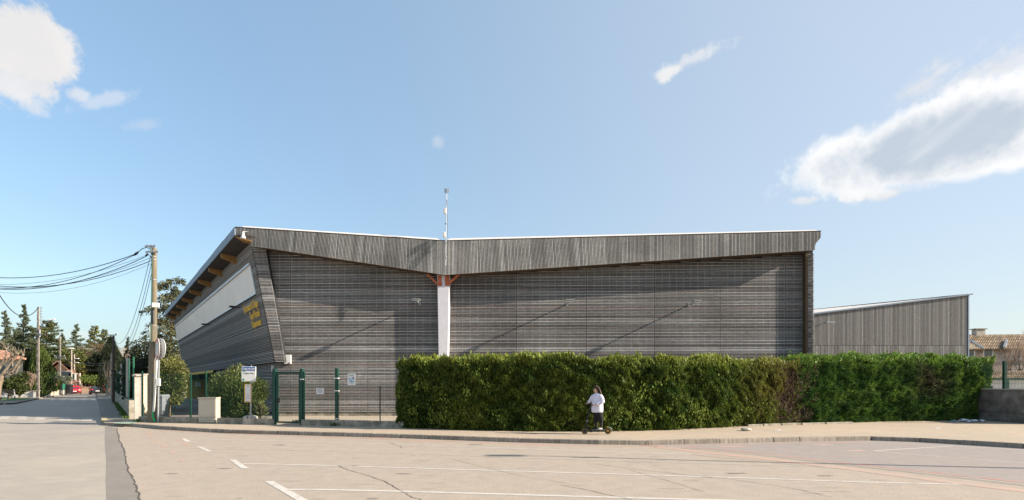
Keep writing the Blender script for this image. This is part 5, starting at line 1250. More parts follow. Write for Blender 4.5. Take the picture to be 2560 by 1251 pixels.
# brown-roofed house at far right
Y = 66; h = thing('brown_roofed_house', 'long old house with a mossy brown roof and dormer at the far right', 'house', PX(2500, 985, Y).xy.to_3d())
a_, b_ = PX(2380, 874, Y), PX(2900, 874, Y)
mb = MB(); mb.hexa([(a_.x, Y, 0), (b_.x, Y, 0), (b_.x, Y + 10, 0), (a_.x, Y + 10, 0), (a_.x, Y, a_.z), (b_.x, Y, b_.z), (b_.x, Y + 10, b_.z), (a_.x, Y + 10, a_.z)]); mb.build('wall', mat('stained_old_render', (.42, .33, .29), .9, .25, 1, alt=(.28, .22, .19), altscale=.6), h)
A, B = PX(2370, 875, Y - .6), PX(2920, 873, Y - .6); T0, T1 = PX(2400, 839, Y + 5), PX(2900, 835, Y + 5)
mb = MB(); mb.face([A, B, T1, T0]); mb.face([A + Vector((0, 11, 0)), B + Vector((0, 11, 0)), T1, T0]); mb.build('roof', MT['tilebr'], h); mb = MB(); tiles(mb, A, B, T1, T0, 90, .13); mb.build('roof_tiles', MT['tilebr'], h, kind='stuff')
mb = MB(); c = PX(2446, 835, Y + 5); mb.box(c, (1.2, .8, 1.1)); ch = mb.build('chimney', MT['beige'], h); mb = MB(); mb.box(c + Vector((0, 0, .65)), (1.6, 1.0, .12)); mb.build('chimney_cap', MT['conc'], ch)
mb = MB(); p = PX(2424, 871, Y - 2.0); r_ = [PX(2405, 872, Y - 2), PX(2446, 872, Y - 2), PX(2420, 854, Y - 2)]; mb.prism(r_, (0, 4, 0)); dm = mb.build('dormer', MT['beige'], h)
mb = MB(); mb.beam(r_[2] + Vector((0, -.3, .1)), r_[1] + Vector((.3, -.3, .05)), .25, .2); mb.beam(r_[2] + Vector((0, -.3, .1)), r_[0] + Vector((-.3, -.3, .05)), .25, .2); mb.build('bargeboard', MT['zinc'], dm)
mb = MB(); mb.beam(PX(2511, 869, Y - .8), PX(2517, 850, Y + 2), .25, .2); mb.build('vent_pipe', MT['galv'], h)
for pxw in (2424, 2470, 2540):
    mb = MB(); c = PX(pxw, 886, Y - .03); mb.box(c, (1.3, .08, 1.3)); f_ = mb.build('window', MT['wht'], h); mb = MB(); mb.box(c + Vector((0, -.05, 0)), (1.0, .03, 1.05)); mb.build('pane', MT['glass'], f_)
# low shed in front of it
Y = 40; h = thing('low_shed', 'low shed with dark tiled lean-to roof behind the fence at the right', 'shed', PX(2540, 985, Y).xy.to_3d())
A, B = PX(2440, 947, Y), PX(2800, 950, Y); T0, T1 = PX(2450, 930, Y + 3), PX(2800, 930, Y + 3)
mb = MB(); mb.hexa([(A.x, Y + .3, 0), (B.x, Y + .3, 0), (B.x, Y + 5, 0), (A.x, Y + 5, 0), (A.x, Y + .3, A.z), (B.x, Y + .3, B.z), (B.x, Y + 5, B.z), (A.x, Y + 5, A.z)]); mb.build('wall', MT['whtwall'], h)
mb = MB(); mb.face([A, B, T1, T0]); mb.build('roof', MT['tilebr'], h); mb = MB(); tiles(mb, A, B, T1, T0, 60, .09); mb.build('roof_tiles', MT['tilebr'], h, kind='stuff')
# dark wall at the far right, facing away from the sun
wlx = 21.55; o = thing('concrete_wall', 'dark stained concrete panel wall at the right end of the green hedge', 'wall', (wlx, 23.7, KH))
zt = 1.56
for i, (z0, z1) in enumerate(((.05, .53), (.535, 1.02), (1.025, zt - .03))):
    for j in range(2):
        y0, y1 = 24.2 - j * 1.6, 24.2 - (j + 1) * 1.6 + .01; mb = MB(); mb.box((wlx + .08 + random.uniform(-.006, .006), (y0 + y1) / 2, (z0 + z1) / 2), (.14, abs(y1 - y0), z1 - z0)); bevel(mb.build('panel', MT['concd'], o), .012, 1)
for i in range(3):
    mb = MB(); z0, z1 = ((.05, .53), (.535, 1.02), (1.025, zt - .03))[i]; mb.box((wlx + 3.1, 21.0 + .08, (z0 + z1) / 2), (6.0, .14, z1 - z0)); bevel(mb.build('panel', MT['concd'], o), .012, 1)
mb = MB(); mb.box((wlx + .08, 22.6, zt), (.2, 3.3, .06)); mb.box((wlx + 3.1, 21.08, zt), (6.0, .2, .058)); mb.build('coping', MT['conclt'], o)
fn3 = thing('wire_fence', 'green wire fence on top of the dark concrete wall at the far right', 'fence', (wlx + .1, 23, zt), 0, 'wire fences')
for y_ in (22.5, 21.3):
    mb = MB(); mb.box((wlx + .1, y_, zt + .62), (.11 if y_ < 23 else .08, .11, 1.24)); mb.build('post', MT['green'], fn3)
mb = MB(); mesh_panel(mb, Vector((wlx + .1, 24.0, 0)), Vector((wlx + .1, 21.1, 0)), zt + .05, zt + 1.2, .06, .2, .003); mb.build('mesh_panel', MT['green'], fn3, kind='stuff')
gr = thing('green_railing', 'lower dark green railing posts behind the wire fence at the far right', 'railing', (26, 27, 0))
mb = MB()
for x_ in (25.5, 26.6, 27.7, 28.8): mb.box((x_, 27.5, 1.1), (.12, .12, 2.0))
mb.box((27.2, 27.5, 2.05), (3.6, .08, .1)); mb.build('rail', MT['green'], gr)

# ------------------------------------------------------------------ LEFT SIDE STREET
def lwall(label, pxa, pxb, Ya, Yb, ytop, m, cat='wall', name='garden_wall', grp='low garden walls on the left of the side street', blocks=1):
    a_ = PX(pxa, 0, Ya); b_ = PX(pxb, 0, Yb); za = CAMH + (HZ - ytop) / F * (Ya + Yb) / 2; o = thing(name, label, cat, (a_.x, a_.y, .12), 0, grp); d_ = Vector((b_.x - a_.x, b_.y - a_.y, 0)); nn = Vector((-d_.y, d_.x, 0)).normalized() * .2
    mb = MB(); mb.hexa([(a_.x, a_.y, .05), (b_.x, b_.y, .05), (b_.x + nn.x, b_.y + nn.y, .05), (a_.x + nn.x, a_.y + nn.y, .05), (a_.x, a_.y, za), (b_.x, b_.y, za), (b_.x + nn.x, b_.y + nn.y, za), (a_.x + nn.x, a_.y + nn.y, za)]); mb.build('wall_body', m, o)
    mb = MB(); mb.beam((a_.x + nn.x / 2, a_.y + nn.y / 2, za + .03), (b_.x + nn.x / 2, b_.y + nn.y / 2, za + .03), .28, .06); mb.build('coping', MT['conclt'], o); return o
lwall('low white wall behind the bench', -60, 88, 62, 63, 979.5, MT['whtwall'])
lwall('short beige wall segment right of the white gate', 113, 131, 69, 73, 976, MT['beige'])
lwall('beige wall segment below the green creeper', 132, 149, 73.5, 78, 976.5, MT['beige'])
lwall('beige wall segment right of the concrete pole', 152, 170, 79, 86, 976, MT['beige'])
lwall('beige wall closing the far end of the street', 188, 262, 99, 99, 968, MT['beige'])
lwall('grey wall stub below the green screen at the street end', 265, 277, 74, 71, 972, MT['conclt'])
def gpost(label, px, ytop, Y, w_, m, name='gate_pillar', cat='pillar', grp='gate pillars along the side street', cap=True):
    p = PX(px, 0, Y); zt_ = CAMH + (HZ - ytop) / F * Y; o = thing(name, label, cat, (p.x, Y, .12), 0, grp); mb = MB(); mb.box((p.x, Y, zt_ / 2 + .03), (w_, w_, zt_ - .06), .2); bevel(mb.build('shaft', m, o), .02, 1)
    if cap: mb = MB(); mb.box((p.x, Y, zt_ + .03), (w_ + .1, w_ + .1, .08), .2); mb.build('cap', MT['conclt'], o)
    return o
gpost('white end pillar of the low wall behind the lamp pole', 91, 978, 63, .45, MT['whtwall'])
gpost('tall white gate pillar right of the lamp pole', 110, 956, 67, .28, MT['whtwall'])
gpost('narrow white pillar next to the white gate', 102, 960, 66, .3, MT['conclt'])
gpost('brown door frame behind the bare bush', 84, 955, 68, .5, MT['bark'], 'door_frame', 'door', None, False)
gpost('dark grey stone pillar right of the beige walls', 172, 962, 84, .8, MT['concd'])
gpost('small white pillar beside the low beige wall', 114.5, 975, 70, .55, MT['whtwall'])
def screen(label, pxa, pxb, Ya, Yb, y0, y1, m=None, name='green_screen', cat='screen', grp='green privacy screens'):
    a_ = PX(pxa, 0, Ya); b_ = PX(pxb, 0, Yb); o = thing(name, label, cat, (a_.x, a_.y, 0), 0, grp); mb = MB()
    za0, za1 = CAMH + (HZ - y1) / F * Ya, CAMH + (HZ - y0) / F * Ya; zb0, zb1 = za0, za1
    mb.hexa([(a_.x, a_.y, za0), (b_.x, b_.y, zb0), (b_.x + .03, b_.y + .03, zb0), (a_.x + .03, a_.y + .03, za0), (a_.x, a_.y, za1), (b_.x, b_.y, zb1), (b_.x + .03, b_.y + .03, zb1), (a_.x + .03, a_.y + .03, za1)]); mb.build('screen_panel', m or MT['green2'], o)
    mb = MB(); [mb.beam((p_.x, p_.y - .03, za0 - .2), (p_.x, p_.y - .03, za1 + .06), .07) for p_ in (a_, b_)]; mb.build('post', MT['green'], o); return o
screen('green screen over the wall right of the concrete pole', 154, 168, 80, 85, 960, 975)
screen('green screen on the wall stub at the street end', 265, 277, 74, 71, 962.5, 972)
# bench
q = PX(18, 1001, 56); bn = thing('park_bench', 'dark wooden bench on the verge at the left edge', 'bench', (q.x, q.y, .12))
for k in range(3):
    mb = MB(); mb.beam((q.x - 1.4, q.y - .3 + .17 * k, .60), (q.x + .55, q.y - .3 + .17 * k, .60), .14, .05); mb.build('seat_slat', MT['bench'], bn)
for k in range(3):
    mb = MB(); mb.beam((q.x - 1.4, q.y + .22 + .03 * k, .78 + .16 * k), (q.x + .55, q.y + .22 + .03 * k, .78 + .16 * k), .04, .12); mb.build('back_slat', MT['bench'], bn)
for x_ in (-1.1, .35):
    mb = MB(); mb.beam((q.x + x_, q.y - .3, .10), (q.x + x_, q.y - .2, .58), .09, .09); mb.beam((q.x + x_ + .3, q.y + .2, .10), (q.x + x_ + .1, q.y + .3, 1.2), .09, .09); mb.beam((q.x + x_, q.y - .3, .55), (q.x + x_, q.y + .3, .55), .08, .07); mb.build('leg', MT['blackm'], bn)

# ------------------------------------------------------------------ POLES
def pole(label, px, ytop, ybase, Y, r, m, name='utility_pole', grp='utility poles', sq=False, arms=()):
    b_ = PX(px, 0, Y); zt_ = CAMH + (HZ - ytop) / F * Y; o = thing(name, label, 'pole', (b_.x, Y, KH), 0, grp); mb = MB()
    if sq:
        mb.hexa([(b_.x - r, Y - r * .82, 0), (b_.x + r * .9, Y - r * .82, 0), (b_.x + r * .7, Y - r * .2, 0), (b_.x - r, Y - r * .2, 0), (b_.x - r * .6, Y - r * .5, zt_), (b_.x + r * .55, Y - r * .5, zt_), (b_.x + r * .5, Y - r * .1, zt_), (b_.x - r * .6, Y - r * .1, zt_)])
        n = int(zt_ / .9)
        ob = mb.build('shaft', m, o); mb2 = MB()
        for k in range(n):
            z = .6 + k * (zt_ - 1) / n; s_ = 1 - .4 * z / zt_; mb2.box((b_.x - r * .04, Y - r * s_ * .82, z), (r * s_ * 1.0, .05, .55))
        mb2.build('recess_shade', MT['concd'], o)  # dark panels on the face, shade of the recesses put into their colour
    else:
        mb.tube([(b_.x, Y, 0), (b_.x, Y, zt_)], [r, r * .7], 10); mb.build('shaft', m, o)
    for (py, l0, l1) in arms:
        z = CAMH + (HZ - py) / F * Y; mb = MB(); mb.beam((b_.x + l0, Y - r, z), (b_.x + l1, Y - r, z), .08, .08); [mb.lathe((b_.x + v, Y - r, z), [(.04, .02), (.05, .1), (.03, .16)], 6) for v in (l0 + .05, l1 - .05)]; mb.build('crossarm', MT['galv'], o)
    return o, Vector((b_.x, Y, zt_))
lp1, lp1t = pole('tall concrete lamp pole with recessed face, left of the street', 97, 768, 994, 62, .19, MT['poleconc'], 'lamp_pole', sq=True)
mb = MB(); a_ = PX(99.5, 824, 61.8); mb.tube([a_ + Vector((0, 0, -.9)), a_, PX(106, 811, 61.4), PX(118, 806, 61), PX(126, 803, 60.8)], .075, 6); mb.build('lamp_arm', MT['galv'], lp1)
mb = MB(); c = PX(131, 800.5, 60.7); mb.hexa([c + Vector((-.35, -.16, -.08)), c + Vector((.32, -.12, .04)), c + Vector((.32, .12, .04)), c + Vector((-.35, .16, -.08)), c + Vector((-.3, -.12, .08)), c + Vector((.25, -.08, .17)), c + Vector((.25, .08, .17)), c + Vector((-.3, .12, .08))]); bevel(mb.build('lamp_head', MT['wht'], lp1), .03, 2)
mb = MB()
for k in range(6): p = PX(103, 770 + k * 7.5, 62); mb.lathe(p, [(.05, -.1), (.09, -.06), (.05, 0), (.09, .05), (.03, .1)], 8)
mb.beam(PX(102, 766, 62), PX(102, 812, 62), .025); mb.build('insulator', MT['galv'], lp1)
mb = MB(); c = PX(97, 835, 61.7); mb.box(c, (.9, .1, .08)); mb.build('crossarm', MT['galv'], lp1)
p2_, p2t = pole('square concrete pole with two crossarms near the terracotta house', 151, 840, 984, 84, .19, MT['poleconc'], sq=True, arms=((891, -.8, .9), (896, -.6, 1.0)))
p3_, p3t = pole('slim round concrete pole right of the terracotta house, with a pale lamp on top', 179, 873, 978, 92, .12, MT['poleconc'])
mb = MB(); mb.ell(p3t + Vector((-.2, 0, .1)), (.7, .3, .14), 12, 6); mb.build('lamp_head', MT['wht'], p3_, smooth=True)
p4_, p4t = pole('concrete pole with two small lamps above the red car', 186, 886, 977, 95, .12, MT['poleconc'])
for py in (897, 907):
    mb = MB(); c = PX(189, py, 95); mb.beam(c - Vector((.3, 0, .05)), c + Vector((.35, 0, 0)), .05); mb.box(c + Vector((.3, 0, .02)), (.55, .25, .14)); mb.build('lamp_head', MT['wht'], p4_)
p5_, p5t = pole('dark tarred wooden pole with a top crossarm on the right pavement', 283.5, 840, 1008, 46, .115, MT['poledark'], arms=((838.5, -.35, .35),))
p6_, p6t = pole('pale concrete pole just left of the dark tarred pole', 278.5, 883, 1000, 53, .085, MT['poleconc'])
# main wooden pole
PY = 22.3; base = PX(385, 0, PY); mp = thing('wooden_utility_pole', 'large weathered wooden utility pole at the pavement corner carrying the cables', 'pole', (base.x, PY, KH))
zt_ = CAMH + (HZ - 620) / F * PY
mb = MB(); mb.tube([(base.x - .02, PY, .05), (base.x - .03, PY, 2), (base.x - .0, PY, 5), (base.x + .015, PY, zt_ - .1), (base.x + .015, PY, zt_)], [.15, .145, .115, .10, .07], 14); mb.build('shaft', MT['pole'], mp, smooth=False)
mb = MB(); mb.tube([(base.x - .17, PY - .02, .05), (base.x - .14, PY, 3.4), (base.x - .12, PY, 4.3)], [.085, .07, .03], 10); mb.build('splint_pole', MT['pole'], mp)
for py, l0, l1 in ((617.5, -.30, .16), (632, -.28, .27)):
    mb = MB(); z = CAMH + (HZ - py) / F * PY; mb.beam((base.x + l0, PY - .12, z), (base.x + l1, PY - .12, z), .05, .05)
    for k in range(6): mb.box((base.x + l0 + (l1 - l0) * (k + .5) / 6, PY - .12, z + (.035 if k % 2 else -.035)), (.045, .05, .05))
    mb.build('crossarm', MT['galv'], mp)
mb = MB(); z = CAMH + (HZ - 627) / F * PY; mb.beam((base.x - .05, PY - .1, z - .2), (base.x - .05, PY - .1, z + .18), .03); mb.build('bracket', MT['galv'], mp)
mb = MB()
for py in (643, 650, 700, 815): z = CAMH + (HZ - py) / F * PY; mb.lathe((base.x, PY, z), [(.125, -.012), (.125, .012)], 14)
mb.build('steel_band', MT['galv'], mp)
mb = MB(); c = PX(389, 763.5, PY - .2); mb.box(c, (.27, .12, .20), .2); bevel(mb.build('distribution_box', MT['wht'], mp), .02, 2)
mb = MB(); mb.tube([PX(392.5, 884, PY - .16), PX(389, 950, PY - .17), PX(384, 1030, PY - .18)], .042, 10); mb.build('cable_duct', MT['wht'], mp)
mb = MB(); mb.tube([PX(382.5, 1028, PY - .18), PX(382.5, 1040, PY - .2), PX(384.5, 1049, PY - .22), PX(388, 1054, PY - .25)], .04, 10); mb.build('green_duct', MT['pipeg'], mp)
mb = MB(); c = G(389, 1055, KH); mb.ell((c.x, c.y, KH + .05), (.06, .06, .06), 10, 6); mb.build('orange_cap', MT['orange'], mp)
mb = MB(); mb.tube([PX(381, 630, PY - .1), PX(379, 700, PY - .13), PX(379.5, 790, PY - .15), PX(376, 850, PY - .18), PX(383, 862, PY - .18), PX(386, 868, PY - .18)], .014, 5); mb.build('green_cable', MT['gwire'], mp)
mb = MB(); mb.tube([PX(382.5, 775, PY - .14), PX(383, 808, PY - .14)], [.05, .05], 6); mb.build('dark_sleeve', MT['blackm'], mp)
mb = MB(); mb.tube([PX(374.5, 815, PY - .1), PX(375.5, 850, PY - .1)], .02, 6); mb.build('cable_sleeve', MT['wht'], mp)
mb = MB(); mb.box(PX(381.5, 940, PY - .17), (.06, .01, .06)); mb.build('blue_tag', MT['blue'], mp)
# overhead wires: each a cable of its own
def wire(label, a_, b_, sag, r=.012, grp='overhead cables', n=22):
    a_, b_ = Vector(a_), Vector(b_); o = thing('overhead_cable', label, 'cable', a_, 0, grp); mb = MB(); P = [a_.lerp(b_, i / n) - Vector((0, 0, sag * 4 * (i / n) * (1 - i / n))) for i in range(n + 1)]
    mb.tube(P, r, 5); mb.build('strand', MT['wire'], o); return o
WX = PX(-330, 0, PY).x
for lab, (x_, y_), ye, sg, r in (('topmost cable of the sagging bundle left of the wooden pole', (340, 635), 612, 1.27, .016), ('thick second cable of the sagging bundle, ending in a black clamp', (338, 637), 622, 1.62, .014),
        ('thin third cable of the sagging bundle', (372, 636), 650, 1.22, .007), ('fourth cable of the sagging bundle from the lower crossarm', (368, 640), 626, 1.62, .016),
        ('thin fifth cable of the sagging bundle', (378, 644), 636, 1.45, .008), ('lowest dark cable of the sagging bundle', (379, 652), 616, 1.48, .015), ('faint lowest cable hanging under the bundle', (377, 660), 632, 1.55, .006)):
    wire(lab, PX(x_, y_, PY - .1), PX(-330, ye, PY + 1), sg, r)
mb = MB(); mb.tube([PX(334, 639, PY - .1), PX(340, 635, PY - .1), PX(346, 630, PY - .1)], [.03, .055, .03], 8); mb.build('cable_clamp', MT['blackm'], mp)
mb = MB(); mb.tube([PX(346, 630, PY - .1), PX(356, 622, PY - .1), PX(366, 619, PY - .1), PX(375, 622, PY - .12), PX(380, 634, PY - .13)], .018, 6); mb.build('green_jumper', MT['gwire'], mp)
mb = MB(); mb.tube([PX(364, 640, PY - .1), PX(370, 636, PY - .1)], [.03, .045], 7); mb.tube([PX(370, 637, PY - .1), PX(377, 640, PY - .1), PX(380, 650, PY - .1)], .012, 6); mb.build('cable_clamp', MT['blackm'], mp)
for k, (x_, y_, sg) in enumerate(((376, 640, 1.9), (381, 648, 2.3), (383, 665, 2.4))):
    wire(('leftmost', 'middle', 'rightmost')[k] + ' of the three cables dropping down the street from the wooden pole', PX(x_, y_, PY), p5t + Vector((.1 * k - .1, 0, -.05)), sg, .011)
wire('thick dark cable from the left edge down to the lamp pole', PX(-40, 660, 45), PX(97, 768, 62), 2.6, .04)
for k, (ya, yb, y2) in enumerate(((891, 906, 0), (893, 912, 0), (905, 925, 0), (862, 838, 0))):
    wire('faint cable number %s crossing the street in front of the dark trees' % ('one', 'two', 'three', 'four')[k] if False else ('uppermost faint cable crossing in front of the dark trees', 'second faint cable crossing in front of the dark trees', 'lower faint cable crossing in front of the dark trees', 'faint cable high above the pine joining two poles')[k], PX(151, ya, 84), PX(283, yb if k < 3 else 842, 46), .5, .02)
# traffic signs on the white post
sg = thing('round_traffic_sign', 'round traffic signs seen edge-on on a grey post beside the wooden pole', 'road sign', G(395, 1057, KH)); SY = G(395, 1057, KH).y
mb = MB(); mb.tube([PX(395, 1057, SY), PX(398, 848, SY)], .035, 10); mb.build('post', MT['galv'], sg)
def disc(cx, cy, r, nrm, mf, mbk, name):
    c = PX(cx, cy, SY); n_ = Vector(nrm).normalized(); u = n_.cross(Vector((0, 0, 1))).normalized(); v = u.cross(n_).normalized(); mb = MB(); m_ = 28
    ring = lambda rr, o_: [c + u * rr * math.cos(2 * math.pi * k / m_) + v * rr * math.sin(2 * math.pi * k / m_) + n_ * o_ for k in range(m_)]
    mb.prism(ring(r, -.008), n_ * .016); ob = mb.build(name, mbk, sg)
    mb = MB(); A_r, B_r = ring(r * .99, .011), ring(r * .80, .011)
    for k in range(m_): mb.face([A_r[k], A_r[(k + 1) % m_], B_r[(k + 1) % m_], B_r[k]])
    mb.build('red_border', MT['sred'], ob); mb = MB(); mb.face(ring(r * .79, .012)); mb.build('white_face', MT['signw'], ob)
disc(393, 872, .43, (-.69, -.72, 0), MT['signw'], MT['signw'], 'sign_disc')
disc(402.5, 872, .44, (.55, .83, 0), MT['sred'], MT['signw'], 'sign_disc')
mb = MB()
for zc in (852, 861, 883, 893):
    pass
mb.tube([PX(392, 893, SY - .03), PX(391.5, 857, SY - .03), PX(394, 850, SY - .03), PX(397.5, 850, SY - .03), PX(399.5, 857, SY - .03), PX(399, 893, SY - .03), PX(395.5, 898, SY - .03), PX(392, 893, SY - .03)], .012, 6)
for y_ in (860, 882): mb.beam(PX(390, y_, SY - .03), PX(403, y_, SY - .03), .04)
mb.build('bracket', MT['signw'], sg)
mb = MB(); mb.box(PX(395.5, 956, SY - .06), (.17, .1, .32)); bevel(mb.build('control_box', MT['signw'], sg), .015, 2)
mb = MB(); mb.tube([PX(391, 966, SY - .05), PX(388, 972, SY - .05), PX(391, 978, SY - .05)], .01, 5); mb.build('loose_cable', MT['wire'], sg)
# white pillar + cream pillar
pl_ = thing('gate_pillar', 'pale concrete gate pillar with flat cap left of the low mossy wall', 'pillar', G(338, 1052, KH)); c = G(338, 1054, KH)
zt_ = CAMH + (HZ - 941) / F * c.y
mb = MB(); mb.box((c.x, c.y + .2, (zt_ + .1) / 2), (.30, .42, zt_ - .1), .62); bevel(mb.build('shaft', MT['conclt'], pl_), .012, 1); mb = MB(); mb.box((c.x, c.y + .2, zt_ + .04), (.46, .54, .08), .62); mb.build('cap', MT['conclt'], pl_)
pl_ = thing('cream_pillar', 'cream rendered pillar behind the green wire mesh', 'pillar', PX(357, 1040, 23.8)); c = PX(357, 938, 23.8)
mb = MB(); mb.box((c.x, c.y, c.z / 2 + .06), (.24, .24, c.z - .12)); mb.build('shaft', mat('cream_render', (.60, .52, .38), .85, .1, 3), pl_); mb = MB(); mb.box((c.x - .05, c.y, c.z + .03), (.42, .34, .06)); mb.build('cap', MT['conclt'], pl_)
# side-street wall and screens
pts = [(WALL_L(y_), y_) for y_ in (24.6, 29, 34, 40, 47, 56)]
sw = thing('street_wall', 'low grey wall with green screens along the side-street pavement', 'wall', (*pts[0], KH))
for i in range(5):
    (x0_, y0_), (x1_, y1_) = pts[i], pts[i + 1]; mb = MB(); d_ = Vector((x1_ - x0_, y1_ - y0_, 0)); nn = Vector((d_.y, -d_.x, 0)).normalized() * .2
    mb.hexa([(x0_, y0_, .1), (x0_ + nn.x, y0_ + nn.y, .1), (x1_ + nn.x, y1_ + nn.y, .1), (x1_, y1_, .1), (x0_, y0_, 1.0), (x0_ + nn.x, y0_ + nn.y, 1.0), (x1_ + nn.x, y1_ + nn.y, 1.0), (x1_, y1_, 1.0)]); mb.build('wall_section', MT['conc'], sw)
    for f0, f1, zt2 in ((.05, .5, 2.25 + (i == 0) * .0), (.5, .97, 2.25)):
        p, q = Vector((x0_, y0_, 0)).lerp(Vector((x1_, y1_, 0)), f0), Vector((x0_, y0_, 0)).lerp(Vector((x1_, y1_, 0)), f1)
        if i == 0 and f0 < .1: continue
        zt2 = 3.1 if i in (0, 1) else 2.5
        mb = MB(); o_ = nn * .5; mb.hexa([(*(p + o_)[:2], 1.0), (*(p + o_ * 1.2)[:2], 1.0), (*(q + o_ * 1.2)[:2], 1.0), (*(q + o_)[:2], 1.0), (*(p + o_)[:2], zt2), (*(p + o_ * 1.2)[:2], zt2), (*(q + o_ * 1.2)[:2], zt2), (*(q + o_)[:2], zt2)]); mb.build('green_screen', MT['green2'], sw)
        mb = MB(); mb.beam((*(q + o_ * .6)[:2], .95), (*(q + o_ * .6)[:2], zt2 + .1), .06); mb.build('post', MT['green'], sw)
for pxp, Yp_, y0_, y1_ in ((320, 28.2, 895, 993), (304.5, 36.5, 906, 985)):
    c = PX(pxp, y1_, Yp_); t_ = PX(pxp, y0_, Yp_); o = thing('concrete_post', 'grey concrete fence post standing against the %s' % ('green screens nearest the white pillar' if pxp > 310 else 'far green screens'), 'post', c, 0, 'concrete fence posts'); mb = MB(); mb.box((c.x, c.y, (c.z + t_.z) / 2), (.13, .13, t_.z - c.z)); mb.build('shaft', MT['conclt'], o)
c = PX(334, 940, 26.0); t_ = PX(334.5, 892, 26.0); o = thing('green_post', 'tall thin green fence post behind the pale pillar', 'post', c); mb = MB(); mb.box((c.x, c.y, (c.z + t_.z) / 2 - .6), (.05, .05, t_.z - c.z + 1.2)); mb.build('shaft', MT['green2'], o)
# small signs on posts
def small_sign(label, pxp, ybase, ytop, panel, m, mm=None, r=.025, extra=None):
    b_ = G(pxp, ybase, KH); o = thing('street_sign', label, 'sign', b_, 0, 'small signs on the side-street pavement'); mb = MB(); mb.tube([b_, PX(pxp, ytop, b_.y)], r, 8); mb.build('post', MT['conclt'] if r > .03 else MT['galv'], o)
    if panel:
        x0_, y0_, x1_, y1_ = panel; c = PX((x0_ + x1_) / 2, (y0_ + y1_) / 2, b_.y - .06); w_, h_ = (x1_ - x0_) / F * b_.y, (y1_ - y0_) / F * b_.y; mb = MB(); mb.box(c, (w_, .03, h_)); pn = bevel(mb.build('sign_panel', m, o), .01, 1)
        if extra: extra(c, w_, h_, pn)
    return o
def ar(c, w_, h_, pn):
    mb = MB(); w2, h2 = w_ * .42, h_ * .28
    mb.prism([c + Vector((x, -.018, z)) for x, z in ((-w2, 0), (-w2 * .6, h2), (-w2 * .6, h2 * .3), (w2 * .6, h2 * .3), (w2 * .6, h2), (w2, 0), (w2 * .6, -h2), (w2 * .6, -h2 * .3), (-w2 * .6, -h2 * .3), (-w2 * .6, -h2))], (0, -.004, 0))
    mb.build('double_arrow', MT['ink'], pn)
def gg(c, w_, h_, pn):
    mb = MB(); mb.box(c + Vector((.02, -.02, 0)), (w_ * .35, .004, h_ * .55)); mb.build('green_symbol', MT['gsign'], pn)
small_sign('small white sign with a black double arrow on the dark pole', 285.5, 1006, 946, (281, 946.5, 290.5, 953.5), MT['signw'], extra=ar)
small_sign('white arrow-shaped sign with a green symbol above the pavement', 296, 1008, 928, (291, 927, 301, 934.5), MT['signw'], extra=gg)
small_sign('thin pale post with a small white box beside the grey wall', 307, 1021, 938, (305.2, 938, 308.6, 945), MT['wht'])
small_sign('wooden marker post with pale notice in front of the green screens', 300.5, 1002, 946, (298.8, 946, 303, 984), MT['conclt'])
# bin
c = PX(404, 1040, 23.3); bn = thing('wheelie_bin', 'grey wheelie bin behind the wire fence beside the sign post', 'bin', (c.x, 23.3, KH))
zt_ = CAMH + (HZ - 992) / F * 23.3
mb = MB(); w_, d_ = .20, .24; cx = c.x; W2 = .23
mb.hexa([(cx - w_ * .9, 23.3 - d_ * .8, KH + .03), (cx + w_ * .8, 23.3 - d_ * .8, KH + .03), (cx + w_ * .8, 23.3 + d_ * .8, KH + .03), (cx - w_ * .9, 23.3 + d_ * .8, KH + .03), (cx - w_, 23.3 - d_, zt_), (cx + w_, 23.3 - d_, zt_), (cx + w_, 23.3 + d_, zt_), (cx - w_, 23.3 + d_, zt_)]); bevel(mb.build('body', MT['bingrey'], bn), .02, 2)
mb = MB(); mb.hexa([(cx - W2, 23.3 - d_ - .04, zt_), (cx + W2, 23.3 - d_ - .04, zt_), (cx + W2, 23.3 + d_ + .04, zt_), (cx - W2, 23.3 + d_ + .04, zt_), (cx - W2 + .04, 23.3 - d_, zt_ + .07), (cx + W2 - .04, 23.3 - d_, zt_ + .07), (cx + W2 - .04, 23.3 + d_, zt_ + .1), (cx - W2 + .04, 23.3 + d_, zt_ + .1)]); bevel(mb.build('lid', MT['bingrey'], bn), .015, 2)
for s_ in (-1, 1): mb = MB(); mb.lathe((cx + s_ * .18, 23.5, KH + .1), [(.1, -.03), (.1, .03)], 14, axis='x'); mb.build('wheel', MT['rubber'], bn)
# beige cabinet
c = G(518, 1058.5, KH); w_ = 45 / F * c.y; zt_ = CAMH + (HZ - 995.5) / F * c.y; cb = thing('street_cabinet', 'beige electrical street cabinet standing on the pavement', 'cabinet', (c.x, c.y, KH))
mb = MB(); mb.box((c.x, c.y + .16, (KH + zt_) / 2), (w_, .32, zt_ - KH - .05), -.05); bevel(mb.build('body', MT['cab'], cb), .012, 2)
mb = MB(); mb.box((c.x, c.y + .15, zt_ - .0), (w_ + .03, .38, .05), -.05); bevel(mb.build('top_cap', MT['cab'], cb), .012, 2)
mb = MB(); mb.box((c.x, c.y - .008, (KH + zt_) / 2 + .12), (w_ - .07, .012, zt_ - KH - .36), -.05); bevel(mb.build('door_panel', MT['cab'], cb), .005, 1)
mb = MB(); mb.box((c.x - .04, c.y - .012, KH + .20), (.035, .012, .03)); mb.build('lock', MT['galv'], cb)
mb = MB(); mb.box((c.x, c.y - .006, KH + .235), (w_ - .02, .008, .006), -.05); mb.box((c.x, c.y - .006, KH + .13), (w_ - .02, .008, .006), -.05); mb.build('joint', MT['back'], cb)

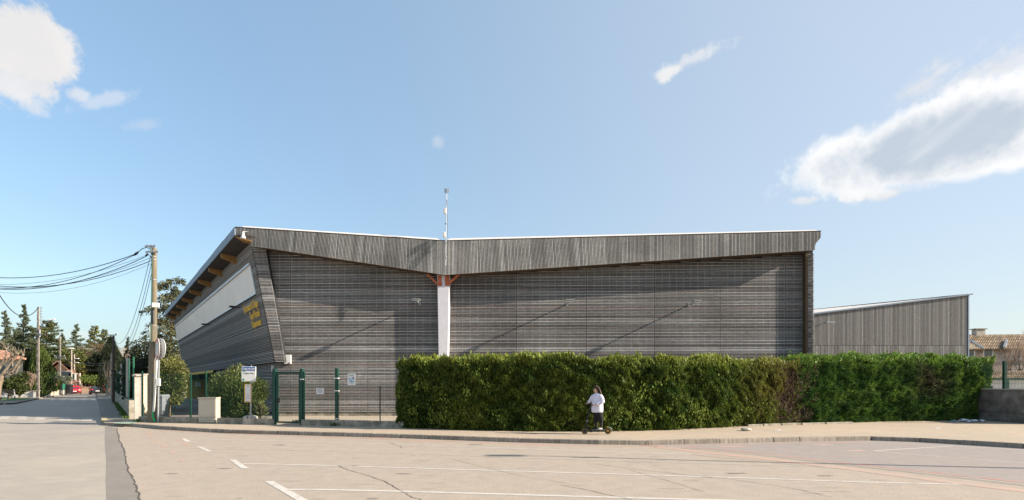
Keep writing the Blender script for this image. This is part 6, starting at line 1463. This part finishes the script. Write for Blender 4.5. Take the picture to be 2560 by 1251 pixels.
# ------------------------------------------------------------------ BUS STOP
c = G(617.5, 1062, KH); BYs = c.y; bs = thing('bus_stop_sign', 'bus stop sign with blue and white head, yellow-framed timetable and round concrete foot', 'bus stop', (c.x, BYs, KH)); sc_ = BYs / F
mb = MB(); mb.lathe((c.x, BYs + .28, KH), [(.278, 0), (.282, .012), (.285, .10), (.272, .105), (.272, .115), (.285, .12), (.285, .22), (.272, .225), (.272, .235), (.285, .24), (.283, .29), (.25, .325), (.15, .36), (.02, .375)], 28)
ft = mb.build('concrete_foot', MT['conclt'], bs); ft.data.polygons.foreach_set('use_smooth', [False] * len(ft.data.polygons))
mb = MB(); mb.box((c.x + .02, BYs - .008, KH + .30), (.02, .02, .10)); mb.box((c.x + .16, BYs + .04, KH + .29), (.03, .03, .03)); mb.build('socket', MT['blackm'], ft)
yb_ = BYs + .28; mb = MB(); mb.tube([(c.x, yb_, KH + .3), (c.x + .03, yb_, CAMH + (HZ - 914) * sc_)], .032, 12); mb.build('pole', MT['galv'], bs)
def P_(px, py, d=0): return PX(px, py, yb_ - .06 - d)
s2 = (yb_ - .06) / F
mb = MB(); hc = P_(622, 935.5); w_, h_ = 36.5 * s2, 37.5 * s2; mb.box(hc, (w_, .035, h_)); hd = bevel(mb.build('sign_head', MT['signw'], bs), .04, 4); hd.modifiers['bevel'].limit_method = 'ANGLE'
mb = MB(); mb.box(P_(622, 922.5, .019), (33 * s2, .004, 9.5 * s2)); bp_ = mb.build('blue_band', MT['blue'], hd)
def txt(body, px, py, size, m, parent, d=.024, sx=1.0, align='LEFT', name='lettering'):
    cu = bpy.data.curves.new(name, 'FONT'); cu.body = body; cu.size = size; cu.extrude = .001; cu.align_x = align; cu.offset = size * .02
    o = bpy.data.objects.new(name, cu); C.objects.link(o); cu.materials.append(m); o.parent = parent; o.location = P_(px, py, d) - root_loc(parent); o.rotation_euler = (R(90), 0, 0); o.scale = (sx, 1, 1); bpy.context.view_layer.update(); return to_mesh(o)
txt('Coll\u00e8ge Paul Val\u00e9ry', 606, 924.6, 5.4 * s2 * 1.25, MT['signw'], hd, .023, .60)
txt('TUT', 606.5, 930.5, 4.2 * s2, MT['gsign'], hd, .02)
mb = MB(); mb.box(P_(608.2, 934, .02), (1.6 * s2, .003, 1.8 * s2)); mb.box(P_(608.5, 949.5, .02), (4.6 * s2, .003, 4.8 * s2)); mb.build('green_logo', MT['gsign'], hd)
txt('Avignon  Poste', 611, 935.2, 3.9 * s2 * 1.2, MT['ink'], hd, .02, .8)
mb = MB(); tc_ = P_(619.5, 983.5); w_, h_ = 16 * s2, 45.5 * s2; mb.box(tc_, (w_, .035, h_), 0); tb_ = mb.build('timetable_frame', MT['fyel'], bs)
mb = MB(); mb.box(P_(619.5, 983.5, .0185), (13.4 * s2, .004, 43 * s2)); pp_ = mb.build('timetable_sheet', MT['paper'], tb_)
mb = MB()
for y_, l_ in ((965, 9), (968, 6), (985.5, 12), (990, 10), (992.5, 11), (995, 8), (997, 12)): mb.box(P_(619.5, y_, .021), (l_ * s2, .002, .45 * s2))
mb.box(P_(619.5, 1004, .021), (9 * s2, .002, 1.1 * s2)); mb.build('print', MT['ink'], pp_)

# ------------------------------------------------------------------ small things on the pavement
q = G(1865, 1077.5, KH); st = thing('stone', 'single pale flat stone lying on the pavement in front of the hedge', 'stone', q)
mb = MB(); mb.ell((q.x, q.y, KH + .055), (.19, .15, .065), 12, 7); o = mb.build('body', MT['stone'], st)
for v in o.data.vertices: v.co.x = max(-.155, min(.165, v.co.x)); v.co.z = min(v.co.z, KH + .095 - KH); v.co += Vector((random.uniform(-.006, .006), random.uniform(-.006, .006), random.uniform(-.006, .006)))
q = G(2425, 1055, KH); lt = thing('litter_heap', 'heap of crumpled plastic and paper litter at the end of the green hedge', 'litter', q)
rg = np.random.default_rng(12)
for k in range(16):
    mb = MB(); cx, cy = q.x + rg.normal(0, .45), q.y + rg.normal(0, .16); s_ = rg.uniform(.08, .22); pts_ = []
    a0 = rg.uniform(0, 6); gxy = [(i, j) for i in range(4) for j in range(3)]
    V = {(i, j): Vector((cx + (i - 1.5) * s_ * .6 * math.cos(a0) - (j - 1) * s_ * .5 * math.sin(a0), cy + (i - 1.5) * s_ * .6 * math.sin(a0) + (j - 1) * s_ * .5 * math.cos(a0), KH + .02 + abs(rg.normal(0, .05)))) for i, j in gxy}
    for i in range(3):
        for j in range(2): mb.face([V[i, j], V[i + 1, j], V[i + 1, j + 1], V[i, j + 1]])
    mb.build('scrap', MT['litter'] if k % 3 else MT[('inkblue', 'paper', 'bark')[k % 9 // 3]], lt)
for px, py, lb in ((1945, 1077, 'scrap of pale paper on the pavement near the flat stone'), (2345, 1072, 'small yellowish scrap on the pavement before the litter heap')):
    q = G(px, py, KH); o = thing('paper_scrap', lb, 'scrap', q); mb = MB(); mb.face([(q.x - .1, q.y, KH + .01), (q.x + .12, q.y - .03, KH + .012), (q.x + .1, q.y + .08, KH + .03), (q.x - .08, q.y + .07, KH + .015)]); mb.build('sheet', MT['paper'], o)
# unseen street lamp, added past the right edge to throw the shadow across the bays
q = Vector((14.6, 10.3, 0)); sl_ = thing('unseen_street_lamp', 'grey street lamp with a curved arm added unseen beyond the right edge for its shadow', 'street lamp', q)
mb = MB(); mb.tube([q, q + Vector((0, 0, 3.6)), q + Vector((-.0, .05, 5.2)), q + Vector((-.15, .15, 5.9)), q + Vector((-.7, .3, 6.25)), q + Vector((-1.3, .35, 6.3))], [.075, .06, .05, .045, .04, .035], 10); mb.build('column', MT['galv'], sl_)
mb = MB(); mb.box(q + Vector((-1.7, .38, 6.32)), (.8, .3, .12)); bevel(mb.build('lamp_head', MT['galv'], sl_), .03, 2)

# ------------------------------------------------------------------ CARS
def car(label, loc, rz, paint, grp='cars parked at the far end of the street', front=True):
    t = thing('parked_car', label, 'car', loc, rz, grp); mb = MB()
    st_ = [(-2.05, .42, .62, .74), (-1.9, .25, .95, .84), (-1.2, .2, 1.0, .88), (0, .2, .98, .88), (.9, .2, .94, .88), (1.6, .25, .84, .84), (2.0, .38, .66, .72)]
    b0 = 0
    for x, z0, z1, hw in st_:
        mb.v += [(x, -hw * .92, z0), (x, -hw, (z0 + z1) * .5), (x, -hw * .93, z1), (x, hw * .93, z1), (x, hw, (z0 + z1) * .5), (x, hw * .92, z0)]
    for i in range(len(st_) - 1):
        for j in range(6): a_ = i * 6 + j; b_ = i * 6 + (j + 1) % 6; mb.f.append((a_, b_, b_ + 6, a_ + 6)); mb.m.append(0)
    mb.f.append(tuple(range(6))); mb.f.append(tuple(range(36 + 5, 35, -1))); mb.m += [0, 0]
    o = mb.build('body', paint, t, True, smooth=False); bevel(o, .04, 2)
    mb = MB(); mb.hexa([(-1.85, -.76, .93), (1.0, -.76, .92), (1.0, .76, .92), (-1.85, .76, .93), (-1.35, -.58, 1.45), (.25, -.58, 1.47), (.25, .58, 1.47), (-1.35, .58, 1.45)]); bevel(mb.build('cabin', paint, t, True), .06, 2)
    mb = MB(); f = lambda s, z: None
    mb.hexa([(.60, -.60, 1.0), (.965, -.66, .97), (.965, .66, .97), (.60, .60, 1.0), (.28, -.50, 1.40), (.35, -.53, 1.38), (.35, .53, 1.38), (.28, .50, 1.40)]); mb.build('windscreen', MT['glass'], t, True)
    mb = MB(); mb.hexa([(-1.84, -.62, 1.0), (-1.5, -.6, 1.0), (-1.5, .6, 1.0), (-1.84, .62, 1.0), (-1.48, -.50, 1.38), (-1.3, -.5, 1.38), (-1.3, .5, 1.38), (-1.48, .50, 1.38)]); mb.build('rear_window', MT['glass'], t, True)
    for s_ in (-1, 1):
        mb = MB(); mb.hexa([(-1.5, s_ * .755, 1.0), (.75, s_ * .765, .98), (.75, s_ * .70, .98), (-1.5, s_ * .70, 1.0), (-1.25, s_ * .625, 1.38), (.25, s_ * .63, 1.38), (.25, s_ * .58, 1.38), (-1.25, s_ * .58, 1.38)]); mb.build('side_window', MT['glass'], t, True)
        mb = MB(); mb.box((1.86, s_ * .62, .70), (.22, .28, .14)); bevel(mb.build('headlight', MT['lamp'], t, True), .03, 2)
        mb = MB(); mb.box((-1.93, s_ * .68, .84), (.12, .22, .2)); bevel(mb.build('tail_light', MT['tail'], t, True), .03, 2)
        mb = MB(); mb.box((.62, s_ * .95, 1.0), (.14, .16, .12)); bevel(mb.build('mirror', paint, t, True), .02, 1)
        for x_ in (-1.28, 1.28):
            mb = MB(); mb.lathe((x_, s_ * .80, .31), [(.22, -.1), (.31, -.08), (.31, .08), (.22, .1)], 20, axis='y'); wh = mb.build('wheel', MT['rubber'], t, True); mb = MB(); mb.lathe((x_, s_ * .80 + s_ * .02, .31), [(.2, -.09), (.2, .09)], 14, axis='y'); mb.build('rim', MT['galv'], wh, True)
    for x_ in (2.03, -2.06): mb = MB(); mb.box((x_, 0, .5 if x_ > 0 else .6), (.03, .52, .11)); mb.build('number_plate', MT['signw'], t, True)
    mb = MB(); mb.box((1.98, 0, .48), (.1, 1.1, .16)); mb.build('grille', MT['blackm'], t, True)
    return t
SD = math.atan2(69, -56.3)
c = G(187, 985.5); car('bright red car facing down the street, first on the left', (c.x, c.y, .01), math.atan2(-c.y, -c.x) + .0, MT['carred'])
c = G(241, 986.5); car('black car seen from behind at the right kerb', (c.x, c.y, .01), math.atan2(c.y, c.x) + .08, MT['carblk'])
c = G(252, 984.4); car('red car parked just beyond the black one', (c.x, c.y, .01), math.atan2(c.y, c.x) + .1, MT['carred'])
c = G(259, 982.8); car('blue-grey car parked furthest at the right kerb', (c.x, c.y, .01), math.atan2(c.y, c.x) + .12, MT['carblu'])

# ------------------------------------------------------------------ SCOOTER
YS = 16.93
def sp_(px, py, dy=0): return Vector(((px - 1280) / F * YS, YS + dy, CAMH + (HZ - py) / F * YS))
w1, w2 = sp_(1461.8, 1080.3), sp_(1519.7, 1080.5); RW = .107
w1.z = w2.z = KH + RW + .004
sct = thing('electric_scooter', 'black electric kick scooter with gold wheel rims ridden along the pavement', 'scooter', (w1.x, YS, KH))
for wc in (w1, w2):
    mb = MB(); prof = [(RW - .028, -.022), (RW - .008, -.026), (RW, -.012), (RW, .012), (RW - .008, .026), (RW - .028, .022)]; mb.lathe(wc, prof, 26, axis='y'); wh = mb.build('wheel', MT['rubber'], sct)
    mb = MB(); mb.lathe(wc, [(RW - .022, -.028), (RW - .022, .028)], 22, axis='y'); rm = mb.build('rim', MT['gold'], wh); mb = MB(); mb.lathe(wc, [(RW - .032, -.032), (RW - .032, .032)], 18, axis='y'); mb.build('hub', MT['blackm'], wh)
s0 = sp_(1465.2, 1064); st_top = sp_(1476.5, 1012.8)
mb = MB(); mb.tube([w1 + Vector((-.0, -.045, 0)), s0 + Vector((-.01, -.03, .0)), s0 + Vector((0, 0, .03))], [.014, .018, .024], 8); mb.tube([w1 + Vector((0, .045, 0)), s0 + Vector((-.01, .03, 0)), s0 + Vector((0, 0, .03))], [.014, .018, .024], 8); mb.build('fork', MT['blackm'], sct)
mb = MB(); mb.tube([s0, st_top], [.026, .019], 12); stm = mb.build('stem', MT['blackm'], sct)
mb = MB(); c = s0.lerp(st_top, .22); mb.ell(c + Vector((0, -.02, 0)), (.028, .028, .028), 8, 6); mb.build('stem_latch', MT['galv'], stm)
mb = MB(); mb.tube([s0 + Vector((0, 0, -.01)), sp_(1474, 1077), sp_(1479, 1080)], [.024, .022, .03], 8); mb.build('down_tube', MT['blackm'], sct)
mb = MB(); dz_ = KH + .125; mb.box(((sp_(1478, 0).x + sp_(1513, 0).x) / 2, YS, dz_), (sp_(1513, 0).x - sp_(1477, 0).x, .16, .045)); bevel(mb.build('deck', MT['blackm'], sct), .012, 2)
mb = MB(); mb.box(((sp_(1478, 0).x + sp_(1513, 0).x) / 2, YS, dz_ + .025), (sp_(1512, 0).x - sp_(1479, 0).x, .15, .006)); mb.build('grip_mat', MT['bingrey'], sct)
mb = MB(); P = []
for k in range(9): a_ = R(105 - k * 14); P.append(w2 + Vector((math.cos(a_) * (RW + .025) * -1 * -1, 0, math.sin(a_) * (RW + .022))))
for i in range(8): mb.hexa([P[i] + Vector((0, -.035, 0)), P[i + 1] + Vector((0, -.035, 0)), P[i + 1] + Vector((0, .035, 0)), P[i] + Vector((0, .035, 0)), P[i] * 1 + Vector((0, -.03, .012)), P[i + 1] + Vector((.008, -.03, .008)), P[i + 1] + Vector((.008, .03, .008)), P[i] + Vector((0, .03, .012))])
mb.build('rear_fender', MT['galv'], sct)
mb = MB(); mb.box(w2 + Vector((-.01, -.036, 0)), (.07, .01, .02)); mb.box(w2 + Vector((-.03, -.02, RW + .03)), (.035, .03, .012)); mb.build('reflector', MT['fyel'], sct)
mb = MB(); P = [w1 + Vector((math.cos(R(a_)) * (RW + .02), 0, math.sin(R(a_)) * (RW + .02))) for a_ in (35, 60, 85, 110, 130)]
for i in range(4): mb.beam(P[i], P[i + 1], .05, .01)
mb.build('front_fender', MT['blackm'], sct)
hl = sp_(1468.4, 1010.2, .20); hr_ = sp_(1480.2, 1012.6, -.22)
mb = MB(); mb.tube([hl, st_top.lerp(hl, .3) + Vector((0, 0, .0)), st_top, hr_], .013, 8); hb = mb.build('handlebar', MT['blackm'], sct)
mb = MB(); mb.tube([hl, hl.lerp(st_top, .45)], .018, 8); mb.build('grip', MT['rubber'], hb); mb = MB(); mb.tube([hr_, hr_.lerp(st_top, .45)], .018, 8); mb.build('grip', MT['rubber'], hb)

# ------------------------------------------------------------------ PERSON
pr = thing('person', 'long-haired person in a pale lavender sweatshirt and black trousers riding the scooter', 'person', (sp_(1495, 0).x, YS, dz_ + .03))
def skinned(name, chain, m, parent, sub=2, root=0):
    """chain: list of (vertices [(pos, radius or (rx, ry))], connect_to index or None)"""
    V, E, Rr = [], [], []
    for pts_, con in chain:
        prev = con
        for p, r in pts_:
            V.append(tuple(Vector(p) - root_loc(parent))); Rr.append(r if isinstance(r, tuple) else (r, r)); i = len(V) - 1
            if prev is not None: E.append((prev, i))
            prev = i
    me = bpy.data.meshes.new(name); me.from_pydata(V, E, []); me.materials.append(m)
    o = bpy.data.objects.new(name, me); C.objects.link(o); o.parent = parent
    sk = o.modifiers.new('skin', 'SKIN'); sk.use_smooth_shade = True
    for i, v in enumerate(me.skin_vertices[0].data): v.radius = Rr[i]; v.use_root = (i == root)
    sb = o.modifiers.new('sub', 'SUBSURF'); sb.levels = sub; sb.render_levels = sub
    return o
foot_z = dz_ + .03
pel = sp_(1494.5, 1031); spn = sp_(1495, 1012); che = sp_(1493.5, 994); nek = sp_(1491.5, 983); hd0 = sp_(1489, 977.5); hd1 = sp_(1487.3, 970.5)
shN = sp_(1501, 987.5, -.13); elN = sp_(1504, 1004, -.19); wrN = sp_(1489, 1011.5, -.24); haN = sp_(1483, 1012.2, -.22)
shF = sp_(1484.5, 987.5, .13); elF = sp_(1478.5, 1002, .20); wrF = sp_(1472, 1008.5, .20); haF = sp_(1469.5, 1009.8, .19)
hiN = sp_(1499, 1034, -.08); knN = sp_(1502, 1053, -.07); anN = sp_(1503, 1071.5, -.05); toN = sp_(1496.5, 1075.5, -.07)
hiF = sp_(1491, 1034, .08); knF = sp_(1490.5, 1053, .07); anF = sp_(1492, 1071.5, .05); toF = sp_(1485.5, 1075.5, .04)
body = skinned('body', [([(pel, .10), (spn, .095), (che, .085), (nek, .042), (hd0, .065), (hd1, (.082, .075))], None),
    ([(shN, .032), (elN, .030), (wrN, .024), (haN, (.03, .02))], 2), ([(shF, .032), (elF, .030), (wrF, .024), (haF, (.03, .02))], 2),
    ([(hiN, .085), (knN, .058), (anN, .034), (toN + Vector((.03, 0, .012)), .02)], 0), ([(hiF, .085), (knF, .058), (anF, .034), (toF + Vector((.03, 0, .012)), .02)], 0)], MT['skin'], pr)
# fingers curled round the grips
for hc_, s_ in ((haN, -1), (haF, 1)):
    for k in range(4):
        b_ = hc_ + Vector((.004, (k - 1.5) * .02, .010)); skinned('finger', [([(b_ + Vector((.01, 0, 0)), .010), (b_ + Vector((-.028, 0, .006)), .0095), (b_ + Vector((-.042, 0, -.018)), .0085), (b_ + Vector((-.022, 0, -.036)), .0075)], None)], MT['skin'], pr, 1)
    b_ = hc_ + Vector((.012, s_ * -.03, 0)); skinned('thumb', [([(b_, .012), (b_ + Vector((-.005, s_ * -.02, -.018)), .011), (b_ + Vector((-.022, s_ * -.022, -.032)), .009)], None)], MT['skin'], pr, 1)
hem = sp_(1493.5, 1024)
def garment(name, mb, m, parent, vox=.011, smooth_it=6):
    o = mb.build(name, m, parent); md = o.modifiers.new('cloth', 'REMESH'); md.mode = 'VOXEL'; md.voxel_size = vox; md.use_smooth_shade = True
    sm = o.modifiers.new('smooth', 'SMOOTH'); sm.factor = .5; sm.iterations = smooth_it; return o
def rings(mb, spec, wdir, ddir, n=20):
    b0 = len(mb.v)
    for c, w_, d_ in spec:
        for k in range(n):
            a_ = 2 * math.pi * k / n; mb.v.append(tuple(Vector(c) + wdir * w_ * math.cos(a_) + ddir * d_ * math.sin(a_) * (1 + .05 * math.sin(3 * a_))))
    for i in range(len(spec) - 1):
        for k in range(n): a_ = b0 + i * n + k; b_ = b0 + i * n + (k + 1) % n; mb.f.append((a_, b_, b_ + n, a_ + n)); mb.m.append(0)
    mb.f.append(tuple(b0 + k for k in range(n - 1, -1, -1))); mb.f.append(tuple(b0 + (len(spec) - 1) * n + k for k in range(n))); mb.m += [0, 0]
wd1 = Vector((.80, -.60, 0)); dd1 = Vector((-.60, -.80, 0))
mb = MB()
rings(mb, [(sp_(1493, 1031.5), .185, .15), (sp_(1493, 1028), .205, .165), (sp_(1493.2, 1019), .205, .165), (sp_(1493.4, 1009), .195, .155), (sp_(1493.4, 1000), .185, .14), (sp_(1493, 993), .18, .13), (sp_(1492.8, 988.5), .165, .11), (sp_(1492.4, 985.6), .12, .088), (sp_(1492, 983), .058, .055)], wd1, dd1)
mb.tube([shN + Vector((-.05, .02, -.03)), shN + Vector((-.01, -.01, -.05)), shN.lerp(elN, .55) + Vector((.005, -.01, 0)), elN + Vector((.005, -.01, -.01)), elN.lerp(wrN, .35) + Vector((0, 0, -.012)), elN.lerp(wrN, .7), wrN.lerp(haN, .1)], [.06, .072, .066, .064, .060, .050, .036], 14)
mb.tube([shF + Vector((.05, -.02, -.03)), shF + Vector((.01, .0, -.05)), shF.lerp(elF, .55), elF + Vector((0, 0, -.01)), elF.lerp(wrF, .4), elF.lerp(wrF, .75), wrF.lerp(haF, .1)], [.06, .070, .065, .062, .056, .048, .036], 14)
sweat = garment('sweatshirt', mb, MT['sweat'], pr)
mb = MB()
for k in range(5): c = elN.lerp(wrN, .2 + k * .1); mb.box(c + Vector((0, -.058, .0)), (.034, .014, .02))
mb.build('printed_stripe', MT['blackc'], sweat)
trs = skinned('trousers', [([(sp_(1494.5, 1026), (.15, .13)), (sp_(1494.7, 1033), (.165, .145))], None), ([(hiN + Vector((0, 0, -.06)), .105), (sp_(1501.5, 1048, -.075), .088), (sp_(1502.3, 1060, -.065), .078)], 1), ([(hiF + Vector((0, 0, -.06)), .105), (sp_(1490.5, 1048, .075), .09), (sp_(1491, 1060, .065), .078)], 1)], MT['blackc'], pr, 2, 1)
for kn, an in ((knN, anN), (knF, anF)): skinned('legging', [([(kn, .063), (kn.lerp(an, .35), .062), (kn.lerp(an, .75), .045), (an, .042)], None)], MT['legging'], pr, 2)
for an, to, m_ in ((anN, toN, 'shoe'), (anF, toF, 'blackc')):
    z_ = foot_z + .035; skinned('shoe', [([(Vector((an.x + .035, an.y, z_)), (.042, .034)), (Vector((an.x - .02, an.y, z_ + .012)), (.048, .042)), (Vector((to.x + .02, to.y, z_ - .0)), (.046, .036)), (Vector((to.x - .035, to.y, z_ - .004)), (.04, .03))], None)], MT[m_], pr, 2)
# hair: cap plus long strands falling behind the shoulder
hc_ = (hd0 + hd1) / 2 + Vector((.018, .0, .028))
mb = MB(); mb.ell(hc_ + Vector((.018, .0, .012)), (.094, .092, .098), 18, 12); hr2 = mb.build('hair', MT['hair'], pr, smooth=True)
loc0 = root_loc(pr)
for v in hr2.data.vertices:     # open the cap at the face (face looks to -x, slightly to the camera and down)
    q = v.co + loc0 - hc_; f_ = q.dot(Vector((-.83, -.45, -.42)))
    if f_ > .035: v.co -= Vector((-.83, -.45, -.42)).normalized() * (f_ - .035) * .9
rg = random.Random(2)
mb = MB()
for k in range(16):
    a_ = -1 + 2 * k / 15; s_ = hc_ + Vector((.05 + .02 * rg.random(), a_ * .07 - .01, .03 + rg.uniform(-.01, .03)))
    mb.tube([s_ + Vector((-.03, 0, .02)), s_ + Vector((.03, 0, -.06)), s_ + Vector((.065, -.01, -.15)), s_ + Vector((.095 + .02 * rg.random(), a_ * .01 - .02, -.26)), s_ + Vector((.10, a_ * .02 - .02, -.34 - .06 * rg.random()))], [.022, .026, .023, .018, .007], 7)
garment('long_hair', mb, MT['hair'], pr, .008, 3)
fd = Vector((-.80, -.45, -.38)).normalized(); fu = Vector((-.33, -.2, .92)).normalized(); fr2 = fd.cross(fu).normalized(); fc = (hd0 + hd1) / 2 + fd * .066
skinned('nose', [([(fc + fu * .014, .008), (fc - fu * .012 + fd * .016, .012)], None)], MT['skin'], pr, 1)
for s_ in (-1, 1):
    mb = MB(); mb.ell(fc + fu * .018 + fr2 * s_ * .03 - fd * .004, (.010, .010, .007), 8, 6); mb.build('eye', MT['blackc'], pr); mb = MB(); mb.beam(fc + fu * .036 + fr2 * s_ * .018, fc + fu * .038 + fr2 * s_ * .044 - fd * .008, .006); mb.build('eyebrow', MT['hair'], pr)
mb = MB(); mb.beam(fc - fu * .036 + fr2 * .018 + fd * .004, fc - fu * .036 - fr2 * .018 + fd * .004, .008, .006); mb.build('mouth', mat('lips', (.38, .12, .10), .5, 0), pr)
for s_ in (-1, 1): mb = MB(); mb.ell((hd0 + hd1) / 2 + fr2 * s_ * .078 + Vector((.01, 0, 0)), (.016, .01, .026), 8, 6); mb.build('ear', MT['skin'], pr, smooth=True)
